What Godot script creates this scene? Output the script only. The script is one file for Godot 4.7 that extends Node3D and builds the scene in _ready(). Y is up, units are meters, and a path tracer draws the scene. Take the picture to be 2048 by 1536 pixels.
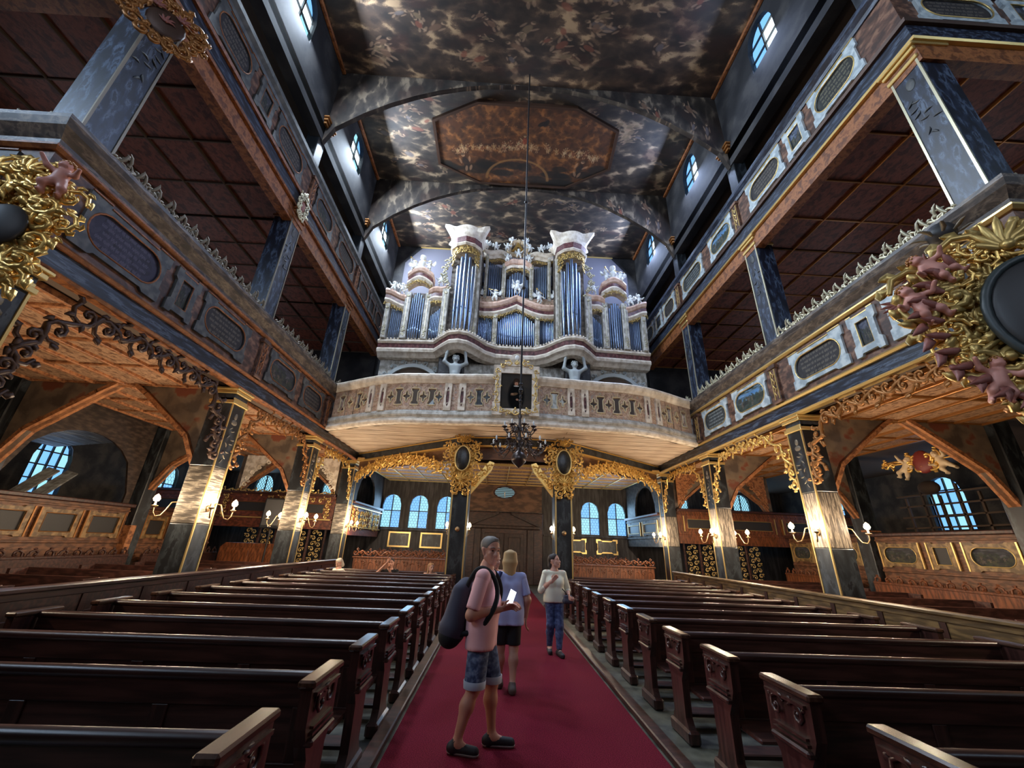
extends Node3D
# A galleried timber church seen down the nave towards its organ. y up, metres, nave centre x = 0.
const A := 6.2          # nave half width to the gallery fronts
const YG1 := 4.7        # underside of the lower gallery beam
const YG2 := 9.6        # underside of the upper gallery beam
const YC := 15.95       # flat painted ceiling
const PZ := [-4.03, -8.49, -12.55, -16.45]   # nave pillars
var M := {}
var names := {}
var rng := RandomNumberGenerator.new()

# ---------------------------------------------------------------- mesh gathering
class G:
	var v := PackedVector3Array()
	var n := PackedVector3Array()
	var uv := PackedVector2Array()
	var ix := PackedInt32Array()
	func vert(p: Vector3, nn: Vector3, t := Vector2.ZERO) -> int:
		v.append(p); n.append(nn); uv.append(t)
		return v.size() - 1
	func tri(a: Vector3, b: Vector3, c: Vector3) -> void:      # counter-clockwise seen from outside
		var nn := (b - a).cross(c - a).normalized()
		var i := v.size()
		v.append(a); v.append(b); v.append(c)
		n.append(nn); n.append(nn); n.append(nn)
		uv.append(Vector2(0, 1)); uv.append(Vector2(1, 1)); uv.append(Vector2(1, 0))
		ix.append(i); ix.append(i + 2); ix.append(i + 1)
	func quad(a: Vector3, b: Vector3, c: Vector3, d: Vector3) -> void:   # counter-clockwise from lower left
		var nn := (c - a).cross(d - b).normalized()
		var i := v.size()
		v.append(a); v.append(b); v.append(c); v.append(d)
		for k in 4: n.append(nn)
		uv.append(Vector2(0, 1)); uv.append(Vector2(1, 1)); uv.append(Vector2(1, 0)); uv.append(Vector2(0, 0))
		ix.append_array(PackedInt32Array([i, i + 2, i + 1, i, i + 3, i + 2]))
	func box(c: Vector3, s: Vector3, b := Basis.IDENTITY, bev := 0.0) -> void:
		var h := s * 0.5
		if bev <= 0.0:
			var p := []
			for k in 8: p.append(c + b * Vector3(h.x if k & 1 else -h.x, h.y if k & 2 else -h.y, h.z if k & 4 else -h.z))
			quad(p[4], p[5], p[7], p[6]); quad(p[1], p[0], p[2], p[3])
			quad(p[5], p[1], p[3], p[7]); quad(p[0], p[4], p[6], p[2])
			quad(p[6], p[7], p[3], p[2]); quad(p[0], p[1], p[5], p[4])
			return
		var e := minf(bev, minf(h.x, minf(h.y, h.z)) * 0.9)
		# chamfered box: six faces, twelve edge strips, eight corners
		var f := func(sx, sy, sz, ax): 
			var q := Vector3(sx * h.x, sy * h.y, sz * h.z)
			if ax != 0: q.x -= sx * e
			if ax != 1: q.y -= sy * e
			if ax != 2: q.z -= sz * e
			return c + b * q
		for s1 in [-1, 1]:
			var o := [[0, 1, 2], [1, 2, 0], [2, 0, 1]]
			for t in o:
				var pts := []
				for w in [[-1, -1], [1, -1], [1, 1], [-1, 1]]:
					var sg := [0, 0, 0]
					sg[t[0]] = s1; sg[t[1]] = w[0]; sg[t[2]] = w[1]
					pts.append(f.call(sg[0], sg[1], sg[2], t[0]))
				if s1 > 0: quad(pts[0], pts[1], pts[2], pts[3])
				else: quad(pts[1], pts[0], pts[3], pts[2])
		for t in [[0, 1, 2], [1, 2, 0], [2, 0, 1]]:
			for s0 in [-1, 1]:
				for s1 in [-1, 1]:
					var pts := []
					for w in [[t[0], -1], [t[0], 1], [t[1], 1], [t[1], -1]]:
						var sg := [0, 0, 0]
						sg[t[0]] = s0; sg[t[1]] = s1; sg[t[2]] = w[1]
						pts.append(f.call(sg[0], sg[1], sg[2], w[0]))
					if s0 * s1 < 0: quad(pts[0], pts[1], pts[2], pts[3])
					else: quad(pts[1], pts[0], pts[3], pts[2])
		for k in 8:
			var sx := 1 if k & 1 else -1; var sy := 1 if k & 2 else -1; var sz := 1 if k & 4 else -1
			var p0: Vector3 = f.call(sx, sy, sz, 0); var p1: Vector3 = f.call(sx, sy, sz, 1); var p2: Vector3 = f.call(sx, sy, sz, 2)
			if sx * sy * sz > 0: tri(p0, p1, p2)
			else: tri(p0, p2, p1)
	func span(x0: float, x1: float, y0: float, y1: float, z0: float, z1: float, bev := 0.0) -> void:
		box(Vector3((x0 + x1) / 2, (y0 + y1) / 2, (z0 + z1) / 2), Vector3(absf(x1 - x0), absf(y1 - y0), absf(z1 - z0)), Basis.IDENTITY, bev)
	func prism(poly: PackedVector2Array, z0: float, z1: float, xf := Transform3D.IDENTITY) -> void:   # poly in x, y; extruded along z
		var pl := poly.duplicate()
		var area := 0.0
		for i in pl.size(): area += pl[i].cross(pl[(i + 1) % pl.size()])
		if area < 0: pl.reverse()
		var t := Geometry2D.triangulate_polygon(pl)
		for i in range(0, t.size(), 3):
			var a := pl[t[i]]; var b := pl[t[i + 1]]; var c := pl[t[i + 2]]
			if (b - a).cross(c - a) < 0:
				var q := b; b = c; c = q
			tri(xf * Vector3(a.x, a.y, z1), xf * Vector3(b.x, b.y, z1), xf * Vector3(c.x, c.y, z1))
			tri(xf * Vector3(a.x, a.y, z0), xf * Vector3(c.x, c.y, z0), xf * Vector3(b.x, b.y, z0))
		for i in pl.size():
			var a := pl[i]; var b := pl[(i + 1) % pl.size()]
			quad(xf * Vector3(a.x, a.y, z0), xf * Vector3(b.x, b.y, z0), xf * Vector3(b.x, b.y, z1), xf * Vector3(a.x, a.y, z1))
	func ring(o: PackedVector2Array, q: PackedVector2Array, z0: float, z1: float, xf := Transform3D.IDENTITY, zi := NAN) -> void:   # o outer, q inner, same count, counter-clockwise
		var w := z1 if is_nan(zi) else zi
		var c := o.size()
		for i in c:
			var j := (i + 1) % c
			quad(xf * Vector3(o[i].x, o[i].y, z1), xf * Vector3(o[j].x, o[j].y, z1), xf * Vector3(q[j].x, q[j].y, w), xf * Vector3(q[i].x, q[i].y, w))
			quad(xf * Vector3(o[i].x, o[i].y, z0), xf * Vector3(o[j].x, o[j].y, z0), xf * Vector3(o[j].x, o[j].y, z1), xf * Vector3(o[i].x, o[i].y, z1))
			quad(xf * Vector3(q[j].x, q[j].y, z0), xf * Vector3(q[i].x, q[i].y, z0), xf * Vector3(q[i].x, q[i].y, w), xf * Vector3(q[j].x, q[j].y, w))
	func face(poly: PackedVector2Array, z: float, xf := Transform3D.IDENTITY) -> void:   # flat polygon with uv over its bounds
		var lo := poly[0]; var hi := poly[0]
		for p in poly:
			lo = lo.min(p); hi = hi.max(p)
		var nn := (xf.basis * Vector3(0, 0, 1)).normalized()
		var base := v.size()
		for p in poly:
			v.append(xf * Vector3(p.x, p.y, z)); n.append(nn)
			uv.append(Vector2((p.x - lo.x) / (hi.x - lo.x), (hi.y - p.y) / (hi.y - lo.y)))
		var t := Geometry2D.triangulate_polygon(poly)
		for i in range(0, t.size(), 3):
			var a := poly[t[i]]; var b := poly[t[i + 1]]; var c := poly[t[i + 2]]
			if (b - a).cross(c - a) > 0: ix.append_array(PackedInt32Array([base + t[i], base + t[i + 2], base + t[i + 1]]))
			else: ix.append_array(PackedInt32Array([base + t[i], base + t[i + 1], base + t[i + 2]]))
	func tube(pts: Array, rad, sides := 6, flat := 1.0, up := Vector3.ZERO) -> void:   # rad: number or array; flat squashes along up
		var c := pts.size()
		if c < 2: return
		var base := v.size()
		var prev := Vector3.ZERO
		for i in c:
			var p: Vector3 = pts[i]
			var d: Vector3 = ((pts[mini(i + 1, c - 1)] as Vector3) - (pts[maxi(i - 1, 0)] as Vector3)).normalized()
			var a: Vector3
			if up != Vector3.ZERO: a = d.cross(up)
			elif i == 0: a = d.cross(Vector3.UP if absf(d.y) < 0.9 else Vector3.RIGHT)
			else: a = prev - d * prev.dot(d)
			if a.length() < 1e-5: a = d.cross(Vector3(0.3, 0.5, 0.8))
			a = a.normalized()
			prev = a
			var bb := d.cross(a) * -1.0
			var r: float = rad[i] if rad is Array else rad
			for k in sides:
				var th := TAU * k / sides
				var o := a * cos(th) + bb * sin(th)
				v.append(p + a * cos(th) * r + bb * sin(th) * r * flat); n.append(o); uv.append(Vector2(float(k) / sides, float(i) / c))
		for i in c - 1:
			for k in sides:
				var q := base + i * sides + k; var w := base + i * sides + (k + 1) % sides
				ix.append_array(PackedInt32Array([q, w, w + sides, q, w + sides, q + sides]))
		for e in [0, c - 1]:
			var d: Vector3 = ((pts[1] as Vector3) - (pts[0] as Vector3)).normalized() * -1.0 if e == 0 else ((pts[c - 1] as Vector3) - (pts[c - 2] as Vector3)).normalized()
			var ce := vert(pts[e], d)
			for k in sides:
				var q: int = base + e * sides + k
				var w: int = base + e * sides + (k + 1) % sides
				if e == 0: ix.append_array(PackedInt32Array([ce, w, q]))
				else: ix.append_array(PackedInt32Array([ce, q, w]))
	func lathe(prof: Array, sides := 12, xf := Transform3D.IDENTITY, a0 := 0.0, a1 := TAU) -> void:   # prof of Vector2(radius, y), bottom to top
		var c := prof.size(); var base := v.size()
		var nb := xf.basis.inverse().transposed()
		for i in c:
			var p: Vector2 = prof[i]
			var d: Vector2 = (prof[mini(i + 1, c - 1)] as Vector2) - (prof[maxi(i - 1, 0)] as Vector2)
			var nn := Vector2(d.y, -d.x).normalized()
			for k in sides + 1:
				var th := lerpf(a0, a1, float(k) / sides)
				v.append(xf * Vector3(cos(th) * p.x, p.y, -sin(th) * p.x))
				n.append((nb * Vector3(cos(th) * nn.x, nn.y, -sin(th) * nn.x)).normalized())
				uv.append(Vector2(float(k) / sides, 1.0 - float(i) / (c - 1)))
		for i in c - 1:
			for k in sides:
				var q := base + i * (sides + 1) + k
				var w := q + sides + 1
				ix.append_array(PackedInt32Array([q, w + 1, q + 1, q, w, w + 1]))
	func ell(c: Vector3, r: Vector3, b := Basis.IDENTITY, nu := 7, nv := 5) -> void:
		var base := v.size()
		for i in nv + 1:
			var ph := PI * i / nv - PI / 2
			for k in nu:
				var th := TAU * k / nu
				var o := Vector3(cos(ph) * cos(th), sin(ph), -cos(ph) * sin(th))
				v.append(c + b * (o * r)); n.append((b * (o / r)).normalized()); uv.append(Vector2(float(k) / nu, float(i) / nv))
		for i in nv:
			for k in nu:
				var q := base + i * nu + k; var w := base + i * nu + (k + 1) % nu
				if i > 0: ix.append_array(PackedInt32Array([q, w + nu, w]))
				if i < nv - 1: ix.append_array(PackedInt32Array([q, q + nu, w + nu]))
	func sweep(prof: Array, path: Array, closed := false) -> void:   # prof of Vector2(out, up); path of Vector3, outward is to the right of travel; mitred
		var c := path.size()
		var rows := []
		for i in c:
			var p: Vector3 = path[i]
			var d0: Vector3 = (p - (path[i - 1] as Vector3)) if i > 0 else ((path[1] as Vector3) - p)
			var d1: Vector3 = ((path[i + 1] as Vector3) - p) if i < c - 1 else d0
			if closed:
				d0 = p - (path[(i + c - 1) % c] as Vector3); d1 = (path[(i + 1) % c] as Vector3) - p
			d0.y = 0; d1.y = 0
			var n0 := d0.normalized().cross(Vector3.UP); var n1 := d1.normalized().cross(Vector3.UP)
			var m := (n0 + n1).normalized()
			m /= maxf(0.3, m.dot(n0))
			var row := []
			for q in prof: row.append(p + m * q.x + Vector3.UP * q.y)
			rows.append(row)
		var k := prof.size()
		for i in (c if closed else c - 1):
			var r0: Array = rows[i]; var r1: Array = rows[(i + 1) % c]
			for j in k:
				quad(r0[j], r1[j], r1[(j + 1) % k], r0[(j + 1) % k])
		if not closed:
			var cen := Vector3.ZERO
			for e in [0, c - 1]:
				cen = Vector3.ZERO
				for q in rows[e]: cen += q
				cen /= k
				for j in k:
					if e == 0: tri(cen, rows[e][j], rows[e][(j + 1) % k])
					else: tri(cen, rows[e][(j + 1) % k], rows[e][j])
	func add(o: G, xf: Transform3D) -> void:
		var base := v.size()
		var nb := xf.basis.inverse().transposed()
		var fl := xf.basis.determinant() < 0
		for i in o.v.size():
			v.append(xf * o.v[i]); n.append((nb * o.n[i]).normalized())
		uv.append_array(o.uv)
		for i in range(0, o.ix.size(), 3):
			ix.append(base + o.ix[i])
			if fl:
				ix.append(base + o.ix[i + 2]); ix.append(base + o.ix[i + 1])
			else:
				ix.append(base + o.ix[i + 1]); ix.append(base + o.ix[i + 2])
	func done() -> ArrayMesh:
		var m := ArrayMesh.new()
		var arr := []
		arr.resize(Mesh.ARRAY_MAX)
		arr[Mesh.ARRAY_VERTEX] = v; arr[Mesh.ARRAY_NORMAL] = n; arr[Mesh.ARRAY_TEX_UV] = uv; arr[Mesh.ARRAY_INDEX] = ix
		m.add_surface_from_arrays(Mesh.PRIMITIVE_TRIANGLES, arr)
		return m

# ---------------------------------------------------------------- scene bookkeeping
func numbered(called: String) -> String:
	var k: int = names.get(called, -1) + 1
	names[called] = k
	return called if k == 0 else "%s_%03d" % [called, k]
func tag(o: Node, label: String, category: String, group := "") -> void:
	o.set_meta("label", label); o.set_meta("category", category)
	if group: o.set_meta("group", group)
func thing(called: String, label: String, category: String, at := Vector3.ZERO, turn := 0.0, group := "") -> Node3D:
	var o := Node3D.new()
	o.name = numbered(called); add_child(o)
	o.position = at; o.rotation.y = turn
	tag(o, label, category, group)
	return o
func put(parent: Node, called: String, mesh: Mesh, m: Material, xf := Transform3D.IDENTITY) -> MeshInstance3D:
	var o := MeshInstance3D.new()
	o.name = called; o.mesh = mesh; o.material_override = m
	parent.add_child(o, true)
	o.transform = xf
	return o
func part(parent: Node, called: String, g: G, m: Material, label := "") -> MeshInstance3D:
	var o := put(parent, called, g.done(), m)
	if label: o.set_meta("label", label)
	return o
func solo(called: String, g: G, m: Material, label: String, category: String, group := "") -> MeshInstance3D:
	var o := put(self, numbered(called), g.done(), m)
	tag(o, label, category, group)
	return o
func struct(called: String, g: G, m: Material, parent: Node = self, label := "") -> MeshInstance3D:
	var o := put(parent, called, g.done(), m)
	if parent == self:
		o.set_meta("kind", "structure"); o.set_meta("label", label); o.set_meta("category", called.get_slice("_", 0))
	return o
func room(called: String, label: String) -> Node3D:
	var o := Node3D.new()
	o.name = called; add_child(o)
	o.set_meta("kind", "structure"); o.set_meta("label", label); o.set_meta("category", called.get_slice("_", 0))
	return o
func copy(o: Node3D, label := "", group := "") -> Node3D:
	var base := String(o.name)
	var cut := base.rfind("_")
	if cut > 0 and base.substr(cut + 1).is_valid_int(): base = base.substr(0, cut)
	var c: Node3D = o.duplicate()
	c.name = numbered(base); add_child(c)
	if label: c.set_meta("label", label)
	if group: c.set_meta("group", group)
	return c
func mirrored(b: Basis) -> Basis:
	return Basis(Vector3(-1, 0, 0), Vector3(0, 1, 0), Vector3(0, 0, 1)) * b

# ---------------------------------------------------------------- materials
func c8(r: float, g: float, b: float) -> Color: return Color(r / 255.0, g / 255.0, b / 255.0)
func noise_tex(freq: float, cols: Array, offs: Array, sd: int, warp := 0.0, kind := FastNoiseLite.TYPE_SIMPLEX_SMOOTH, size := 512, oct := 5) -> NoiseTexture2D:
	var f := FastNoiseLite.new()
	f.seed = sd; f.frequency = freq; f.noise_type = kind; f.fractal_octaves = oct
	if kind == FastNoiseLite.TYPE_CELLULAR: f.cellular_return_type = FastNoiseLite.RETURN_DISTANCE2_SUB
	if warp > 0:
		f.domain_warp_enabled = true; f.domain_warp_amplitude = warp; f.domain_warp_frequency = freq * 1.5
	var t := NoiseTexture2D.new()
	t.width = size; t.height = size; t.seamless = true; t.noise = f
	var gr := Gradient.new()
	gr.offsets = PackedFloat32Array(offs); gr.colors = PackedColorArray(cols)
	t.color_ramp = gr
	return t
func mat(key: String, col: Color, rough := 0.6, metal := 0.0) -> StandardMaterial3D:
	var m := StandardMaterial3D.new()
	m.albedo_color = col; m.roughness = rough; m.metallic = metal; m.resource_name = key
	M[key] = m
	return m
func tmat(key: String, tex: Texture2D, scale: Vector3, rough := 0.6, metal := 0.0, world := true) -> StandardMaterial3D:
	var m := mat(key, Color.WHITE, rough, metal)
	m.albedo_texture = tex
	m.uv1_triplanar = true; m.uv1_world_triplanar = world; m.uv1_scale = scale
	return m
func glow(key: String, col: Color, energy: float) -> StandardMaterial3D:
	var m := mat(key, Color(0.05, 0.05, 0.05), 0.4)
	m.emission_enabled = true; m.emission = col; m.emission_energy_multiplier = energy
	return m
func uvmat(key: String, tex: Texture2D, rough := 0.7) -> StandardMaterial3D:
	var m := mat(key, Color.WHITE, rough)
	m.albedo_texture = tex
	return m

# ---------------------------------------------------------------- painted pictures (print on flat canvases and ceilings)
func blot(d: PackedByteArray, w: int, h: int, x: float, y: float, rx: float, ry: float, ang: float, col: Color, al: float) -> void:
	var ca := cos(ang); var sa := sin(ang)
	var rm := maxf(rx, ry)
	for py in range(maxi(0, int(y - rm)), mini(h, int(y + rm) + 2)):
		for px in range(maxi(0, int(x - rm)), mini(w, int(x + rm) + 2)):
			var dx := px - x; var dy := py - y
			var u := (dx * ca + dy * sa) / rx; var q := (-dx * sa + dy * ca) / ry
			var e := 1.0 - u * u - q * q
			if e <= 0: continue
			var a := al * minf(1.0, e * 2.2)
			var o := (py * w + px) * 3
			d[o] = int(lerpf(d[o], col.r * 255, a)); d[o + 1] = int(lerpf(d[o + 1], col.g * 255, a)); d[o + 2] = int(lerpf(d[o + 2], col.b * 255, a))
func figure(d: PackedByteArray, w: int, h: int, x: float, y: float, s: float, lean: float, cloth: Color, skin: Color) -> void:
	var ax := Vector2(sin(lean), -cos(lean))
	var sd := Vector2(-ax.y, ax.x)
	var p := Vector2(x, y)
	blot(d, w, h, p.x, p.y, s * 0.34, s * 0.62, lean, cloth, 0.75)
	for k in [-1.0, 1.0]:
		var q: Vector2 = p + sd * s * 0.45 * k + ax * s * 0.25
		blot(d, w, h, q.x, q.y, s * 0.12, s * 0.4, lean + k * rng.randf_range(-0.3, 0.9), skin, 0.6)
		q = p - ax * s * 0.75 + sd * s * 0.22 * k
		blot(d, w, h, q.x, q.y, s * 0.15, s * 0.4, lean + rng.randf_range(-0.6, 0.6), skin, 0.6)
	var hd := p + ax * s * 0.82
	blot(d, w, h, hd.x, hd.y, s * 0.2, s * 0.23, lean, skin, 0.85)
	blot(d, w, h, hd.x + ax.x * s * 0.1, hd.y + ax.y * s * 0.1, s * 0.21, s * 0.16, lean, skin.darkened(0.65), 0.7)
func clouds(w: int, h: int, sd: int, dark: Color, mid: Color, rim: Color, crowd: int, warm: Color) -> PackedByteArray:
	var f := FastNoiseLite.new()
	f.seed = sd; f.noise_type = FastNoiseLite.TYPE_SIMPLEX_SMOOTH; f.frequency = 0.012; f.fractal_octaves = 4
	var base := f.get_image(w, h, false, false, true).get_data()
	f.seed = sd + 7; f.noise_type = FastNoiseLite.TYPE_CELLULAR; f.frequency = 0.036; f.fractal_octaves = 2; f.cellular_return_type = FastNoiseLite.RETURN_DISTANCE
	f.domain_warp_enabled = true; f.domain_warp_amplitude = 34.0; f.domain_warp_frequency = 0.012
	var cell := f.get_image(w, h, false, false, true).get_data()
	var bs := base.size() / (w * h); var cs := cell.size() / (w * h)
	var d := PackedByteArray()
	d.resize(w * h * 3)
	for i in w * h:
		var b := base[i * bs] / 255.0
		var c := cell[i * cs] / 255.0
		var e := smoothstep(0.42, 0.8, c)
		var col := dark.lerp(mid, smoothstep(0.25, 0.7, b * 0.45 + c * 0.55))
		col = col.lerp(rim, clampf(e * e * (0.35 + b), 0, 1))
		col = col.lerp(warm, smoothstep(0.55, 0.8, 1.0 - b) * 0.4)
		d[i * 3] = int(clampf(col.r, 0, 1) * 255); d[i * 3 + 1] = int(clampf(col.g, 0, 1) * 255); d[i * 3 + 2] = int(clampf(col.b, 0, 1) * 255)
	rng.seed = sd
	for k in crowd:
		var s := rng.randf_range(10, 19)
		figure(d, w, h, rng.randf_range(30, w - 30), rng.randf_range(30, h - 30), s, rng.randf_range(-1.2, 1.2), [c8(112, 84, 66), c8(96, 88, 88), c8(122, 70, 54), c8(118, 98, 74)][k % 4], c8(158, 128, 102))
	return d
func to_tex(d: PackedByteArray, w: int, h: int) -> ImageTexture:
	return ImageTexture.create_from_image(Image.create_from_data(w, h, false, Image.FORMAT_RGB8, d))
func flat_img(w: int, h: int, col: Color) -> PackedByteArray:
	var d := PackedByteArray()
	d.resize(w * h * 3)
	for i in w * h:
		d[i * 3] = int(col.r * 255); d[i * 3 + 1] = int(col.g * 255); d[i * 3 + 2] = int(col.b * 255)
	return d
func script_panel(w: int, h: int, sd: int, ground: Color, ink: Color, lines: int) -> ImageTexture:   # worn rows of blackletter strokes, too worn to read
	rng.seed = sd
	var d := flat_img(w, h, ground)
	for k in 60: blot(d, w, h, rng.randf() * w, rng.randf() * h, rng.randf_range(8, 40), rng.randf_range(4, 18), rng.randf() * PI, ground.lightened(0.12) if k % 2 else ground.darkened(0.4), 0.35)
	for l in lines:
		var y := h * (l + 0.75) / (lines + 0.5)
		var x := w * rng.randf_range(0.12, 0.2)
		var lh := h / (lines + 0.5) * 0.33
		while x < w * rng.randf_range(0.8, 0.88):
			var nn := rng.randi_range(3, 8)
			for k in nn:
				blot(d, w, h, x, y, 1.7, lh * (1.3 if rng.randf() < 0.2 else 0.85), rng.randf_range(-0.15, 0.3), ink, 0.85)
				if rng.randf() < 0.6: blot(d, w, h, x + 2, y + (lh * 0.6 if rng.randf() < 0.5 else -lh * 0.6), 3.0, 1.3, 0.4, ink, 0.7)
				x += 5.0
			x += 7.0
	return to_tex(d, w, h)
func landscape(w: int, h: int, sd: int, sky: Color, land: Color) -> ImageTexture:
	rng.seed = sd
	var d := flat_img(w, h, land)
	for k in 40: blot(d, w, h, rng.randf() * w, rng.randf() * h * 0.45, rng.randf_range(15, 45), rng.randf_range(6, 16), rng.randf_range(-0.2, 0.2), sky.lightened(rng.randf_range(-0.2, 0.25)) , 0.6)
	for k in 90: blot(d, w, h, rng.randf() * w, h * rng.randf_range(0.35, 1.0), rng.randf_range(5, 24), rng.randf_range(4, 20), rng.randf() * PI, [c8(34, 46, 32), c8(58, 62, 44), c8(24, 30, 28), c8(74, 66, 50)][k % 4], 0.6)
	for k in 5: figure(d, w, h, w * rng.randf_range(0.15, 0.85), h * rng.randf_range(0.5, 0.8), 15, rng.randf_range(-0.3, 0.3), c8(96, 84, 78), c8(132, 110, 92))
	return to_tex(d, w, h)
func portrait_img() -> ImageTexture:
	var w := 256; var h := 320
	rng.seed = 4
	var d := flat_img(w, h, c8(52, 49, 46))
	for k in 30: blot(d, w, h, rng.randf() * w, rng.randf() * h, 50, 40, 0, c8(64, 58, 52), 0.3)
	blot(d, w, h, 128, 205, 74, 150, 0, c8(10, 10, 11), 0.95)      # black gown
	blot(d, w, h, 128, 82, 24, 31, 0, c8(172, 126, 100), 1.0)      # face
	blot(d, w, h, 128, 60, 27, 20, 0, c8(44, 32, 26), 0.9)         # hair
	blot(d, w, h, 108, 82, 8, 26, 0.1, c8(40, 30, 25), 0.85); blot(d, w, h, 148, 82, 8, 26, -0.1, c8(40, 30, 25), 0.85)
	for k in [-9, 9]: blot(d, w, h, 128 + k, 80, 4, 2, 0, c8(40, 28, 24), 0.9)
	blot(d, w, h, 128, 90, 3, 7, 0, c8(150, 98, 78), 0.8); blot(d, w, h, 128, 102, 8, 2.2, 0, c8(120, 62, 54), 0.9)
	blot(d, w, h, 128, 114, 26, 6, 0, c8(205, 200, 190), 0.95)     # collar
	blot(d, w, h, 112, 188, 36, 14, -0.25, c8(120, 90, 62), 0.8)   # book and hands
	blot(d, w, h, 138, 236, 13, 11, 0.3, c8(168, 124, 100), 0.9); blot(d, w, h, 96, 186, 14, 9, 0.2, c8(162, 120, 96), 0.8)
	return to_tex(d, w, h)
func octagon_img() -> ImageTexture:
	var w := 640; var h := 340
	var d := clouds(w, h, 91, c8(64, 38, 22), c8(104, 62, 32), c8(146, 92, 48), 0, c8(120, 66, 30))
	rng.seed = 12
	for k in 26: blot(d, w, h, rng.randf() * w, h * rng.randf_range(0.72, 1.0), rng.randf_range(30, 70), rng.randf_range(14, 30), 0, c8(26, 22, 19), 0.7)
	for k in 70:
		var t := rng.randf_range(-1, 1)
		figure(d, w, h, w * (0.5 + t * 0.42), h * (0.44 + absf(t) * 0.1 + rng.randf_range(-0.03, 0.05)), rng.randf_range(11, 17), rng.randf_range(-0.25, 0.25), [c8(176, 138, 92), c8(150, 108, 70), c8(190, 160, 118), c8(120, 72, 48)][k % 4], c8(196, 152, 110))
	for k in 16: figure(d, w, h, w * rng.randf_range(0.1, 0.9), h * rng.randf_range(0.1, 0.3), 12, rng.randf_range(-1, 1), c8(128, 78, 44), c8(150, 100, 62))
	for k in 60:      # an arc of light under the crowd
		var t := k / 59.0 * PI
		blot(d, w, h, w * 0.46 + cos(t) * 120, h * 0.93 - sin(t) * 96, 7, 5, 0, c8(150, 106, 58), 0.6)
	figure(d, w, h, w * 0.49, h * 0.4, 26, 0, c8(150, 64, 40), c8(206, 160, 116))
	blot(d, w, h, w * 0.58, h * 0.18, 20, 9, -0.5, c8(28, 20, 18), 0.9); blot(d, w, h, w * 0.6, h * 0.17, 9, 18, 0.5, c8(28, 20, 18), 0.8)
	for s in [0.15, 0.83]:
		figure(d, w, h, w * s, h * 0.72, 40, rng.randf_range(-0.4, 0.4), c8(40, 32, 30), c8(186, 140, 104))
	return to_tex(d, w, h)

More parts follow.
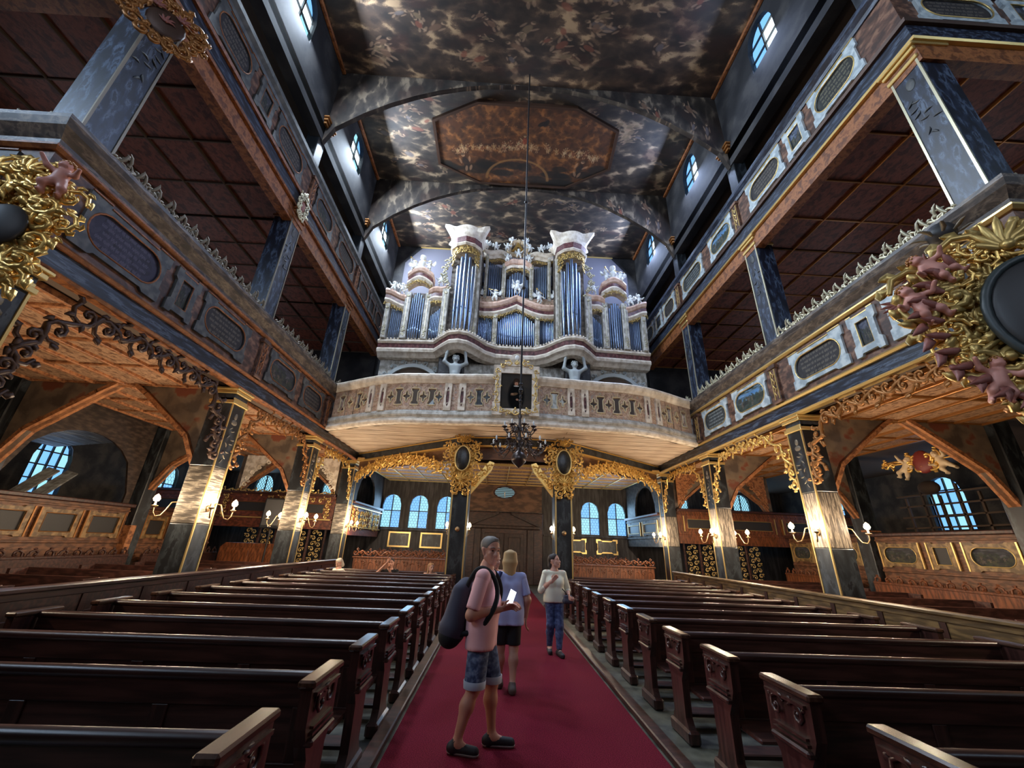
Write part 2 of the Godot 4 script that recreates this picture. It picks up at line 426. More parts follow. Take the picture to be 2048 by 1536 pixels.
func materials() -> void:
	var grain := noise_tex(0.01, [c8(150, 140, 135), c8(255, 255, 255)], [0.3, 0.75], 3, 18.0)
	var streak := noise_tex(0.013, [c8(168, 162, 158), c8(220, 214, 210), c8(255, 252, 248)], [0.3, 0.52, 0.72], 5, 8.0)
	var w := func(key: String, tex: Texture2D, sc: Vector3, col: Color, rough: float, metal := 0.0):
		var m := tmat(key, tex, sc, rough, metal)
		m.albedo_color = col
		return m
	# pews: dark red-brown stained wood with worn polish
	for k in [["pew", Vector3(0.18, 2.2, 2.2)], ["pew_v", Vector3(2.2, 0.2, 2.2)], ["pew_z", Vector3(2.2, 2.2, 0.18)]]:
		var m: StandardMaterial3D = w.call(k[0], streak, k[1], c8(74, 44, 38), 0.34)
		m.clearcoat_enabled = true; m.clearcoat = 0.25; m.clearcoat_roughness = 0.22
	w.call("pew_cap", grain, Vector3(2, 2, 0.3), c8(88, 60, 46), 0.24)
	w.call("stall", streak, Vector3(1.8, 0.4, 1.8), c8(128, 76, 46), 0.4)
	w.call("stall_dark", streak, Vector3(0.5, 1.8, 1.8), c8(74, 44, 36), 0.42)
	var burl := noise_tex(0.02, [c8(112, 84, 66), c8(160, 128, 102), c8(186, 154, 126), c8(136, 102, 80)], [0.28, 0.45, 0.6, 0.78], 11, 60.0)
	w.call("ceil_board", burl, Vector3(0.9, 0.9, 0.55), c8(255, 244, 232), 0.62)
	w.call("ceil_board_red", burl, Vector3(0.5, 0.5, 0.35), c8(176, 116, 104), 0.62)
	w.call("brace", burl, Vector3(0.6, 0.6, 0.6), c8(250, 206, 164), 0.6)
	w.call("beam_copper", burl, Vector3(0.5, 0.5, 0.5), c8(232, 178, 124), 0.5)
	var red_cloud := noise_tex(0.006, [c8(92, 82, 74), c8(122, 110, 98), c8(138, 124, 108), c8(134, 78, 58)], [0.22, 0.45, 0.66, 0.8], 21, 40.0)
	w.call("brace_board", red_cloud, Vector3(0.35, 0.35, 0.35), c8(235, 225, 215), 0.7)
	# painted marbles
	var mar_dark := noise_tex(0.008, [c8(22, 24, 27), c8(40, 44, 48), c8(66, 72, 76), c8(30, 32, 36)], [0.3, 0.5, 0.66, 0.7], 31, 60.0)
	w.call("pillar_dark", mar_dark, Vector3(0.5, 0.22, 0.5), c8(255, 255, 255), 0.38)
	var mar_band := noise_tex(0.016, [c8(78, 72, 66), c8(120, 112, 102), c8(178, 168, 152), c8(96, 88, 80)], [0.3, 0.48, 0.6, 0.74], 33, 40.0)
	w.call("pillar_band", mar_band, Vector3(0.25, 2.4, 0.25), c8(255, 252, 246), 0.34)
	w.call("pillar_streak", mar_band, Vector3(2.4, 0.22, 2.4), c8(235, 228, 220), 0.34)
	var mar_blue := noise_tex(0.012, [c8(26, 29, 40), c8(42, 50, 68), c8(98, 112, 128), c8(30, 34, 48)], [0.34, 0.52, 0.68, 0.74], 35, 50.0)
	w.call("blue_marble", mar_blue, Vector3(0.9, 1.6, 0.22), c8(240, 240, 245), 0.4)
	w.call("blue_pillar", mar_blue, Vector3(0.9, 0.3, 0.9), c8(235, 240, 250), 0.4)
	w.call("grey_marble", noise_tex(0.012, [c8(58, 52, 50), c8(92, 82, 76), c8(136, 122, 108), c8(70, 62, 58)], [0.3, 0.5, 0.66, 0.74], 37, 50.0), Vector3(0.7, 1.4, 0.3), c8(250, 246, 240), 0.45)
	w.call("brown_board", noise_tex(0.012, [c8(64, 44, 36), c8(98, 68, 54), c8(132, 98, 78)], [0.3, 0.55, 0.74], 39, 40.0), Vector3(0.8, 0.8, 0.5), c8(255, 250, 245), 0.55)
	w.call("pale_marble", noise_tex(0.01, [c8(158, 170, 176), c8(184, 196, 200), c8(204, 212, 212)], [0.3, 0.5, 0.7], 41, 20.0, FastNoiseLite.TYPE_SIMPLEX_SMOOTH, 512, 3), Vector3(0.8, 0.8, 0.8), c8(250, 250, 250), 0.5)
	w.call("dim_marble", noise_tex(0.01, [c8(62, 64, 66), c8(78, 80, 80), c8(94, 94, 92)], [0.3, 0.5, 0.7], 43, 20.0, FastNoiseLite.TYPE_SIMPLEX_SMOOTH, 512, 3), Vector3(0.8, 0.8, 0.8), c8(250, 250, 250), 0.55)
	w.call("cream", noise_tex(0.01, [c8(196, 182, 164), c8(222, 210, 194), c8(236, 228, 216)], [0.3, 0.5, 0.72], 45, 20.0), Vector3(0.7, 0.7, 0.7), c8(255, 252, 248), 0.5)
	w.call("blush", noise_tex(0.01, [c8(196, 158, 138), c8(220, 186, 166), c8(232, 206, 190)], [0.3, 0.5, 0.72], 46, 20.0), Vector3(0.8, 0.8, 0.8), c8(255, 250, 246), 0.5)
	w.call("plum", noise_tex(0.012, [c8(72, 42, 42), c8(104, 62, 62), c8(126, 84, 82)], [0.3, 0.55, 0.74], 47, 30.0), Vector3(0.9, 0.9, 0.9), c8(255, 250, 250), 0.45)
	w.call("agate", noise_tex(0.014, [c8(140, 112, 94), c8(180, 154, 130), c8(206, 190, 172), c8(168, 122, 102), c8(160, 154, 148)], [0.25, 0.42, 0.55, 0.68, 0.8], 49, 60.0), Vector3(0.8, 0.8, 0.8), c8(255, 250, 244), 0.45)
	w.call("organ_marble", noise_tex(0.012, [c8(150, 144, 132), c8(180, 174, 164), c8(204, 200, 192)], [0.3, 0.52, 0.72], 51, 40.0, FastNoiseLite.TYPE_SIMPLEX_SMOOTH, 512, 3), Vector3(0.8, 0.5, 0.8), c8(250, 250, 250), 0.5)
	mat("gold", c8(230, 188, 108), 0.32, 0.75)
	mat("gold_pale", c8(222, 190, 122), 0.36, 0.7)
	mat("gilt_brown", c8(150, 100, 52), 0.42, 0.55)
	mat("bronze", c8(70, 48, 36), 0.5, 0.35)
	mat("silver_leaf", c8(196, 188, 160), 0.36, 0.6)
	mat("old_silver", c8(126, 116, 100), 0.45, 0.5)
	mat("iron", c8(44, 40, 40), 0.45, 0.6)
	mat("brass", c8(190, 158, 116), 0.32, 0.85)
	mat("chandelier_metal", c8(84, 74, 70), 0.35, 0.75)
	mat("statue", c8(226, 228, 226), 0.48)
	mat("statue_grey", c8(170, 176, 176), 0.5)
	mat("statue_cream", c8(206, 184, 152), 0.5)
	mat("flesh_pink", c8(200, 138, 122), 0.5)
	mat("tin", c8(122, 138, 164), 0.3, 0.9)
	mat("tin_dark", c8(92, 104, 128), 0.3, 0.85)
	mat("deck_wood", c8(84, 68, 56), 0.8)
	mat("black_cloth", c8(20, 20, 22), 0.85)
	mat("slate", c8(44, 42, 42), 0.5)
	w.call("soffit", noise_tex(0.01, [c8(166, 146, 128), c8(190, 170, 150), c8(206, 190, 172)], [0.3, 0.5, 0.72], 53, 20.0), Vector3(0.15, 1.5, 1.5), c8(255, 250, 244), 0.6)
	w.call("wall_dark", noise_tex(0.008, [c8(34, 33, 34), c8(52, 50, 50), c8(70, 66, 62)], [0.3, 0.52, 0.74], 55, 50.0), Vector3(0.3, 0.3, 0.3), c8(255, 255, 255), 0.75)
	w.call("wall_wood", grain, Vector3(0.8, 0.12, 0.8), c8(74, 70, 70), 0.6)
	w.call("wall_upper", noise_tex(0.006, [c8(24, 24, 28), c8(38, 37, 40), c8(56, 54, 54)], [0.3, 0.52, 0.74], 57, 60.0), Vector3(0.25, 0.25, 0.25), c8(255, 255, 255), 0.8)
	w.call("floor_stone", noise_tex(0.01, [c8(84, 82, 76), c8(116, 112, 102), c8(140, 136, 124)], [0.3, 0.5, 0.72], 59, 20.0), Vector3(0.5, 0.5, 0.5), c8(176, 178, 168), 0.6)
	var cp: StandardMaterial3D = w.call("carpet", noise_tex(0.09, [c8(80, 18, 30), c8(104, 25, 41), c8(120, 33, 50)], [0.25, 0.5, 0.75], 61, 0.0), Vector3(1.6, 1.6, 1.6), c8(255, 250, 250), 0.95)
	cp.metallic_specular = 0.2
	# glass that daylight stands in: each pane the colour the sky gives it
	glow("pane_white", c8(214, 240, 255), 4.0)
	glow("pane_blue", c8(110, 170, 235), 1.15)
	glow("pane_cyan", c8(150, 212, 238), 0.95)
	glow("bulb", c8(255, 222, 170), 14.0)
	glow("phone_screen", c8(222, 226, 255), 1.5)
	# pictures
	uvmat("sky_near", to_tex(clouds(512, 384, 101, c8(36, 29, 26), c8(78, 60, 48), c8(172, 142, 108), 70, c8(74, 42, 34)), 512, 384), 0.7)
	uvmat("sky_mid", to_tex(clouds(512, 300, 203, c8(36, 31, 28), c8(76, 64, 54), c8(170, 146, 116), 50, c8(72, 44, 36)), 512, 300), 0.7)
	uvmat("sky_far", to_tex(clouds(512, 300, 307, c8(36, 31, 28), c8(76, 64, 54), c8(170, 146, 116), 36, c8(72, 44, 36)), 512, 300), 0.7)
	uvmat("sky_band", to_tex(clouds(512, 128, 409, c8(34, 30, 28), c8(58, 51, 45), c8(108, 95, 80), 6, c8(54, 38, 32)), 512, 128), 0.75)
	uvmat("octagon", octagon_img(), 0.6)
	uvmat("portrait", portrait_img(), 0.8)
	M.portrait.metallic_specular = 0.15
	for k in 3: uvmat("writing_%d" % k, script_panel(384, 192, 600 + k, [c8(36, 38, 36), c8(52, 56, 58), c8(42, 38, 40)][k], [c8(132, 124, 96), c8(168, 176, 172), c8(120, 112, 96)][k], 5))
	uvmat("writing_violet", script_panel(384, 192, 640, c8(52, 50, 72), c8(96, 94, 116), 5))
	for k in 3: uvmat("scene_%d" % k, landscape(256, 160, 700 + k, [c8(96, 140, 186), c8(86, 100, 128), c8(70, 76, 96)][k], [c8(52, 64, 60), c8(44, 50, 58), c8(38, 40, 48)][k]))
	uvmat("scene_dark", landscape(256, 160, 720, c8(58, 58, 66), c8(44, 44, 46)))
	var sa := tmat("sky_arch", M.sky_band.albedo_texture, Vector3(0.16, 0.3, 0.16), 0.75)
	sa.metallic_specular = 0.3
	w.call("stall_olive", streak, Vector3(1.8, 1.8, 0.3), c8(122, 96, 58), 0.4)
	w.call("stall_box", streak, Vector3(0.6, 1.5, 0.6), c8(122, 82, 56), 0.5)
	w.call("box_frame", streak, Vector3(0.8, 0.8, 0.8), c8(150, 122, 80), 0.45)
	w.call("stall_red", streak, Vector3(0.8, 1.2, 0.8), c8(122, 66, 46), 0.5)
	w.call("door_wood", streak, Vector3(0.8, 0.4, 0.8), c8(64, 44, 38), 0.5)
	w.call("overdoor", streak, Vector3(0.2, 0.5, 0.2), c8(116, 84, 62), 0.6)
	w.call("boss", mar_dark, Vector3(1.5, 1.5, 1.5), c8(220, 190, 150), 0.35)
	w.call("organ_case", streak, Vector3(0.8, 0.8, 0.8), c8(120, 112, 104), 0.6)
	w.call("plum_grey", mar_dark, Vector3(0.6, 0.6, 0.6), c8(255, 225, 225), 0.5)
	glow("pane_dim", c8(150, 190, 200), 0.35)
	mat("gilt_pale", c8(190, 160, 96), 0.4, 0.65)
	mat("rim_cream", c8(206, 186, 150), 0.45, 0.2)
	mat("teal_rim", c8(46, 54, 54), 0.45)
	mat("rose", c8(136, 80, 70), 0.5)
	mat("rose_dark", c8(112, 36, 32), 0.5)
	w.call("wall_box", grain, Vector3(0.5, 1.5, 0.5), c8(74, 58, 48), 0.6)
	w.call("white_board", grain, Vector3(1.5, 1.5, 0.2), c8(176, 180, 178), 0.6)

# ---------------------------------------------------------------- ornament
func scroll(g: G, c: Vector3, ux: Vector3, uy: Vector3, r: float, a0: float, turns: float, tr: float, hand := 1.0, leaves := 3, res := 11) -> void:
	var un := ux.cross(uy)
	var pts := []; var rad := []
	for i in res:
		var t := float(i) / (res - 1)
		var a := a0 + hand * t * turns * TAU
		var rr := r * (1.0 - 0.8 * t)
		pts.append(c + ux * cos(a) * rr + uy * sin(a) * rr + un * (tr * 1.2 * t))
		rad.append(tr * (0.75 + 0.5 * sin(t * PI)) * (1.0 - 0.35 * t))
	g.tube(pts, rad, 5)
	g.ell(c + un * tr * 1.2, Vector3(tr, tr, tr) * 1.25, Basis.IDENTITY, 6, 4)
	for k in leaves:
		var t := (k + 0.3) / (leaves + 0.5) * 0.55
		var a := a0 + hand * t * turns * TAU
		var rr := r * (1.0 - 0.8 * t)
		var o := (ux * cos(a) + uy * sin(a))
		var tg := (uy * cos(a) - ux * sin(a)) * hand
		var d := (o * 0.8 - tg * 0.6).normalized()
		leaf(g, c + o * rr, d, un, r * 0.55, tr * 1.5)
func leaf(g: G, p: Vector3, d: Vector3, un: Vector3, l: float, wd: float) -> void:
	var sd := un.cross(d)
	g.tube([p, p + d * l * 0.35 + un * wd * 0.5 + sd * wd * 0.4, p + d * l * 0.72 + un * wd * 0.7, p + d * l + un * wd * 0.1 - sd * wd * 0.6], [wd * 0.5, wd, wd * 0.75, wd * 0.12], 5, 0.55, un)
func tuft(g: G, p: Vector3, d: Vector3, un: Vector3, l: float, nn := 5) -> void:      # a palmette
	var sd := un.cross(d)
	for k in nn:
		var a := (float(k) / (nn - 1) - 0.5) * 2.4
		leaf(g, p, (d * cos(a) + sd * sin(a)).normalized(), un, l * (1.0 - 0.25 * absf(a)), l * 0.13)
	g.ell(p + un * l * 0.1, Vector3.ONE * l * 0.16, Basis.IDENTITY, 6, 4)
func run_scrolls(g: G, pts: Array, un: Vector3, size: float, tr: float, leaves := 3) -> void:     # scrolls alternating along a line of points
	for i in pts.size():
		var p: Vector3 = pts[i]
		var d: Vector3 = ((pts[mini(i + 1, pts.size() - 1)] as Vector3) - (pts[maxi(i - 1, 0)] as Vector3)).normalized()
		var q := un.cross(d).normalized()
		var hand := 1.0 if i % 2 == 0 else -1.0
		var r := size * rng.randf_range(0.85, 1.12)
		scroll(g, p + q * hand * size * 0.18, d, q, r, PI * 0.5 * hand + rng.randf_range(-0.4, 0.4), 1.25, tr, hand, leaves)
		if i < pts.size() - 1:
			g.tube([p - q * hand * r * 0.6, p + d * r * 0.9 + un * tr, (pts[i + 1] as Vector3) + q * hand * r * 0.6], [tr * 0.9, tr * 1.2, tr * 0.8], 5)
func mk(g: G, s: float) -> G:
	if s > 0: return g
	var h := G.new()
	h.add(g, Transform3D(Basis(Vector3(-1, 0, 0), Vector3(0, 1, 0), Vector3(0, 0, 1)), Vector3.ZERO))
	for i in h.uv.size(): h.uv[i].x = 1.0 - h.uv[i].x
	return h
func face_x(x: float, s := -1.0) -> Transform3D:      # local x -> world z (for a face that looks towards -x: u runs to +z), y up
	return Transform3D(Basis(Vector3(0, 0, -s), Vector3(0, 1, 0), Vector3(s, 0, 0)), Vector3(x, 0, 0))
func arch_poly(w: float, y0: float, ys: float, rise: float, nn := 12, pointed := 0.0) -> PackedVector2Array:
	var p := PackedVector2Array([Vector2(-w, y0), Vector2(w, y0)])
	for i in nn + 1:
		var a := PI * i / nn
		p.append(Vector2(cos(a) * w, ys + sin(a) * rise * (1.0 + pointed * sin(a))))
	return p
func rect_poly(x0: float, y0: float, x1: float, y1: float) -> PackedVector2Array:
	return PackedVector2Array([Vector2(x0, y0), Vector2(x1, y0), Vector2(x1, y1), Vector2(x0, y1)])
func scaled(p: PackedVector2Array, c: Vector2, k: Vector2) -> PackedVector2Array:
	var o := PackedVector2Array()
	for q in p: o.append(c + (q - c) * k)
	return o
func eared(x0: float, y0: float, x1: float, y1: float, e: float) -> PackedVector2Array:      # rectangle with stepped ears at its corners
	var a := (x1 - x0) * 0.2; var b := (y1 - y0) * 0.24
	return PackedVector2Array([Vector2(x0, y0), Vector2(x0 + a, y0), Vector2(x0 + a, y0 + e), Vector2(x1 - a, y0 + e), Vector2(x1 - a, y0), Vector2(x1, y0),
		Vector2(x1, y0 + b), Vector2(x1 - e, y0 + b), Vector2(x1 - e, y1 - b), Vector2(x1, y1 - b), Vector2(x1, y1), Vector2(x1 - a, y1), Vector2(x1 - a, y1 - e), Vector2(x0 + a, y1 - e), Vector2(x0 + a, y1), Vector2(x0, y1),
		Vector2(x0, y1 - b), Vector2(x0 + e, y1 - b), Vector2(x0 + e, y0 + b), Vector2(x0, y0 + b)])
func stadium(x0: float, y0: float, x1: float, y1: float, nn := 20) -> PackedVector2Array:      # long panel with rounded ends, nn points, starting like eared()
	var o := PackedVector2Array()
	var r := (y1 - y0) / 2
	var rr := minf(r, (x1 - x0) / 2)
	for i in nn:
		var a := -PI * 0.75 - PI * 0.02 + TAU * i / nn
		var cx := (x0 + rr) if cos(a) < 0 else (x1 - rr)
		o.append(Vector2(cx + cos(a) * rr, (y0 + y1) / 2 + sin(a) * r))
	return o
func ring_any(g: G, o: PackedVector2Array, q: PackedVector2Array, z0: float, z1: float, xf: Transform3D) -> void:
	# frame between two outlines with different point counts: strip by angle
	var c := Vector2.ZERO
	for p in q: c += p
	c /= q.size()
	var an := []
	for p in o:
		for e in [-0.004, 0.004]: an.append((p - c).angle() + e)
	for p in q: an.append((p - c).angle())
	an.sort()
	var oo := PackedVector2Array(); var qq := PackedVector2Array()
	for i in an.size():
		if i > 0 and an[i] - an[i - 1] < 0.002: continue
		var d := Vector2.from_angle(an[i])
		oo.append(hit(o, c, d)); qq.append(hit(q, c, d))
	g.ring(oo, qq, z0, z1, xf)
func hit(p: PackedVector2Array, c: Vector2, d: Vector2) -> Vector2:
	var best := c; var bl := -1.0
	for i in p.size():
		var h = Geometry2D.segment_intersects_segment(c, c + d * 50.0, p[i], p[(i + 1) % p.size()])
		if h != null:
			var l := c.distance_to(h)
			if l > bl:
				bl = l; best = h
	return best

# ---------------------------------------------------------------- windows
func window(called: String, label: String, xf: Transform3D, w: float, h: float, rise: float, cols: int, rows: int, panes: Array, lead := 0, frame := "slate", light := 0.0, col := Color.WHITE, pointed := 0.0) -> Node3D:
	# local: x across, y up from the sill, z towards the room
	var o := room(called, label)
	o.transform = xf
	var ap := arch_poly(w / 2, 0, h - rise, rise, 12, pointed)
	var g := G.new()
	g.ring(scaled(ap, Vector2(0, h / 2), Vector2(1.0 + 0.16 / w, 1.0 + 0.16 / h)), ap, -0.1, 0.03)
	part(o, "window_frame", g, M[frame])
	g = G.new()
	for i in range(1, cols): g.span(-w / 2 + w * i / cols - 0.022, -w / 2 + w * i / cols + 0.022, 0, h - 0.02, -0.05, 0.005)
	for i in range(1, rows): g.span(-w / 2, w / 2, h * i / rows - 0.018, h * i / rows + 0.018, -0.05, 0.0)
	part(o, "glazing_bars", g, M[frame])
	var k := 0
	for i in cols:
		for j in rows:
			var cell := rect_poly(-w / 2 + w * i / cols, h * j / rows, -w / 2 + w * (i + 1) / cols, h * (j + 1) / rows)
			for p in Geometry2D.intersect_polygons(cell, ap):
				g = G.new()
				g.prism(p, -0.07, -0.05)
				part(o, "pane", g, M[panes[k % panes.size()]])
			k += 1
	if lead > 0:
		g = G.new()
		var st := w / lead
		if lead > 4:      # diamond lattice
			for d in [-1.0, 1.0]:
				for i in range(-lead * 3, lead * 3):
					var a := Vector2(-w, i * st * 1.5); var b := Vector2(w, i * st * 1.5 + d * w * 2 * 1.5)
					for seg in Geometry2D.intersect_polyline_with_polygon(PackedVector2Array([a, b]), ap):
						g.tube([Vector3(seg[0].x, seg[0].y, -0.045), Vector3(seg[1].x, seg[1].y, -0.045)], 0.011, 4)
		else:             # honeycomb
			var r := w / 11.0
			for j in int(h / (r * 1.5)) + 1:
				for i in 9:
					var c := Vector2((i - 4 + (0.5 if j % 2 else 0.0)) * r * 1.732, j * r * 1.5)
					var hx := PackedVector2Array()
					for q in 4: hx.append(c + Vector2.from_angle(PI / 6 + q * PI / 3 + PI / 3) * r)
					for seg in Geometry2D.intersect_polyline_with_polygon(hx, ap):
						var l := []
						for p in seg: l.append(Vector3(p.x, p.y, -0.045))
						g.tube(l, 0.007, 3)
		if g.v.size(): part(o, "leading", g, M.slate)
	if light > 0.0:
		var a := AreaLight3D.new()
		a.area_size = Vector2(w * 0.9, h * 0.85); a.light_energy = light; a.light_color = col; a.shadow_enabled = true; a.area_range = 60.0
		add_child(a)
		var tilt := 0.6 if pointed > 0.0 else 0.0      # sky light comes in from above
		a.transform = xf * Transform3D(Basis(Vector3.UP, PI) * Basis(Vector3.RIGHT, -tilt), Vector3(0, h * 0.48, 0.08 + 0.6 * tilt))
		a.name = numbered("daylight")
	return o
func wall_arch(g: G, u0: float, u1: float, v0: float, v1: float, holes: Array, t0: float, t1: float, xf: Transform3D) -> void:      # wall in local x,y with arched openings [centre, halfwidth, sill, spring, rise]
	var u := u0
	for h in holes:
		var a: float = h[0] - h[1]; var b: float = h[0] + h[1]
		if a > u: g.prism(rect_poly(u, v0, a, v1), t0, t1, xf)
		if h[2] > v0: g.prism(rect_poly(a, v0, b, h[2]), t0, t1, xf)
		var nn := 10
		for i in nn:
			var x0 := lerpf(a, b, float(i) / nn); var x1 := lerpf(a, b, float(i + 1) / nn)
			var f := func(x): return h[3] + h[4] * sqrt(maxf(0, 1.0 - pow((x - h[0]) / h[1], 2)))
			g.prism(PackedVector2Array([Vector2(x0, f.call(x0)), Vector2(x1, f.call(x1)), Vector2(x1, v1), Vector2(x0, v1)]), t0, t1, xf)
		u = b
	if u < u1: g.prism(rect_poly(u, v0, u1, v1), t0, t1, xf)

# ---------------------------------------------------------------- the room
func lights_and_camera() -> void:
	var cam := Camera3D.new()
	cam.name = "camera"; add_child(cam)
	var pi := deg_to_rad(22.2); var ya := deg_to_rad(1.58); var ro := deg_to_rad(2.17)
	var fw := Vector3(sin(ya) * cos(pi), sin(pi), -cos(ya) * cos(pi))
	var r := Vector3(cos(ya), 0, sin(ya))
	var u := r.cross(fw)
	var r2 := r * cos(ro) + u * sin(ro)
	var u2 := u * cos(ro) - r * sin(ro)
	cam.transform = Transform3D(Basis(r2, u2, -fw), Vector3(-0.48, 1.75, 0))
	cam.fov = rad_to_deg(2.0 * atan(768.0 / 790.0)); cam.near = 0.05; cam.far = 200
	cam.current = true
	var we := WorldEnvironment.new()
	we.name = "environment"
	var e := Environment.new()
	e.background_mode = Environment.BG_SKY
	var sky := Sky.new()
	var ps := PhysicalSkyMaterial.new()
	ps.energy_multiplier = 1.0
	sky.sky_material = ps
	e.sky = sky
	e.tonemap_mode = Environment.TONE_MAPPER_LINEAR
	e.tonemap_exposure = 1.45
	e.sdfgi_enabled = true; e.ssao_enabled = true; e.ssil_enabled = true
	we.environment = e
	add_child(we)
	var sun := DirectionalLight3D.new()
	sun.name = "sun"; sun.rotation_degrees = Vector3(-50, -70, 0); sun.light_energy = 1.0; sun.shadow_enabled = true
	add_child(sun)

func shell() -> void:
	var g := G.new()
	g.span(-15.2, 15.2, -0.3, 0.0, -22, 14)
	struct("floor", g, M.floor_stone, self, "grey stone floor beneath the pews and aisles")
	# outer walls, closed all round
	var wl := room("wall_left", "dark timbered outer wall and clerestory on the left side of the nave")
	var wr := room("wall_right", "dark timbered outer wall and clerestory on the right side of the nave")
	var wb := room("wall_back", "dark panelled end wall under and behind the organ")
	for s in [-1.0, 1.0]:
		var o: Node3D = wr if s > 0 else wl
		g = G.new()
		wall_arch(g, -22, 14, 0, 16.4, [[-18.1, 0.55, 2.9, 4.0, 0.5], [-13.3, 0.6, 2.75, 3.85, 0.6]], 14.8, 15.1, Transform3D(Basis(Vector3(0, 0, 1), Vector3(0, 1, 0), Vector3(-1, 0, 0)) if s < 0 else Basis(Vector3(0, 0, 1), Vector3(0, 1, 0), Vector3(-1, 0, 0)), Vector3(0, 0, 0) if s < 0 else Vector3(29.9, 0, 0)))
		part(o, "outer_wall", g, M.wall_dark)
		# clerestory over the galleries, one opening a bay
		g = G.new()
		wall_arch(g, -16.6, -3.75, 12.75, 16.1, [[-14.62, 0.5, 14.3, 15.15, 0.6], [-10.52, 0.5, 14.3, 15.15, 0.6], [-6.25, 0.5, 14.3, 15.15, 0.6]], -0.3, 0.0, Transform3D(Basis(Vector3(0, 0, 1), Vector3(0, 1, 0), Vector3(-1, 0, 0)), Vector3(A, 0, 0)))
		part(o, "clerestory", mk(g, s), M.wall_upper)
		# gallery rear wall and gallery floors
		g = G.new()
		g.span(11.4, 11.6, 5.1, 13.2, -16.6, -3.8)
		part(o, "gallery_rear_wall", mk(g, s), M.wall_upper)
		g = G.new()
		g.span(A + 0.12, 14.8, 4.82, 5.1, -16.6, -3.8)
		part(o, "gallery_floor", mk(g, s), M.deck_wood)
		g = G.new()
		g.span(A + 0.12, 14.8, 9.75, 10.05, -16.6, -3.8)
		part(o, "gallery_floor", mk(g, s), M.deck_wood)
		g = G.new()
		g.span(A, 14.8, 13.0, 13.3, -16.6, -3.8)
		part(o, "gallery_roof", mk(g, s), M.deck_wood)
		g = G.new()
		g.span(A + 0.1, 14.8, 5.1, 13.0, -16.8, -16.55)
		part(o, "gallery_end_wall", mk(g, s), M.wall_upper)
		g = G.new()      # transept wall over the galleries
		g.span(A, 15.1, 13.0, 16.1, -3.95, -3.75)
		part(o, "transept_wall", mk(g, s), M.wall_upper)
	# end walls
	g = G.new()
	var holes := []
	for x in [-12.55, -9.1, -5.85, -4.45, -3.05, 3.05, 4.45, 5.85, 9.3, 12.65]: holes.append([x, 0.47, 2.4, 3.5, 0.5] if absf(x) < 7 else [x, 0.45, 3.0, 4.2, 0.5])
	wall_arch(g, -15, 15, 0, 5.1, holes, -0.3, 0, Transform3D(Basis.IDENTITY, Vector3(0, 0, -21.5)))
	part(wb, "rear_wall", g, M.wall_wood)
	g = G.new()
	g.span(-15, 15, 5.0, 16.4, -16.9, -16.6)
	part(wb, "organ_wall", g, M.wall_upper)
	g = G.new()
	g.prism(PackedVector2Array([Vector2(-5.7, 5.1), Vector2(5.7, 5.1), Vector2(5.7, 14.9), Vector2(4.9, 15.9), Vector2(-4.9, 15.9), Vector2(-5.7, 14.9)]), -16.6, -16.54)
	part(wb, "plaster_panel", g, mat("plaster_violet", c8(84, 82, 92), 0.8))
	g = G.new()
	g.span(-5.0, 5.0, 15.86, 15.92, -16.54, -16.5)
	part(wb, "cornice_strip", g, M.gold_pale)
	g = G.new()
	g.span(-15.1, 15.1, 0, 16.4, 13.8, 14.1)
	struct("wall_front", g, M.wall_upper, self, "plain end wall behind the viewer")
	# ceilings
	var ce := room("ceiling", "flat painted wooden ceiling with clouds and figures in brown and grey")
	g = G.new()
	g.span(-15.1, 15.1, 16.05, 16.4, -16.9, 14.1)
	part(ce, "roof_boards", g, M.deck_wood)
	g = G.new()
	g.span(-14.8, 14.8, 4.82, 5.1, -21.6, -16.6)
	part(ce, "lower_ceiling", g, M.deck_wood)
	var down := Transform3D(Basis(Vector3(1, 0, 0), Vector3(0, 0, 1), Vector3(0, -1, 0)), Vector3(0, YC, 0))
	var bays := [[-3.4, -8.42, "sky_near"], [-8.56, -12.48, "sky_mid"], [-12.62, -16.54, "sky_far"]]
	for b in bays:
		g = G.new()
		g.face(rect_poly(-A, b[1], A, b[0]), 0, down)
		part(ce, "painted_field", g, M[b[2]])
		g = G.new()
		for s in [-1, 1]: g.box(Vector3(s * (A - 0.06), YC - 0.05, (b[0] + b[1]) / 2), Vector3(0.12, 0.1, b[0] - b[1]), Basis.IDENTITY, 0.02)
		part(ce, "edge_moulding", g, M.beam_copper)
	g = G.new()
	g.face(rect_poly(-14.8, -3.4, 14.8, 14), 0, down)
	part(ce, "painted_field", g, M.sky_near)
	for z in [-8.49, -12.55]:
		var pl := PackedVector2Array([Vector2(A, 16.05), Vector2(-A, 16.05), Vector2(-A, 12.7)])
		for i in 17:
			var t := i / 16.0 * 2.0 - 1.0
			pl.append(Vector2(t * 5.95, 13.35 + 2.58 * pow(maxf(0.0, 1.0 - pow(absf(t), 2.2)), 0.95)))
		pl.append(Vector2(A, 12.7))
		g = G.new()
		g.prism(pl, z - 0.07, z + 0.07)
		part(ce, "transverse_arch", g, M.sky_arch)
	# octagonal canvas fixed under the middle bay
	g = G.new()
	var oc := PackedVector2Array([Vector2(-3.35, -11.45), Vector2(-1.78, -12.22), Vector2(1.78, -12.22), Vector2(3.35, -11.25), Vector2(3.25, -9.75), Vector2(1.65, -9.05), Vector2(-1.75, -9.05), Vector2(-3.35, -9.75)])
	var t := thing("ceiling_canvas", "octagonal brown painting with a crowd of figures fixed under the ceiling", "painting", Vector3(0, YC - 0.05, 0))
	var d2 := Transform3D(Basis(Vector3(1, 0, 0), Vector3(0, 0, 1), Vector3(0, -1, 0)), Vector3.ZERO)
	g.face(oc, 0.04, d2)
	part(t, "canvas", g, M.octagon)
	g = G.new()
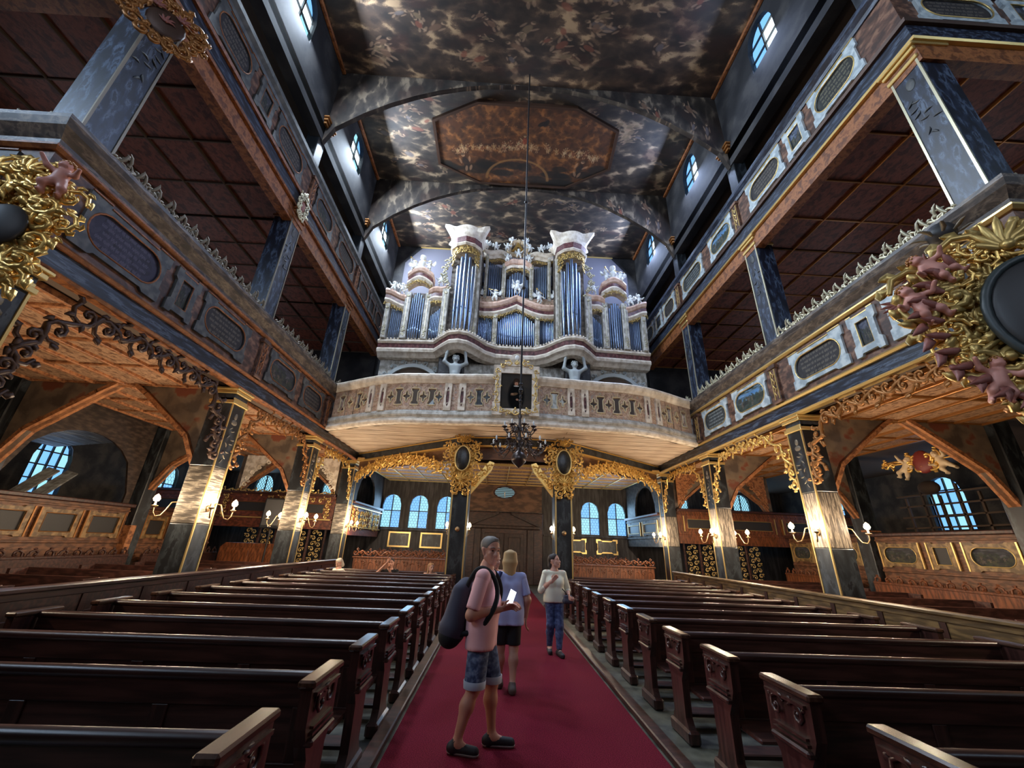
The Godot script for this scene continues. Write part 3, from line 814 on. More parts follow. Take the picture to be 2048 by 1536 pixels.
	g.ring(scaled(oc, Vector2(0, -10.7), Vector2(1.03, 1.05)), oc, -0.05, 0.09, d2)
	part(t, "frame", g, M.bronze)
	# windows: high ones in the clerestory
	var n := 1
	for s in [-1.0, 1.0]:
		var zs := [-6.25, -10.52, -14.62]
		for i in 3:
			var xf := face_x(s * A, -s)
			xf.origin += Vector3(s * 0.1, 14.3, zs[i])
			window("window_%d" % n, "high arched %s clerestory window over the %s gallery in the %s bay" % ["white-lit" if s < 0 else "blue-lit", "left" if s < 0 else "right", ["first", "middle", "organ"][i]], xf, 1.0, 1.45, 0.6, 2, 3, ["pane_white", "pane_white", "pane_cyan", "pane_cyan", "pane_white", "pane_blue"] if s < 0 else ["pane_blue", "pane_blue", "pane_blue", "pane_white", "pane_white", "pane_blue"], 0, "slate", [36.0, 50.0, 66.0][i] if s < 0 else [6.0, 18.0, 30.0][i], c8(214, 232, 252) if s < 0 else c8(190, 212, 255), 0.35)
			n += 1
	# rear windows, tall and arched, honeycomb leading
	for x in [-5.85, -4.45, -3.05, 3.05, 4.45, 5.85]:
		window("window_%d" % n, "arched leaded window in the end wall under the organ, window %s of the %s row" % [["beside the pillar", "in the middle", "at the corner"][int(absf(x) / 1.45) - 2], "left" if x < 0 else "right"], Transform3D(Basis.IDENTITY, Vector3(x, 2.4, -21.6)), 0.94, 1.6, 0.5, 2, 2, ["pane_cyan", "pane_blue", "pane_blue", "pane_cyan"], 4, "slate", 1.6, c8(170, 215, 255))
		n += 1
	for x in [-12.55, -9.1, 9.3, 12.65]:
		window("window_%d" % n, "small arched lattice window behind the %s end box, %s" % ["left" if x < 0 else "right", "near the outer wall" if absf(x) > 11 else "near the pillar"], Transform3D(Basis.IDENTITY, Vector3(x, 3.0, -21.6)), 0.9, 1.7, 0.5, 2, 2, ["pane_blue", "pane_cyan"], 7, "slate", 1.0, c8(170, 215, 255))
		n += 1
	for s in [-1.0, 1.0]:
		var xf := face_x(s * 14.9, -s)
		xf.origin += Vector3(0, 2.9, -18.1)
		window("window_%d" % n, "arched honeycomb window in the %s outer wall beyond the far pillar" % ["left" if s < 0 else "right"], xf, 1.1, 1.6, 0.5, 2, 2, ["pane_cyan", "pane_cyan", "pane_blue", "pane_cyan"], 4, "slate", 1.2, c8(170, 215, 255))
		n += 1
		xf = face_x(s * 14.9, -s)
		xf.origin += Vector3(0, 2.75, -13.3)
		window("window_%d" % n, "round-headed window in the %s outer wall behind the side box" % ["left" if s < 0 else "right"], xf, 1.2, 1.7, 0.6, 4, 4, ["pane_blue", "pane_blue", "pane_cyan"], 0, "slate", 0.8, c8(170, 205, 255))
		n += 1
	# windows high in the rear walls of the lower galleries, hidden from the floor by the gallery fronts
	for s in [-1.0, 1.0]:
		for i in 3:
			var xf := face_x(s * 11.36, -s)
			xf.origin += Vector3(0, 6.1, [-6.25, -10.52, -14.5][i])
			window("window_%d" % n, "arched window in the rear wall of the lower %s gallery, %s bay" % ["left" if s < 0 else "right", ["near", "middle", "far"][i]], xf, 1.2, 2.0, 0.6, 2, 3, ["pane_blue", "pane_cyan"], 0, "slate", 1.7, c8(222, 230, 246))
			n += 1
	# tall windows of the crossing, behind the viewer; they light the organ from the front
	for a in [[-14.7, 9.5, 2.5, -1.0, 46.0], [-14.7, 9.5, 7.5, -1.0, 34.0], [14.7, 9.5, 5.5, 1.0, 6.0]]:
		var xf := face_x(a[0], -a[3])
		xf.origin += Vector3(0, a[1], a[2])
		window("window_%d" % n, "tall crossing window on the %s side behind the viewer" % ["left" if a[3] < 0 else "right"], xf, 2.4, 5.0, 1.2, 4, 5, ["pane_white", "pane_blue"], 0, "slate", a[4], c8(200, 225, 255))
		n += 1
	for x in [-4.0, 4.0]:
		window("window_%d" % n, "tall gable window behind the viewer", Transform3D(Basis(Vector3.UP, PI), Vector3(x, 9.5, 13.75)), 2.4, 5.0, 1.2, 4, 5, ["pane_white", "pane_blue"], 0, "slate", 44.0, c8(216, 231, 255))
		n += 1

# ---------------------------------------------------------------- galleries
func gallery(s: float, level: int) -> void:
	var side := "left" if s < 0 else "right"
	var y := YG1 if level == 0 else YG2 + 0.28
	var tier := "lower" if level == 0 else "upper"
	var o := thing("gallery_front", "%s %s gallery front, a long %s parapet of framed panels between the pillars" % [tier, side, "dark" if s < 0 else "marbled"], "gallery")
	var frame_m: Material = M.pale_marble if s > 0 else M.dim_marble
	var edge: Material = M.gold_pale if s > 0 else M.beam_copper
	var zc := -3.72; var z1 := -16.35
	var path := [Vector3(A, 0, z1), Vector3(A, 0, zc), Vector3(14.7, 0, zc)]
	var sw := func(called: String, prof: Array, m: Material):
		var g := G.new()
		g.sweep(prof, path)
		part(o, called, mk(g, s), m)
	var b := func(x0: float, x1: float, ya: float, yb: float): return [Vector2(x0, y + ya), Vector2(x1, y + ya), Vector2(x1, y + yb), Vector2(x0, y + yb)]
	if level == 0:
		sw.call("beam", b.call(-0.1, 0.02, 0.05, 0.34), M.blue_marble)
		sw.call("lower_moulding", [Vector2(-0.12, y), Vector2(0.03, y), Vector2(0.055, y + 0.03), Vector2(0.03, y + 0.06), Vector2(-0.12, y + 0.06)], edge)
		sw.call("middle_moulding", [Vector2(-0.1, y + 0.32), Vector2(0.06, y + 0.32), Vector2(0.08, y + 0.36), Vector2(0.03, y + 0.41), Vector2(-0.1, y + 0.41)], edge)
		sw.call("backboard", b.call(-0.1, 0.0, 0.4, 1.42), M.brown_board)
		sw.call("upper_moulding", [Vector2(-0.1, y + 1.42), Vector2(0.03, y + 1.42), Vector2(0.07, y + 1.46), Vector2(0.07, y + 1.49), Vector2(-0.1, y + 1.49)], edge)
		sw.call("cornice", [Vector2(-0.14, y + 1.49), Vector2(0.05, y + 1.49), Vector2(0.06, y + 1.56), Vector2(0.16, y + 1.7), Vector2(0.19, y + 1.8), Vector2(0.19, y + 1.86), Vector2(-0.14, y + 1.86)], M.grey_marble)
	else:
		sw.call("soffit_beam", b.call(-0.26, -0.02, -0.42, 0.0), M.beam_copper)
		sw.call("beam", b.call(-0.1, 0.02, 0.05, 0.46), M.blue_marble)
		sw.call("lower_moulding", [Vector2(-0.12, y), Vector2(0.05, y), Vector2(0.07, y + 0.04), Vector2(0.02, y + 0.08), Vector2(-0.12, y + 0.08)], edge)
		sw.call("middle_moulding", [Vector2(-0.1, y + 0.44), Vector2(0.08, y + 0.44), Vector2(0.1, y + 0.5), Vector2(0.03, y + 0.55), Vector2(-0.1, y + 0.55)], M.bronze if s > 0 else edge)
		sw.call("backboard", b.call(-0.1, 0.0, 0.55, 1.5), M.brown_board)
		sw.call("cornice", [Vector2(-0.12, y + 1.5), Vector2(0.03, y + 1.5), Vector2(0.05, y + 1.58), Vector2(0.12, y + 1.66), Vector2(0.12, y + 1.78), Vector2(-0.12, y + 1.78)], M.blue_marble if s > 0 else M.dim_marble)
	# framed panels: [z far, z near, kind]
	var lo := y + (0.5 if level == 0 else 0.6); var hi := y + (1.34 if level == 0 else 1.46)
	var pan := []
	if level == 0: pan = [[-5.68, -4.22, 0], [-6.4, -5.82, 1], [-8.05, -6.55, 0], [-10.43, -8.92, 2], [-12.2, -10.72, 0], [-14.2, -12.95, 2], [-15.9, -14.5, 0]]
	else: pan = [[-5.66, -4.4, 0], [-6.5, -5.84, 1], [-8.06, -6.64, 0], [-10.2, -8.85, 2], [-12.27, -10.65, 0], [-14.05, -12.85, 0], [-14.95, -14.15, 1], [-16.1, -15.05, 0]]
	var k := 0
	for p in pan:
		panel(o, face_x(A, -1), p[0], p[1], lo, hi, p[2], frame_m, s, k + level * 3, edge)
		k += 1
	for p in [[A + 0.35, A + 1.9, 0], [A + 2.05, A + 2.65, 1], [A + 2.8, A + 4.3, 0], [A + 4.6, A + 6.1, 2], [A + 6.3, A + 7.8, 0]]:
		panel(o, Transform3D(Basis.IDENTITY, Vector3(0, 0, zc)), p[0], p[1], lo, hi, p[2], frame_m, s, k, edge)
		k += 1
	# small pilasters over the pillars
	for z in [-8.6, -12.55]:
		var g := G.new()
		g.span(A - 0.07, A + 0.02, lo - 0.08, hi + 0.02, z - 0.1, z + 0.1, 0.012)
		g.span(A - 0.1, A + 0.02, lo - 0.1, lo - 0.02, z - 0.14, z + 0.14, 0.01)
		g.span(A - 0.1, A + 0.02, hi - 0.06, hi + 0.04, z - 0.14, z + 0.14, 0.01)
		part(o, "pilaster", mk(g, s), M.brown_board)
		g = G.new()
		for d in [-1.0, 1.0]: g.span(A - 0.085, A - 0.065, lo, hi - 0.08, z + d * 0.075 - 0.012, z + d * 0.075 + 0.012)
		rng.seed = 5
		for i in 7: leaf(g, Vector3(A - 0.08, lo + 0.1 + i * 0.09, z), Vector3(0, 1, 0.5 if i % 2 else -0.5).normalized(), Vector3(-1, 0, 0), 0.1, 0.02)
		part(o, "pilaster_gilding", mk(g, s), edge)
	# carved cresting on the lower cornice, one run a bay
	if level == 0:
		rng.seed = 77 + int(s)
		for bay in [[-4.25, -8.2], [-8.8, -12.3], [-12.85, -13.3]]:
			var g := G.new()
			var pts := []
			var nn := maxi(2, int(absf(bay[1] - bay[0]) / 0.14))
			for i in nn: pts.append(Vector3(A + 0.0, y + 1.98 + (0.05 if i % 3 == 1 else 0.0), lerpf(bay[0], bay[1], (i + 0.5) / nn)))
			run_scrolls(g, pts, Vector3(-1, 0, 0), 0.12, 0.02, 3)
			for i in nn: leaf(g, pts[i] + Vector3(-0.02, 0.02, 0), Vector3(-0.2, 1, 0.35 if i % 2 else -0.35).normalized(), Vector3(-1, 0, 0), 0.2, 0.03)
			g.span(A - 0.02, A + 0.02, y + 1.86, y + 1.9, minf(bay[0], bay[1]), maxf(bay[0], bay[1]))
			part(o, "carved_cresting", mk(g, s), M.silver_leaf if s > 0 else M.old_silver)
		var g2 := G.new()
		var pts2 := []
		for i in 12: pts2.append(Vector3(A + 0.4 + i * 0.22, y + 1.98, zc - 0.02))
		run_scrolls(g2, pts2, Vector3(0, 0, 1), 0.11, 0.02, 2)
		part(o, "carved_cresting", mk(g2, s), M.silver_leaf if s > 0 else M.old_silver)
func panel(o: Node3D, xf: Transform3D, u0: float, u1: float, lo: float, hi: float, kind: int, frame_m: Material, s: float, k: int, edge: Material) -> void:
	var er := eared(u0, lo, u1, hi, 0.05)
	var inner := rect_poly(u0 + 0.16, lo + 0.17, u1 - 0.16, hi - 0.17)
	if kind != 1: inner = stadium(u0 + 0.13, lo + 0.14, u1 - 0.13, hi - 0.14)
	var g := G.new()
	if kind == 1: ring_any(g, er, inner, -0.01, 0.055, xf)
	else: ring_any(g, er, inner, -0.01, 0.045, xf)
	var f := part(o, "panel_frame", mk(g, s), frame_m)
	g = G.new()
	g.face(inner, 0.012, xf)
	var pic: Material
	if kind == 0: pic = M["writing_%d" % (k % 3)] if s > 0 else (M.writing_violet if k == 0 else M.writing_2)
	elif kind == 1: pic = M["scene_%d" % (1 + k % 2)] if s > 0 else M.scene_dark
	else: pic = M["scene_%d" % (k % 3)] if s > 0 else M.scene_dark
	part(f, "picture", mk(g, s), pic)
	g = G.new()
	var l := []
	for p in inner: l.append(xf * Vector3(p.x, p.y, 0.046))
	l.append(l[0])
	g.tube(l, 0.014, 4)
	for p in [Vector2(u0, hi), Vector2((u0 + u1) / 2, hi - 0.05)]: pass
	g.box(xf * Vector3((u0 + u1) / 2, hi - 0.045, 0.045), (xf.basis * Vector3((u1 - u0) * 0.58, 0.02, 0.03)).abs())
	for e in [u0 + (u1 - u0) * 0.1, u1 - (u1 - u0) * 0.1]: g.box(xf * Vector3(e, hi + 0.004, 0.045), (xf.basis * Vector3((u1 - u0) * 0.2, 0.02, 0.03)).abs())
	part(f, "gilt_edge", mk(g, s), edge)

# ---------------------------------------------------------------- pillars
func pillar(s: float, i: int) -> void:
	var side := "left" if s < 0 else "right"
	var z: float = PZ[i]
	var which: String = ["at the crossing corner", "between the first and second bay", "beside the organ balcony end", "at the corner under the organ balcony"][i]
	var o := thing("nave_pillar", "tall square marbled %s nave pillar %s" % [side, which], "pillar", Vector3(0, 0, 0), 0, "square pillars along the nave")
	var x0 := A + 0.03; var x1 := A + 0.5; var h := 0.235
	var g := G.new()
	g.span(x0, x1, 0.0, 1.92, z - h, z + h, 0.015)
	g.span(x0 - 0.05, x1 + 0.05, 0, 0.5, z - h - 0.05, z + h + 0.05, 0.02)
	part(o, "lower_shaft", mk(g, s), M.pillar_dark)
	g = G.new()
	g.span(x0 + 0.004, x1 - 0.004, 1.92, 3.02, z - h + 0.004, z + h - 0.004, 0.012)
	part(o, "marbled_band", mk(g, s), M.pillar_band if s < 0 else M.pillar_streak)
	g = G.new()
	g.span(x0, x1, 3.02, YG1, z - h, z + h, 0.015)
	part(o, "upper_shaft", mk(g, s), M.pillar_dark)
	# gilt edge strips on the nave face and a painted figure in low relief
	for d in [-1.0, 1.0]:
		g = G.new()
		g.span(x0 - 0.014, x0 + 0.01, 0.52, 4.36, z + d * (h - 0.02) - 0.016, z + d * (h - 0.02) + 0.016)
		part(o, "gilt_strip", mk(g, s), M.gold_pale)
	g = G.new()
	rng.seed = 300 + i
	g.ell(Vector3(x0, 4.12, z), Vector3(0.016, 0.075, 0.055), Basis.IDENTITY, 8, 6)
	g.ell(Vector3(x0, 3.99, z), Vector3(0.014, 0.06, 0.1), Basis.IDENTITY, 8, 5)
	for k in 9: leaf(g, Vector3(x0, 3.88 - k * 0.085, z + rng.randf_range(-0.05, 0.05)), Vector3(0, rng.randf_range(-1, 0.2), rng.randf_range(-1, 1)).normalized(), Vector3(-1, 0, 0), 0.11, 0.018)
	part(o, "painted_figure", mk(g, s), M.old_silver)
	g = G.new()
	for a in [[4.36, 4.44, 0.03], [4.44, 4.5, 0.0], [4.58, 4.66, 0.04], [4.66, 4.71, 0.07]]:
		g.span(x0 - a[2] - 0.01, x1 + a[2], a[0], a[1], z - h - a[2], z + h + a[2], 0.01)
	part(o, "capital", mk(g, s), M.gold_pale)
	if i < 3:
		# the shaft goes on through the lower gallery and stands again over the upper one
		g = G.new()
		g.span(x0, x1, 6.5, 9.62, z - h, z + h, 0.012)
		part(o, "gallery_shaft", mk(g, s), M.blue_pillar)
		for d in [-1.0, 1.0]:
			g = G.new()
			g.span(x0 - 0.012, x0 + 0.01, 6.5, 9.6, z + d * (h - 0.018) - 0.018, z + d * (h - 0.018) + 0.018)
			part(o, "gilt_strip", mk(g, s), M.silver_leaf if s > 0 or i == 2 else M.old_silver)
		g = G.new()
		g.ell(Vector3(x0, 9.25, z), Vector3(0.015, 0.12, 0.08), Basis.IDENTITY, 8, 6)
		for k in 9: leaf(g, Vector3(x0, 8.95 - k * 0.1, z + rng.randf_range(-0.08, 0.08)), Vector3(0, rng.randf_range(-1, 0.3), rng.randf_range(-1, 1)).normalized(), Vector3(-1, 0, 0), 0.13, 0.02)
		part(o, "painted_figure", mk(g, s), M.dim_marble)
		g = G.new()
		for a in [[9.58, 9.66, 0.03], [9.66, 9.76, 0.0], [9.76, 9.83, 0.05], [9.83, 9.89, 0.09]]:
			g.span(x0 - a[2] - 0.01, x1 + a[2], a[0], a[1], z - h - a[2], z + h + a[2], 0.01)
		part(o, "gallery_capital", mk(g, s), M.gold_pale if s > 0 else M.beam_copper)
		g = G.new()
		g.span(x0, x1 - 0.1, 11.66, 13.3, z - 0.18, z + 0.18, 0.012)
		part(o, "top_post", mk(g, s), M.pillar_dark)
		g = G.new()
		for a in [[13.28, 13.36, 0.05], [13.38, 13.46, 0.09], [13.48, 13.54, 0.12]]:
			g.span(x0 - 0.06 - a[2], x1, a[0], a[1], z - 0.18 - a[2], z + 0.18 + a[2], 0.01)
		part(o, "top_capital", mk(g, s), M.gilt_brown)
	# outer pillar of the aisle, across from it
	if i == 1 or i == 2:
		var p := thing("aisle_pillar", "dark square %s aisle pillar at the side box, %s" % [side, "nearer the crossing" if i == 1 else "farther down the aisle"], "pillar", Vector3.ZERO, 0, "dark pillars along the side boxes")
		g = G.new()
		g.span(10.78, 11.22, 0, 4.82, z - 0.22, z + 0.22, 0.02)
		part(p, "shaft", mk(g, s), M.pillar_dark)
		g = G.new()
		g.span(10.76, 11.24, 0.9 if s < 0 else 2.5, 1.9 if s < 0 else 2.55, z + 0.05, z + 0.24, 0.01)
		part(p, "inner_post", mk(g, s), M.brace)
	# polygonal braces across the aisle
	if i >= 1:
		for e in [0, 1]:
			var bx := thing("aisle_brace", "painted knee brace on the %s %s pillar %s" % [side, ["nave", "outer"][e], ["", "nearer the crossing", "beside the balcony end", "under the balcony"][i]], "brace", Vector3.ZERO, 0, "knee braces across the aisles")
			var base: float = x1 if e == 0 else 10.78
			var d := 1.0 if e == 0 else -1.0
			var pl := PackedVector2Array([Vector2(base, 2.9), Vector2(base + d * 0.42, 3.62), Vector2(base + d * 1.55, 4.5), Vector2(base + d * 1.95, 4.78), Vector2(base, 4.78)])
			g = G.new()
			g.prism(pl, z - 0.05, z + 0.05)
			part(bx, "painted_board", mk(g, s), M.brace_board)
			g = G.new()
			for q in 3:
				var a := pl[q]; var b := pl[q + 1]
				var m := (b - a).normalized()
				var nn := Vector2(-m.y, m.x) * (1.0 if d < 0 else 1.0)
				if (nn.x * d) > 0: nn = -nn
				g.prism(PackedVector2Array([a - m * 0.01, b + m * 0.01, b + m * 0.01 + nn * 0.09, a - m * 0.01 + nn * 0.09]), z - 0.12, z + 0.12)
			part(bx, "brace_timber", mk(g, s), M.brace)

# ---------------------------------------------------------------- carved arch hangings between the pillars
func valance(s: float, i: int) -> void:
	var side := "left" if s < 0 else "right"
	var za: float = PZ[i] - 0.28; var zb: float = PZ[i + 1] + 0.28
	rng.seed = 900 + i * 7 + int(s)
	var g := G.new()
	var un := Vector3(-1, 0, 0)
	var pts := []
	var L := za - zb
	for k in 5: pts.append(Vector3(A + 0.06, 3.25 + k * 0.22, za - 0.05 - 0.05 * k - (0.12 if k > 3 else 0.0)))
	var nn := int((L - 0.9) / [0.3, 0.26, 0.24][i])
	for k in nn: pts.append(Vector3(A + 0.06, 4.42 + 0.09 * sin(PI * (k + 0.5) / nn), za - 0.5 - (L - 1.0) * (k + 0.5) / nn))
	for k in range(4, -1, -1): pts.append(Vector3(A + 0.06, 3.25 + k * 0.22, zb + 0.05 + 0.05 * k + (0.12 if k > 3 else 0.0)))
	run_scrolls(g, pts, un, [0.18, 0.15, 0.14][i], [0.034, 0.028, 0.026][i], 3)
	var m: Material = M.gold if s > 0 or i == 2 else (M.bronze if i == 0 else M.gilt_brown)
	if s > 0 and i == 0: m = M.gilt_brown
	solo("carved_valance", g if s > 0 else mk(g, s), m, "openwork %s scroll valance hanging under the %s gallery beam in the %s bay" % ["dark brown" if s < 0 and i == 0 else "gilded", side, ["near", "middle", "far"][i]], "valance", "carved scroll valances under the gallery beams")

# ---------------------------------------------------------------- boarded ceilings under the galleries
func boards(parent: Node3D, s: float, x0: float, x1: float, z0: float, z1: float, y: float, nx: int, nz: int, m: Material, bm: Material, bw := 0.035) -> void:
	for i in nx:
		for j in nz:
			var g := G.new()
			var a := lerpf(x0, x1, float(i) / nx); var b := lerpf(x0, x1, float(i + 1) / nx)
			var c := lerpf(z0, z1, float(j) / nz); var d := lerpf(z0, z1, float(j + 1) / nz)
			var k := 0.008 * float((i * 7 + j * 3) % 3)
			g.span(a + 0.004, b - 0.004, y - 0.02 - k, y + 0.04, minf(c, d) + 0.004, maxf(c, d) - 0.004)
			part(parent, "board", mk(g, s), m)
	for i in range(0, nx + 1):
		var g := G.new()
		var a := lerpf(x0, x1, float(i) / nx)
		g.span(a - bw, a + bw, y - 0.085, y + 0.02, minf(z0, z1), maxf(z0, z1), 0.012)
		part(parent, "batten", mk(g, s), bm)
	for j in range(0, nz + 1):
		var g := G.new()
		var c := lerpf(z0, z1, float(j) / nz)
		g.span(x0, x1, y - 0.07, y + 0.02, c - bw, c + bw, 0.01)
		part(parent, "batten", mk(g, s), bm)
func aisle_ceilings() -> void:
	for s in [-1.0, 1.0]:
		var side := "left" if s < 0 else "right"
		for i in 3:
			var o := thing("boarded_ceiling", "coffered brown board ceiling under the lower %s gallery, %s bay" % [side, ["near", "middle", "far"][i]], "ceiling", Vector3.ZERO, 0, "board ceilings under the galleries")
			boards(o, s, A + 0.55, 10.75, PZ[i] - 0.06, PZ[i + 1] + 0.06, 4.79, 6, 3 if s > 0 else 4, M.ceil_board, M.gilt_brown if s > 0 else M.brace)
			var p := thing("boarded_ceiling", "dark red board ceiling under the upper %s gallery, %s bay" % [side, ["near", "middle", "far"][i]], "ceiling", Vector3.ZERO, 0, "board ceilings under the galleries")
			boards(p, s, A + 0.3, 11.35, PZ[i] - 0.0, PZ[i + 1] + 0.0, 9.72, 5, 4, M.ceil_board_red, M.gilt_brown if s > 0 else M.deck_wood, 0.02)
		var g := G.new()
		rng.seed = 31
		var pts := []
		for k in 26: pts.append(Vector3(11.3, 8.75, -4.6 - k * 0.44))
		run_scrolls(g, pts, Vector3(-1, 0, 0), 0.16, 0.03, 2)
		g.span(11.28, 11.4, 8.5, 8.58, -16.4, -4.0)
		g.span(11.28, 11.4, 8.95, 9.05, -16.4, -4.0)
		solo("carved_frieze", mk(g, s), M.gilt_brown if s > 0 else M.old_silver, "carved frieze along the rear wall of the %s gallery" % side, "frieze", "gallery rear friezes")
	var r := thing("boarded_ceiling", "coffered ceiling of brown squares with pale battens over the rear vestibule", "ceiling", Vector3.ZERO, 0, "board ceilings under the galleries")
	boards(r, 1, -6.1, 6.1, -16.0, -21.4, 4.76, 12, 6, M.ceil_board, M.gold_pale, 0.016)

# ---------------------------------------------------------------- pews
func pew_end_poly() -> PackedVector2Array:      # local x = along the nave (0 at the back rail), y up
	return PackedVector2Array([Vector2(-0.2, 0.0), Vector2(0.2, 0.0), Vector2(0.2, 0.1), Vector2(0.13, 0.2), Vector2(0.13, 0.52), Vector2(0.18, 0.6), Vector2(0.23, 0.7), Vector2(0.24, 0.9), Vector2(-0.22, 0.9), Vector2(-0.22, 0.6), Vector2(-0.15, 0.52), Vector2(-0.14, 0.2), Vector2(-0.2, 0.1)])
func make_pew(x0: float, x1: float) -> Node3D:      # x0 aisle end, x1 outer end; local z 0 at the back rail, facing +z
	var o := thing("pew", "", "pew", Vector3.ZERO, 0, "rows of dark wooden pews")
	var s := signf(x1 - x0)
	var a := minf(x0, x1); var b := maxf(x0, x1)
	var g := G.new()
	g.tube([Vector3(a + 0.05, 0.9, 0), Vector3(b - 0.05, 0.9, 0)], 0.036, 8)
	part(o, "top_rail", g, M.pew)
	# panelled back: stiles, rails and recessed panels
	g = G.new()
	g.span(a + 0.05, b - 0.05, 0.74, 0.88, -0.016, 0.016, 0.004)
	g.span(a + 0.05, b - 0.05, 0.38, 0.46, -0.016, 0.016, 0.004)
	part(o, "back_rails", g, M.pew)
	var nn := 4
	for i in nn + 1:
		g = G.new()
		var x := lerpf(a + 0.1, b - 0.1, float(i) / nn)
		g.span(x - 0.05, x + 0.05, 0.46, 0.74, -0.015, 0.015, 0.004)
		part(o, "back_stile", g, M.pew_v)
	for i in nn:
		g = G.new()
		g.span(lerpf(a + 0.1, b - 0.1, float(i) / nn) + 0.05, lerpf(a + 0.1, b - 0.1, float(i + 1) / nn) - 0.05, 0.46, 0.74, -0.007, 0.004)
		part(o, "back_panel", g, M.pew)
	g = G.new()
	g.span(a + 0.05, b - 0.05, 0.41, 0.445, 0.0, 0.38, 0.01)
	part(o, "seat", g, M.pew)
	g = G.new()
	g.span(a + 0.05, b - 0.05, 0.12, 0.16, -0.32, -0.14, 0.01)
	part(o, "kneeler", g, M.floor_stone if false else M.stall_dark)
	# ends: shaped boards with a polished cap and carving on the aisle face
	for e in [x0, x1]:
		var f: float = 1.0 if e == a else -1.0      # towards the bench
		var xf := Transform3D(Basis(Vector3(0, 0, 1), Vector3(0, 1, 0), Vector3(-1, 0, 0)), Vector3(e, 0, 0))
		g = G.new()
		g.prism(pew_end_poly(), -0.035, 0.035, xf)
		var pe := part(o, "end_panel", g, M.pew_v)
		g = G.new()
		g.box(Vector3(e, 0.925, 0.01), Vector3(0.11, 0.045, 0.5), Basis.IDENTITY, 0.012)
		part(pe, "end_cap", g, M.pew_cap)
		if e == x0:
			g = G.new()
			var ox: float = e - f * 0.045
			var un := Vector3(-f, 0, 0)
			scroll(g, Vector3(ox, 0.8, -0.08), Vector3(0, 0, 1), Vector3(0, 1, 0), 0.075, 0.5, 1.2, 0.012, 1, 2, 9)
			scroll(g, Vector3(ox, 0.8, 0.1), Vector3(0, 0, -1), Vector3(0, 1, 0), 0.075, 0.5, 1.2, 0.012, 1, 2, 9)
			g.span(ox - 0.012, ox + 0.012, 0.855, 0.875, -0.19, 0.2)
			g.span(ox - 0.014, ox + 0.014, 0.685, 0.7, -0.14, 0.17)
			g.span(ox - 0.03, ox + 0.03, 0.6, 0.64, -0.17, 0.19, 0.012)
			g.span(ox - 0.018, ox + 0.018, 0.655, 0.67, -0.15, 0.18)
			part(pe, "end_carving", g, M.pew_v)
			g = G.new()
			g.box(Vector3(e, 0.06, 0.0), Vector3(0.12, 0.12, 0.46), Basis.IDENTITY, 0.02)
			part(pe, "foot_block", g, M.pew_v)
	return o
func pews() -> void:
	var proto := {}
	var ord := ["nearest the crossing", "second", "third", "fourth", "fifth", "sixth", "seventh", "eighth", "ninth", "tenth", "eleventh", "twelfth", "last before the organ pillars"]
	for s in [-1.0, 1.0]:
		for i in 13:
			var l := "dark brown panelled pew of the %s block, %s row from the crossing" % ["left" if s < 0 else "right", ord[i]]
			if i == 0: l = "dark brown panelled pew of the %s block in the row %s" % ["left" if s < 0 else "right", ord[i]]
			elif i == 12: l = "dark brown panelled pew of the %s block, the row %s" % ["left" if s < 0 else "right", ord[i]]
			var o: Node3D
			if i == 0:
				o = make_pew(s * 1.57, s * 5.3)
				proto[s] = o
				o.set_meta("label", l)
			else: o = copy(proto[s], l)
			o.position.z = -2.29 - 0.907 * i
	# carpet and the timber kerbs beside it
	var g := G.new()
	g.span(-1.36, 1.16, 0.002, 0.016, -20.4, 3.0, 0.004)
	solo("red_carpet", g, M.carpet, "long deep red carpet down the middle of the aisle", "carpet")
	for s in [-1.0, 1.0]:
		g = G.new()
		g.span((1.19 if s > 0 else -1.52), (1.32 if s > 0 else -1.39), 0, 0.07, -14.2, 2.0, 0.012)
		solo("pew_kerb", g, M.stall_dark, "low dark timber kerb along the %s side of the aisle" % ["left" if s < 0 else "right"], "kerb", "timber kerbs beside the carpet")
		# partition behind the outer pew ends
		var o := thing("side_partition", "long low panelled wooden partition between the %s pews and the pillars" % ["left" if s < 0 else "right"], "partition")
		g = G.new()
		g.span(5.9, 5.96, 0.0, 1.0, -15.2, 1.5)
		part(o, "board_wall", mk(g, s), M.stall_dark if s < 0 else M.stall_olive)
		g = G.new()
		g.span(5.84, 6.02, 1.04, 1.1, -15.2, 1.5, 0.015)
		part(o, "cap_rail", mk(g, s), M.pew_z if s < 0 else M.stall_olive)
		g = G.new()
		g.span(5.885, 5.975, 0.96, 1.04, -15.2, 1.5, 0.008)
		g.span(5.885, 5.975, 0.68, 0.76, -15.2, 1.5, 0.008)
		part(o, "long_rails", mk(g, s), M.pew_z if s < 0 else M.stall_olive)
		for k in 17:
			g = G.new()
			var z := -15.0 + k * 0.98
			g.span(5.885, 5.9, 0.76, 0.96, z - 0.05, z + 0.05)
			part(o, "stile", mk(g, s), M.pew_v)

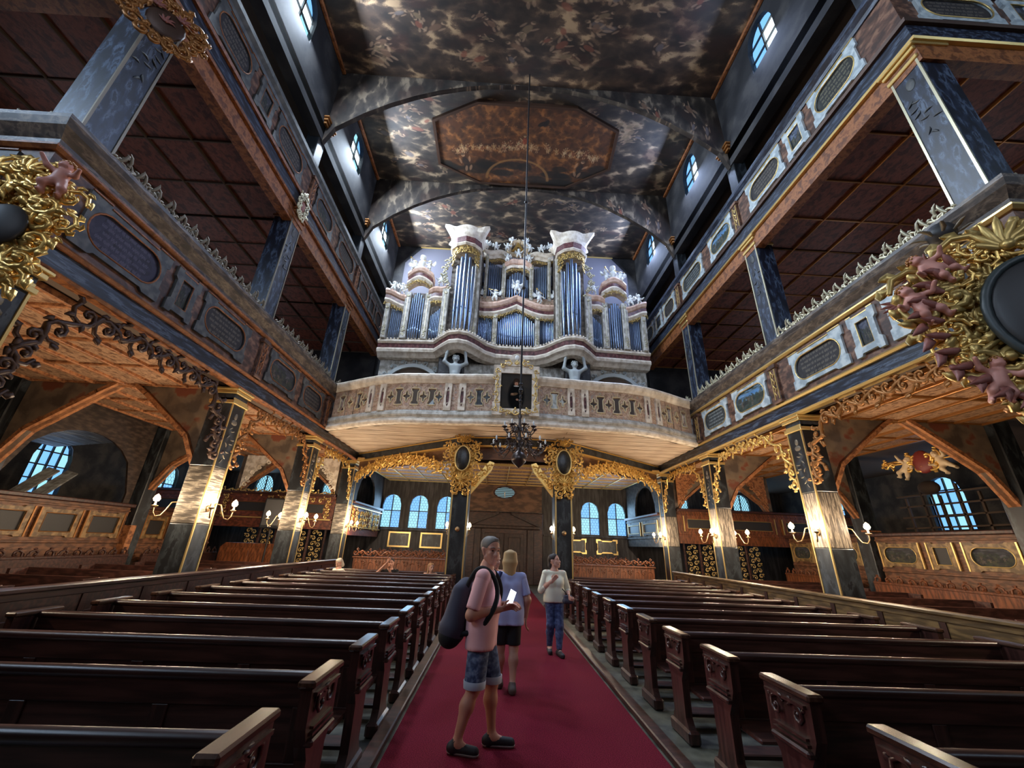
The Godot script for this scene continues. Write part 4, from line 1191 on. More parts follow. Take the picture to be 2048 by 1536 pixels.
# ---------------------------------------------------------------- wall lights
func make_sconce() -> Node3D:      # local: back plate at the origin, facing -x, arms along z
	var o := thing("wall_light", "", "wall light", Vector3.ZERO, 0, "brass candle-bulb wall lights on the pillars")
	var g := G.new()
	g.lathe([Vector2(0.0, 0.0), Vector2(0.07, 0.005), Vector2(0.05, 0.03), Vector2(0.0, 0.05)], 10, Transform3D(Basis(Vector3(0, 0, 1), Vector3(-1, 0, 0), Vector3(0, -1, 0)), Vector3.ZERO))
	part(o, "back_plate", g, M.brass)
	for d in [-1.0, 1.0]:
		g = G.new()
		var pts := []
		for p in [[0.0, 0.0, 0.02], [0.06, 0.1, 0.08], [0.13, 0.08, 0.15], [0.16, -0.06, 0.19], [0.2, -0.17, 0.23], [0.28, -0.19, 0.27], [0.33, -0.12, 0.29], [0.34, -0.02, 0.29]]: pts.append(Vector3(-p[2], p[1], d * p[0]))
		g.tube(pts, 0.012, 6)
		var arm := part(o, "arm", g, M.brass)
		g = G.new()
		g.lathe([Vector2(0.015, -0.03), Vector2(0.05, 0.0), Vector2(0.055, 0.012), Vector2(0.02, 0.02), Vector2(0.018, 0.07), Vector2(0.0, 0.075)], 10, Transform3D(Basis.IDENTITY, Vector3(-0.29, -0.01, d * 0.34)))
		part(arm, "drip_cup", g, M.brass)
		g = G.new()
		g.lathe([Vector2(0.0, 0.0), Vector2(0.04, 0.016), Vector2(0.058, 0.055), Vector2(0.042, 0.105), Vector2(0.0, 0.15)], 10, Transform3D(Basis.IDENTITY, Vector3(-0.29, 0.065, d * 0.34)))
		part(arm, "bulb", g, M.bulb)
	return o
func bulb_light(at: Vector3, e: float) -> void:
	var l := OmniLight3D.new()
	l.name = numbered("bulb_glow")
	l.position = at; l.light_energy = e; l.light_color = c8(255, 230, 198); l.light_size = 0.03; l.omni_range = 40; l.omni_attenuation = 2.0; l.shadow_enabled = true
	add_child(l)
func sconces() -> void:
	var proto: Node3D = null
	for s in [-1.0, 1.0]:
		for i in 4:
			for e in [0, 1]:
				if i == 3 and e == 1: continue
				if i == 0 and e == 0: continue
				var o: Node3D
				var l := "two-armed brass wall light, %s face of the %s pillar %s" % [["nave", "aisle"][e], "left" if s < 0 else "right", ["at the crossing", "after the first bay", "beside the balcony end", "under the balcony"][i]]
				if proto == null:
					proto = make_sconce(); o = proto
					o.set_meta("label", l)
				else: o = copy(proto, l)
				var x: float = s * (A + 0.02) if e == 0 else s * (A + 0.51)
				o.transform = Transform3D(Basis(Vector3.UP, 0.0 if (s > 0) == (e == 0) else PI), Vector3(x, 2.22, PZ[i]))
				for d in [-1.0, 1.0]: bulb_light(o.transform * Vector3(-0.29, 0.125, d * 0.34), 1.45)
	for s in [-1.0, 1.0]:
		var o := copy(proto, "two-armed brass wall light on the gold-capped %s pillar beside the door" % ["left" if s < 0 else "right"])
		o.transform = Transform3D(Basis(Vector3.UP, -PI / 2), Vector3(s * 1.6, 2.14, -12.58))
		for d in [-1.0, 1.0]: bulb_light(o.transform * Vector3(-0.29, 0.125, d * 0.34), 1.6)

# ---------------------------------------------------------------- side boxes and benches
func box_front(o: Node3D, xf: Transform3D, u0: float, u1: float, yb: float, y0: float, y1: float, yr: float, cells: Array, wood: Material, frame: Material, s: float) -> void:
	var g := G.new()
	g.box(xf * Vector3((u0 + u1) / 2, (yb + yr) / 2, -0.04), (xf.basis * Vector3(u1 - u0, yr - yb, 0.06)).abs())
	part(o, "front_board", mk(g, s), wood)
	g = G.new()
	g.box(xf * Vector3((u0 + u1) / 2, yr + 0.05, 0.02), (xf.basis * Vector3(u1 - u0, 0.1, 0.24)).abs(), Basis.IDENTITY, 0.02)
	part(o, "sill_rail", mk(g, s), M.stall_dark)
	g = G.new()
	g.box(xf * Vector3((u0 + u1) / 2, y0 - 0.1, 0.0), (xf.basis * Vector3(u1 - u0, 0.06, 0.06)).abs(), Basis.IDENTITY, 0.01)
	g.box(xf * Vector3((u0 + u1) / 2, y1 + 0.07, 0.0), (xf.basis * Vector3(u1 - u0, 0.05, 0.06)).abs(), Basis.IDENTITY, 0.01)
	part(o, "moulding", mk(g, s), wood)
	for c in cells:
		var a: float = lerpf(u0, u1, c[0]); var b: float = lerpf(u0, u1, c[1])
		g = G.new()
		var er := eared(a, y0, b, y1, 0.03)
		var inn := stadium(a + 0.12, y0 + 0.12, b - 0.12, y1 - 0.12) if c[2] == 1 else rect_poly(a + 0.14, y0 + 0.12, b - 0.14, y1 - 0.12)
		ring_any(g, er, inn, -0.01, 0.04, xf)
		var f := part(o, "panel_frame", mk(g, s), frame)
		g = G.new()
		g.face(inn, 0.0, xf)
		part(f, "picture", mk(g, s), M.scene_dark if c[2] == 1 else M.slate)
		g = G.new()
		var l := []
		for p in inn: l.append(xf * Vector3(p.x, p.y, 0.042))
		l.append(l[0])
		g.tube(l, 0.012, 4)
		for e in [a, b]: g.box(xf * Vector3(e, (y0 + y1) / 2, 0.035), (xf.basis * Vector3(0.035, y1 - y0, 0.035)).abs())
		part(f, "gilt_edge", mk(g, s), M.gold_pale if s > 0 else M.gilt_brown)
func side_boxes() -> void:
	for s in [-1.0, 1.0]:
		var side := "left" if s < 0 else "right"
		for i in [0, 1, 2]:
			var za: float = PZ[i + 1] + (0.24 if i < 2 else 0.4); var zb: float = PZ[i] - 0.24
			if i == 0: zb = -4.2
			var o := thing("side_box", "raised %s side box with framed panels along the %s aisle, %s bay" % ["gilt-framed" if s > 0 else "plain brown", side, ["near", "middle", "far"][i]], "box", Vector3.ZERO, 0, "raised boxes along the aisles")
			box_front(o, face_x(10.95, -1), za, zb, 0.95, 1.55, 2.2, 2.36, [[0.03, 0.36, 1], [0.42, 0.6, 0], [0.66, 0.97, 1]] if s > 0 else [[0.04, 0.34, 0], [0.38, 0.66, 0], [0.7, 0.96, 0]], M.stall_box, M.box_frame, s)
			var g := G.new()
			g.span(10.99, 14.75, 0.0, 1.2, za, zb)
			part(o, "platform", mk(g, s), M.deck_wood)
			# bench against the box with a scalloped back
			var b := thing("wall_bench", "long dark bench with scroll-carved back against the %s side box, %s bay" % [side, ["near", "middle", "far"][i]], "bench", Vector3.ZERO, 0, "benches along the side boxes")
			g = G.new()
			g.span(10.55, 10.6, 0.4, 1.12, za, zb)
			part(b, "backrest", mk(g, s), M.stall_dark if s < 0 else M.stall)
			g = G.new()
			var nn := int((zb - za) / 0.3)
			for k in nn:
				var z := za + (k + 0.5) * (zb - za) / nn
				scroll(g, Vector3(10.56, 1.2, z), Vector3(0, 0, 1.0 if k % 2 else -1.0), Vector3(0, 1, 0), 0.11, -0.5, 1.1, 0.025, 1, 2, 8)
			g.span(10.53, 10.61, 1.1, 1.16, za, zb, 0.01)
			part(b, "carved_crest", mk(g, s), M.stall_dark if s < 0 else M.stall)
			g = G.new()
			g.span(10.1, 10.58, 0.4, 0.45, za, zb, 0.01)
			g.span(10.2, 10.55, 0.0, 0.4, za + 0.1, zb - 0.1)
			part(b, "seat", mk(g, s), M.stall_dark)
		# rows of side pews in the aisle
		for k in 7:
			var z := -4.9 - k * 1.45
			var p := thing("aisle_pew", "short dark pew in the %s aisle behind the partition, row %s of seven" % [side, ["one", "two", "three", "four", "five", "six", "seven"][k]], "pew", Vector3.ZERO, 0, "short pews in the aisles")
			var g := G.new()
			g.span(7.2, 9.9, 0.4, 1.0, z - 0.02, z + 0.02, 0.008)
			part(p, "backrest", mk(g, s), M.stall_dark)
			g = G.new()
			g.span(7.2, 9.9, 0.4, 0.44, z, z + 0.4, 0.01)
			part(p, "seat", mk(g, s), M.stall_dark)
			for x in [7.18, 9.92]:
				g = G.new()
				g.prism(scaled(pew_end_poly(), Vector2(0, 0), Vector2(1, 1.1)), -0.03, 0.03, Transform3D(Basis(Vector3(0, 0, 1), Vector3(0, 1, 0), Vector3(-1, 0, 0)), Vector3(x, 0, z + 0.1)))
				part(p, "end_panel", mk(g, s), M.stall_dark)
		# end boxes that close the aisles
		var e := thing("end_box", "%s box front closing the %s aisle under the organ end" % ["white and gold carved" if s < 0 else "brown panelled", side], "box")
		box_front(e, Transform3D(Basis.IDENTITY, Vector3(0, 0, -16.3)), 6.75, 14.6, 2.05, 2.5, 3.08, 3.25, [[0.03, 0.5, 0], [0.54, 0.96, 0]], M.stall_red if s < 0 else M.stall, M.stall_red if s < 0 else M.stall, s)
		var g := G.new()
		rng.seed = 61
		if s < 0:
			var pts := []
			for k in 15: pts.append(Vector3(6.9 + k * 0.3, 3.36, -16.2))
			run_scrolls(g, pts, Vector3(0, 0, 1), 0.1, 0.02, 2)
			for x in [7.0, 8.75, 9.2, 10.9]:
				for k in 4: scroll(g, Vector3(x, 2.5 + k * 0.2, -16.24), Vector3(1 if k % 2 else -1, 0, 0), Vector3(0, 1, 0), 0.11, 0.3, 1.1, 0.022, 1, 2, 8)
			for k in 5: scroll(g, Vector3(7.3 + k * 0.3, 3.08, -16.24), Vector3(1 if k % 2 else -1, 0, 0), Vector3(0, 1, 0), 0.1, 0.3, 1.1, 0.022, 1, 2, 8)
			g.span(6.8, 11.4, 2.38, 2.42, -16.3, -16.22); g.span(6.8, 11.4, 3.28, 3.31, -16.25, -16.17)
			part(e, "carved_garlands", mk(g, s), M.gold_pale)
		# big carved brackets over the end box
		for x in [6.85, 10.4]:
			g = G.new()
			var d := 1.0 if x < 8 else -1.0
			for k in 5: scroll(g, Vector3(x + d * (0.12 + 0.05 * k * k * 0.9), 3.6 + k * 0.22, -16.1), Vector3(d, 0, 0), Vector3(0, 1, 0), 0.14, 0.4, 1.1, 0.03, 1, 3, 8)
			g.prism(PackedVector2Array([Vector2(x - d * 0.06, 3.45), Vector2(x + d * 0.2, 3.8), Vector2(x + d * 0.5, 4.3), Vector2(x + d * 1.2, 4.72), Vector2(x - d * 0.06, 4.72)]), -16.16, -16.11)
			solo("carved_bracket", mk(g, s), M.cream if s < 0 else M.brace, "%s carved bracket under the ceiling over the %s end box, at the %s" % ["white" if s < 0 else "brown", side, "nave pillar" if x < 8 else "outer side"], "bracket", "carved brackets over the end boxes")
		# glazed screen below the end box: gold grilles
		var sc := thing("grille_screen", "gold openwork grille screen beneath the %s end box" % side, "screen")
		for k in 5:
			var x := 6.95 + k * 0.62
			g = G.new()
			g.span(x - 0.04, x + 0.04, 0.3, 2.05, -16.5, -16.42, 0.01)
			part(sc, "post", mk(g, s), M.stall_dark)
			g = G.new()
			for j in 8:
				scroll(g, Vector3(x + 0.2, 0.55 + j * 0.19, -16.45), Vector3(1 if j % 2 else -1, 0, 0), Vector3(0, 1, 0), 0.1, 0, 1.1, 0.018, 1, 1, 8)
				scroll(g, Vector3(x + 0.42, 0.6 + j * 0.19, -16.45), Vector3(-1 if j % 2 else 1, 0, 0), Vector3(0, 1, 0), 0.1, 0, 1.1, 0.018, 1, 1, 8)
			part(sc, "grille", mk(g, s), M.gold_pale)
		# box that flanks the vestibule
		var v := thing("vestibule_box", "%s box front flanking the vestibule on the %s" % ["gold carved" if s < 0 else "grey panelled", side], "box")
		box_front(v, face_x(6.3, -1), -21.3, -16.8, 1.9, 2.35, 2.95, 3.12, [[0.05, 0.45, 0], [0.52, 0.92, 0]], M.dim_marble if s > 0 else M.stall_red, M.dim_marble if s > 0 else M.stall_red, s)
		g = G.new()
		if s < 0:
			for k in 12:
				for j in 3: scroll(g, Vector3(6.22, 2.3 + j * 0.25, -17.0 - k * 0.33), Vector3(0, 0, 1 if k % 2 else -1), Vector3(0, 1, 0), 0.13, 0.3 + k, 1.1, 0.025, 1, 2, 8)
			g.span(6.2, 6.28, 2.2, 2.24, -21.2, -16.85); g.span(6.2, 6.28, 2.98, 3.02, -21.2, -16.85)
			part(v, "carved_garlands", mk(g, s), M.gold)
		g = G.new()
		wall_arch(g, -21.4, -16.6, 3.2, 4.8, [[-18.9, 1.3, 3.2, 3.6, 0.9]], -0.08, 0.0, face_x(6.4, -1))
		part(v, "arched_head", mk(g, s), M.wall_wood if s < 0 else M.dim_marble)
	# cherub cartouche over the right box and a rolled cloth
func benches_and_door() -> void:
	# carved stalls along the rear wall
	for s in [-1.0, 1.0]:
		var side := "left" if s < 0 else "right"
		for k in 2:
			var z := -20.6 + k * 3.3
			var o := thing("carved_stall", "long brown stall with carved crest, %s block, %s row at the %s" % [side, ["rear", "front"][k], ["end wall", "pew ends"][k]], "stall", Vector3.ZERO, 0, "carved stalls under the organ")
			var g := G.new()
			g.span(2.3, 6.0, 0.0, 1.08, z - 0.04, z + 0.04, 0.01)
			part(o, "backrest", mk(g, s), M.stall)
			g = G.new()
			g.span(2.25, 6.05, 1.08, 1.14, z - 0.08, z + 0.08, 0.015)
			part(o, "cap_rail", mk(g, s), M.stall)
			g = G.new()
			var pts := []
			for i in 15: pts.append(Vector3(2.45 + i * 0.25, 1.25 + 0.04 * (i % 2), z))
			rng.seed = 71 + k
			run_scrolls(g, pts, Vector3(0, 0, 1), 0.12, 0.028, 2)
			part(o, "carved_crest", mk(g, s), M.stall)
			g = G.new()
			for i in 13: scroll(g, Vector3(2.6 + i * 0.27, 0.86 + 0.03 * (i % 2), z + 0.04), Vector3(1 if i % 2 else -1, 0, 0), Vector3(0, 1, 0), 0.11, 0.5, 1.1, 0.02, 1, 2, 8)
			part(o, "carved_band", mk(g, s), M.stall)
			g = G.new()
			g.span(2.3, 6.0, 0.4, 0.45, z, z + 0.45, 0.01)
			part(o, "seat", mk(g, s), M.stall)
		# gilt frames on the rear wall
		for k in 2:
			var x: float = [3.65, 5.25][k]
			var f := thing("wall_panel", "dark wall panel in a %s gilt frame below the %s end windows, %s" % ["plain" if s < 0 else "notched", side, ["beside the pillar", "at the corner"][k]], "panel", Vector3(s * x, 1.83, -21.5), 0, "gilt-framed panels on the end wall")
			var g := G.new()
			var outer := rect_poly(-0.55, -0.36, 0.55, 0.36) if s < 0 else eared(-0.55, -0.36, 0.55, 0.36, 0.06)
			ring_any(g, outer, scaled(outer, Vector2.ZERO, Vector2(0.86, 0.8)), 0.0, 0.05, Transform3D.IDENTITY)
			part(f, "gilt_frame", g, M.gold_pale)
			g = G.new()
			g.prism(scaled(outer, Vector2.ZERO, Vector2(0.88, 0.84)), 0.0, 0.02)
			part(f, "board", g, M.pillar_dark)
		var g3 := G.new()
		g3.span(2.0, 6.3, 2.24, 2.32, -21.5, -21.36, 0.015)
		solo("trim_%d" % (1 if s < 0 else 2), mk(g3, s), M.wall_wood, "window ledge along the %s end wall" % side, "trim").set_meta("kind", "structure")
	# door with pediment and the louvred oval above
	var d := room("door_1", "dark carved double door with a broken pediment in the middle of the end wall")
	d.position = Vector3(0, 0, -21.45)
	var g := G.new()
	g.span(-1.95, 1.95, 0, 3.3, 0.0, 0.1, 0.02)
	part(d, "door_case", g, M.stall_dark)
	for s in [-1.0, 1.0]:
		g = G.new()
		g.span(s * 0.02, s * 1.0, 0.02, 2.3, 0.1, 0.16, 0.012)
		var lf := part(d, "door_leaf", g, M.door_wood)
		for y in [0.2, 1.3]:
			g = G.new()
			g.box(Vector3(s * 0.52, y + 0.42, 0.17), Vector3(0.62, 0.8, 0.05), Basis.IDENTITY, 0.02)
			part(lf, "door_panel", g, M.door_wood)
		g = G.new()
		g.span(s * 1.15, s * 1.5, 0.0, 2.5, 0.1, 0.3, 0.03)
		part(d, "door_pilaster", g, M.door_wood)
		g = G.new()
		g.prism(PackedVector2Array([Vector2(s * 1.75, 2.62), Vector2(s * 1.75, 2.74), Vector2(s * 0.35, 3.32), Vector2(s * 0.3, 3.2)]), 0.1, 0.42)
		part(d, "pediment", g, M.door_wood)
	g = G.new()
	g.span(-1.8, 1.8, 2.5, 2.66, 0.1, 0.45, 0.03)
	part(d, "entablature", g, M.door_wood)
	g = G.new()
	g.prism(PackedVector2Array([Vector2(-1.9, 3.35), Vector2(1.9, 3.35), Vector2(1.9, 4.74), Vector2(-1.9, 4.74)]), 0.0, 0.05)
	part(d, "overdoor_board", g, M.overdoor)
	var w := room("window_40", "oval louvred opening in the painted board above the door")
	w.position = Vector3(-0.05, 4.3, -21.4)
	g = G.new()
	var ov := PackedVector2Array()
	for i in 24: ov.append(Vector2(cos(TAU * i / 24) * 0.52, sin(TAU * i / 24) * 0.27))
	g.ring(scaled(ov, Vector2.ZERO, Vector2(1.16, 1.25)), ov, 0.0, 0.06)
	part(w, "oval_frame", g, M.stall_dark)
	g = G.new()
	g.prism(ov, 0.0, 0.015)
	part(w, "oval_glass", g, M.pane_dim)
	for i in 6:
		g = G.new()
		var y := -0.22 + i * 0.088
		var hw := 0.52 * sqrt(maxf(0.02, 1.0 - pow(y / 0.27, 2)))
		g.span(-hw, hw, y - 0.016, y + 0.016, 0.015, 0.05)
		part(w, "louvre", g, M.slate)
	g = G.new()
	g.span(-0.02, 0.02, -0.26, 0.02, 0.05, 0.06)
	part(w, "louvre_rod", g, M.cream)
	# things in the left aisle: loudspeaker on the partition, stand, console
	var sp := thing("loudspeaker", "tall black loudspeaker cabinet hung at the left aisle pillar", "speaker", Vector3(-8.3, 2.0, -15.0), 0.25)
	g = G.new()
	g.box(Vector3(0, 0.5, 0), Vector3(0.62, 1.0, 0.5), Basis.IDENTITY, 0.03)
	part(sp, "cabinet", g, M.black_cloth)
	g = G.new()
	g.box(Vector3(0, 0.52, 0.255), Vector3(0.54, 0.86, 0.02), Basis.IDENTITY, 0.008)
	part(sp, "grille", g, M.slate)
	g = G.new()
	for k in [-1.0, 1.0]: g.lathe([Vector2(0, 0), Vector2(0.02, 0), Vector2(0.02, 0.01), Vector2(0, 0.012)], 8, Transform3D(Basis(Vector3.RIGHT, PI / 2), Vector3(k * 0.03, 0.06, 0.26)))
	part(sp, "badge", g, M.cream)
	g = G.new()
	g.tube([Vector3(0, 0.02, 0), Vector3(0, -1.9, 0)], 0.03, 8)
	for k in 3: g.tube([Vector3(0, -1.2, 0), Vector3(cos(k * TAU / 3) * 0.5, -1.97, sin(k * TAU / 3) * 0.5)], 0.02, 6)
	part(sp, "stand", g, M.iron)
	var co := thing("organ_console", "light brown wooden console cabinet standing in the left aisle", "cabinet", Vector3(-9.0, 0, -15.7))
	g = G.new()
	g.box(Vector3(0, 0.68, 0), Vector3(2.2, 1.36, 0.6), Basis.IDENTITY, 0.02)
	part(co, "body", g, M.stall)
	for k in [-1.0, 1.0]:
		g = G.new()
		g.box(Vector3(k * 0.54, 0.72, 0.31), Vector3(0.98, 1.1, 0.03), Basis.IDENTITY, 0.01)
		part(co, "door", g, M.stall)
	g = G.new()
	g.prism(PackedVector2Array([Vector2(-1.1, 1.36), Vector2(1.1, 1.36), Vector2(0.95, 1.5), Vector2(-0.95, 1.5)]), -0.25, 0.25)
	part(co, "sloped_top", g, M.stall)

# ---------------------------------------------------------------- organ balcony
func front_z(x: float) -> float:      # curved front of the balcony
	var pts := [[0.0, -11.28], [0.9, -11.3], [1.7, -11.4], [2.6, -11.48], [3.5, -11.55], [4.3, -11.8], [5.0, -12.15], [5.6, -12.5], [6.2, -12.8]]
	var a := absf(x)
	for i in pts.size() - 1:
		if a <= pts[i + 1][0]:
			var t: float = (a - pts[i][0]) / (pts[i + 1][0] - pts[i][0])
			var p0: float = pts[maxi(i - 1, 0)][1]; var p3: float = pts[mini(i + 2, pts.size() - 1)][1]
			return lerpf(cubic_interpolate(pts[i][1], pts[i + 1][1], p0, p3, t), lerpf(pts[i][1], pts[i + 1][1], t), 0.4)
	return -12.8
func balcony() -> void:
	var o := thing("organ_balcony", "curved cream and marble organ balcony spanning the nave above the door", "balcony")
	var path := []
	for i in 57:
		var x := 6.2 - 12.4 * i / 56.0      # travel towards -x so that outward is +z
		path.append(Vector3(x, 0, front_z(x)))
	path.reverse()
	var sw := func(called: String, prof: Array, m: Material):
		var g := G.new()
		g.sweep(prof, path)
		return part(o, called, g, m)
	sw.call("hand_rail", [Vector2(-0.16, 6.34), Vector2(0.0, 6.34), Vector2(0.03, 6.38), Vector2(0.1, 6.44), Vector2(0.14, 6.52), Vector2(0.14, 6.58), Vector2(0.1, 6.62), Vector2(-0.16, 6.62)], M.cream)
	sw.call("base_moulding", [Vector2(-0.14, 5.25), Vector2(0.05, 5.25), Vector2(0.09, 5.3), Vector2(0.07, 5.38), Vector2(0.0, 5.42), Vector2(-0.02, 5.46), Vector2(-0.14, 5.46)], M.organ_marble)
	sw.call("lower_cove", [Vector2(-0.14, 5.02), Vector2(0.1, 5.02), Vector2(0.13, 5.08), Vector2(0.12, 5.14), Vector2(0.04, 5.18), Vector2(0.02, 5.25), Vector2(-0.14, 5.25)], M.cream)
	# paired pilasters and the pierced panels between them
	var at := func(x: float) -> Transform3D:
		var e := 0.05
		var d := Vector3(2 * e, 0, front_z(x + e) - front_z(x - e)).normalized()
		return Transform3D(Basis(d, Vector3.UP, d.cross(Vector3.UP)), Vector3(x, 0, front_z(x)))
	var pil := []
	for x in [-4.62, -4.2, -2.12, -1.68]:
		pil.append(x); pil.append(-x)
	for x in pil:
		var xf: Transform3D = at.call(x)
		var g := G.new()
		var outer := rect_poly(-0.11, 5.46, 0.11, 6.34)
		var inn := stadium(-0.05, 5.58, 0.05, 6.22, 16)
		ring_any(g, outer, inn, -0.06, 0.02, xf)
		var f := part(o, "pilaster", g, M.cream)
		g = G.new()
		g.prism(inn, -0.06, -0.02, xf)
		part(f, "inlay", g, M.plum)
		g = G.new()
		scroll(g, xf * Vector3(0, 6.12, -0.01), xf.basis.x, xf.basis.y, 0.04, PI, 1.0, 0.012, 1, 0, 7)
		scroll(g, xf * Vector3(0, 5.68, -0.01), -xf.basis.x, -xf.basis.y, 0.04, PI, 1.0, 0.012, 1, 0, 7)
		part(f, "scroll", g, M.cream)
	for x in [-4.41, -1.9, 1.9, 4.41]:
		var xw: Transform3D = at.call(x)
		var gw := G.new()
		gw.prism(rect_poly(-0.36, 5.45, 0.36, 6.36), -0.13, -0.04, xw)
		part(o, "plain_panel", gw, M.agate)
	var shape_i := PackedVector2Array([Vector2(-0.1, -0.23), Vector2(-0.1, -0.16), Vector2(-0.065, -0.12), Vector2(-0.065, 0.12), Vector2(-0.1, 0.16), Vector2(-0.1, 0.23), Vector2(0.1, 0.23), Vector2(0.1, 0.16), Vector2(0.065, 0.12), Vector2(0.065, -0.12), Vector2(0.1, -0.16), Vector2(0.1, -0.23)])
	var quatre := PackedVector2Array()
	for i in 24:
		var a := TAU * i / 24
		var r := 0.085 + 0.03 * cos(a * 4)
		quatre.append(Vector2(cos(a) * r * 0.85, sin(a) * r * 1.4))
	var openings := [-5.75, -5.42, -5.08, -4.86, -3.92, -3.66, -3.4, -3.14, -2.88, -2.62, -2.4, -1.42, -1.16, -0.92, 0.92, 1.16, 1.42, 2.4, 2.62, 2.88, 3.14, 3.4, 3.66, 3.92, 4.86, 5.08, 5.42, 5.75]
	for x in openings:
		var xf: Transform3D = at.call(x)
		xf.origin.y = 5.9
		var k := int(round(absf(x) * 100.0)) % 7
		var shp: PackedVector2Array = shape_i if [5.75, 5.08, 3.66, 3.14, 2.62, 1.16].has(snappedf(absf(x), 0.01)) else quatre
		var g := G.new()
		var is_i := shp == shape_i
		var ax := absf(x)
		var lim := [4.73, 6.14] if ax > 4.5 else ([2.23, 4.09] if ax > 2.0 else [0.66, 1.57])
		var lo_x := -9.0 if x < 0 else 0.0; var hi_x := 0.0 if x < 0 else 9.0
		lo_x = -lim[1] if x < 0 else lim[0]; hi_x = -lim[0] if x < 0 else lim[1]
		for other in openings:
			if other < x - 0.01: lo_x = maxf(lo_x, (other + x) / 2)
			if other > x + 0.01: hi_x = minf(hi_x, (other + x) / 2)
		ring_any(g, rect_poly((lo_x - x) * 1.03, -0.45, (hi_x - x) * 1.03, 0.45), scaled(shp, Vector2.ZERO, Vector2(1.15, 1.12)), -0.13, -0.035, xf)
		var f := part(o, "pierced_panel", g, M.agate)
		g = G.new()
		var l := []
		shp = scaled(shp, Vector2.ZERO, Vector2(1.15, 1.12))
		for p in scaled(shp, Vector2.ZERO, Vector2(1.1, 1.04)): l.append(xf * Vector3(p.x, p.y, -0.025))
		l.append(l[0])
		g.tube(l, 0.022, 5)
		if is_i:
			for sg in [-1.0, 1.0]: scroll(g, xf * Vector3(0, sg * 0.33, -0.025), xf.basis.x, xf.basis.y * sg, 0.045, PI, 0.9, 0.012, 1, 1, 7)
		part(f, "opening_rim", g, M.rim_cream)
	# white boarded soffit, plank by plank
	var region := PackedVector2Array()
	for p in path: region.append(Vector2(p.x, p.z - 0.1))
	for p in [Vector2(6.2, -16.3), Vector2(1.75, -12.75), Vector2(0.0, -12.45), Vector2(-1.75, -12.75), Vector2(-6.2, -16.3)]: region.append(p)
	var down := Transform3D(Basis(Vector3(1, 0, 0), Vector3(0, 0, 1), Vector3(0, -1, 0)), Vector3(0, 5.02, 0))
	var z := -11.2
	var row := 0
	while z > -16.3:
		var cut := [-6.3, -2.0 if row % 3 == 0 else 1.6, 6.3] if row % 2 == 0 else [-6.3, 6.3]
		for c in cut.size() - 1:
			for p in Geometry2D.intersect_polygons(region, rect_poly(cut[c] + 0.01, z - 0.243, cut[c + 1] - 0.01, z)):
				var g := G.new()
				g.prism(p, -0.03, 0.006 * (row % 2), down)
				part(o, "soffit_plank", g, M.soffit)
		z -= 0.265
		row += 1
	var g := G.new()
	var rg := PackedVector2Array()
	for p in path: rg.append(Vector2(p.x, p.z - 0.12))
	rg.append(Vector2(6.2, -16.55)); rg.append(Vector2(-6.2, -16.55))
	g.prism(rg, -0.2, -0.05, down)
	part(o, "balcony_floor", g, M.deck_wood)
	# bent beam behind the soffit, gilded, with hanging carving
	var bm := thing("balcony_beam", "bent dark beam with gilt edges carrying the balcony between the corner pillars", "beam")
	var bp := [Vector3(-6.2, 0, -16.3), Vector3(-1.75, 0, -12.8), Vector3(0, 0, -12.55), Vector3(1.75, 0, -12.8), Vector3(6.2, 0, -16.3)]
	g = G.new()
	g.sweep([Vector2(-0.25, 4.72), Vector2(0.0, 4.72), Vector2(0.0, 4.97), Vector2(-0.25, 4.97)], bp)
	part(bm, "beam", g, M.pillar_dark)
	for yy in [[4.68, 4.73], [4.96, 5.0]]:
		g = G.new()
		g.sweep([Vector2(-0.27, yy[0]), Vector2(0.03, yy[0]), Vector2(0.03, yy[1]), Vector2(-0.27, yy[1])], bp)
		part(bm, "gilt_moulding", g, M.gold)
	g = G.new()
	g.sweep([Vector2(-0.2, 4.3), Vector2(-0.12, 4.3), Vector2(-0.12, 4.7), Vector2(-0.2, 4.7)], bp)
	part(bm, "painted_frieze", g, M.overdoor)
	rng.seed = 17
	for s in [-1.0, 1.0]:
		g = G.new()
		var a := Vector3(2.35, 0, -13.27); var b := Vector3(6.0, 0, -16.14)
		var d := (b - a).normalized()
		var un := Vector3(-d.z, 0, d.x) * -1.0
		if un.z < 0: un = -un
		var pts := []
		for k in 22:
			var t := k / 21.0
			pts.append(a.lerp(b, t) + Vector3(0, 4.42 - 0.42 * pow(absf(t * 2 - 1), 2.2), 0) + un * 0.06)
		run_scrolls(g, pts, un, 0.17, 0.034, 3)
		run_scrolls(g, pts.map(func(p): return p + Vector3(0, 0.16, -0.02)), un, 0.12, 0.028, 2)
		solo("carved_valance", mk(g, s), M.gold, "thick gold leaf valance hanging under the balcony beam on the %s" % ["left" if s < 0 else "right"], "valance", "carved scroll valances under the balcony beam")
	# two gold-capped pillars with great cartouches
	for s in [-1.0, 1.0]:
		var side := "left" if s < 0 else "right"
		var p := thing("door_pillar", "dark square pillar with gilt edges %s of the door" % side, "pillar", Vector3(s * 1.6, 0, -12.9), 0, "pillars flanking the door")
		g = G.new()
		g.box(Vector3(0, 2.35, 0), Vector3(0.56, 4.7, 0.56), Basis.IDENTITY, 0.02)
		part(p, "shaft", g, M.pillar_dark)
		for d in [-1.0, 1.0]:
			g = G.new()
			g.span(d * 0.24 - 0.02, d * 0.24 + 0.02, 0.5, 3.3, 0.27, 0.3)
			part(p, "gilt_strip", g, M.gold_pale)
		var c := thing("gold_cartouche", "large gilded cartouche with a dark oval over the pillar %s of the door" % side, "cartouche", Vector3(s * 1.6, 3.25, -12.52), 0, "gold cartouches over the door pillars")
		g = cartouche(1.0, 1.55, 40 + int(s))
		part(c, "gilded_carving", g, M.gold)
		g = G.new()
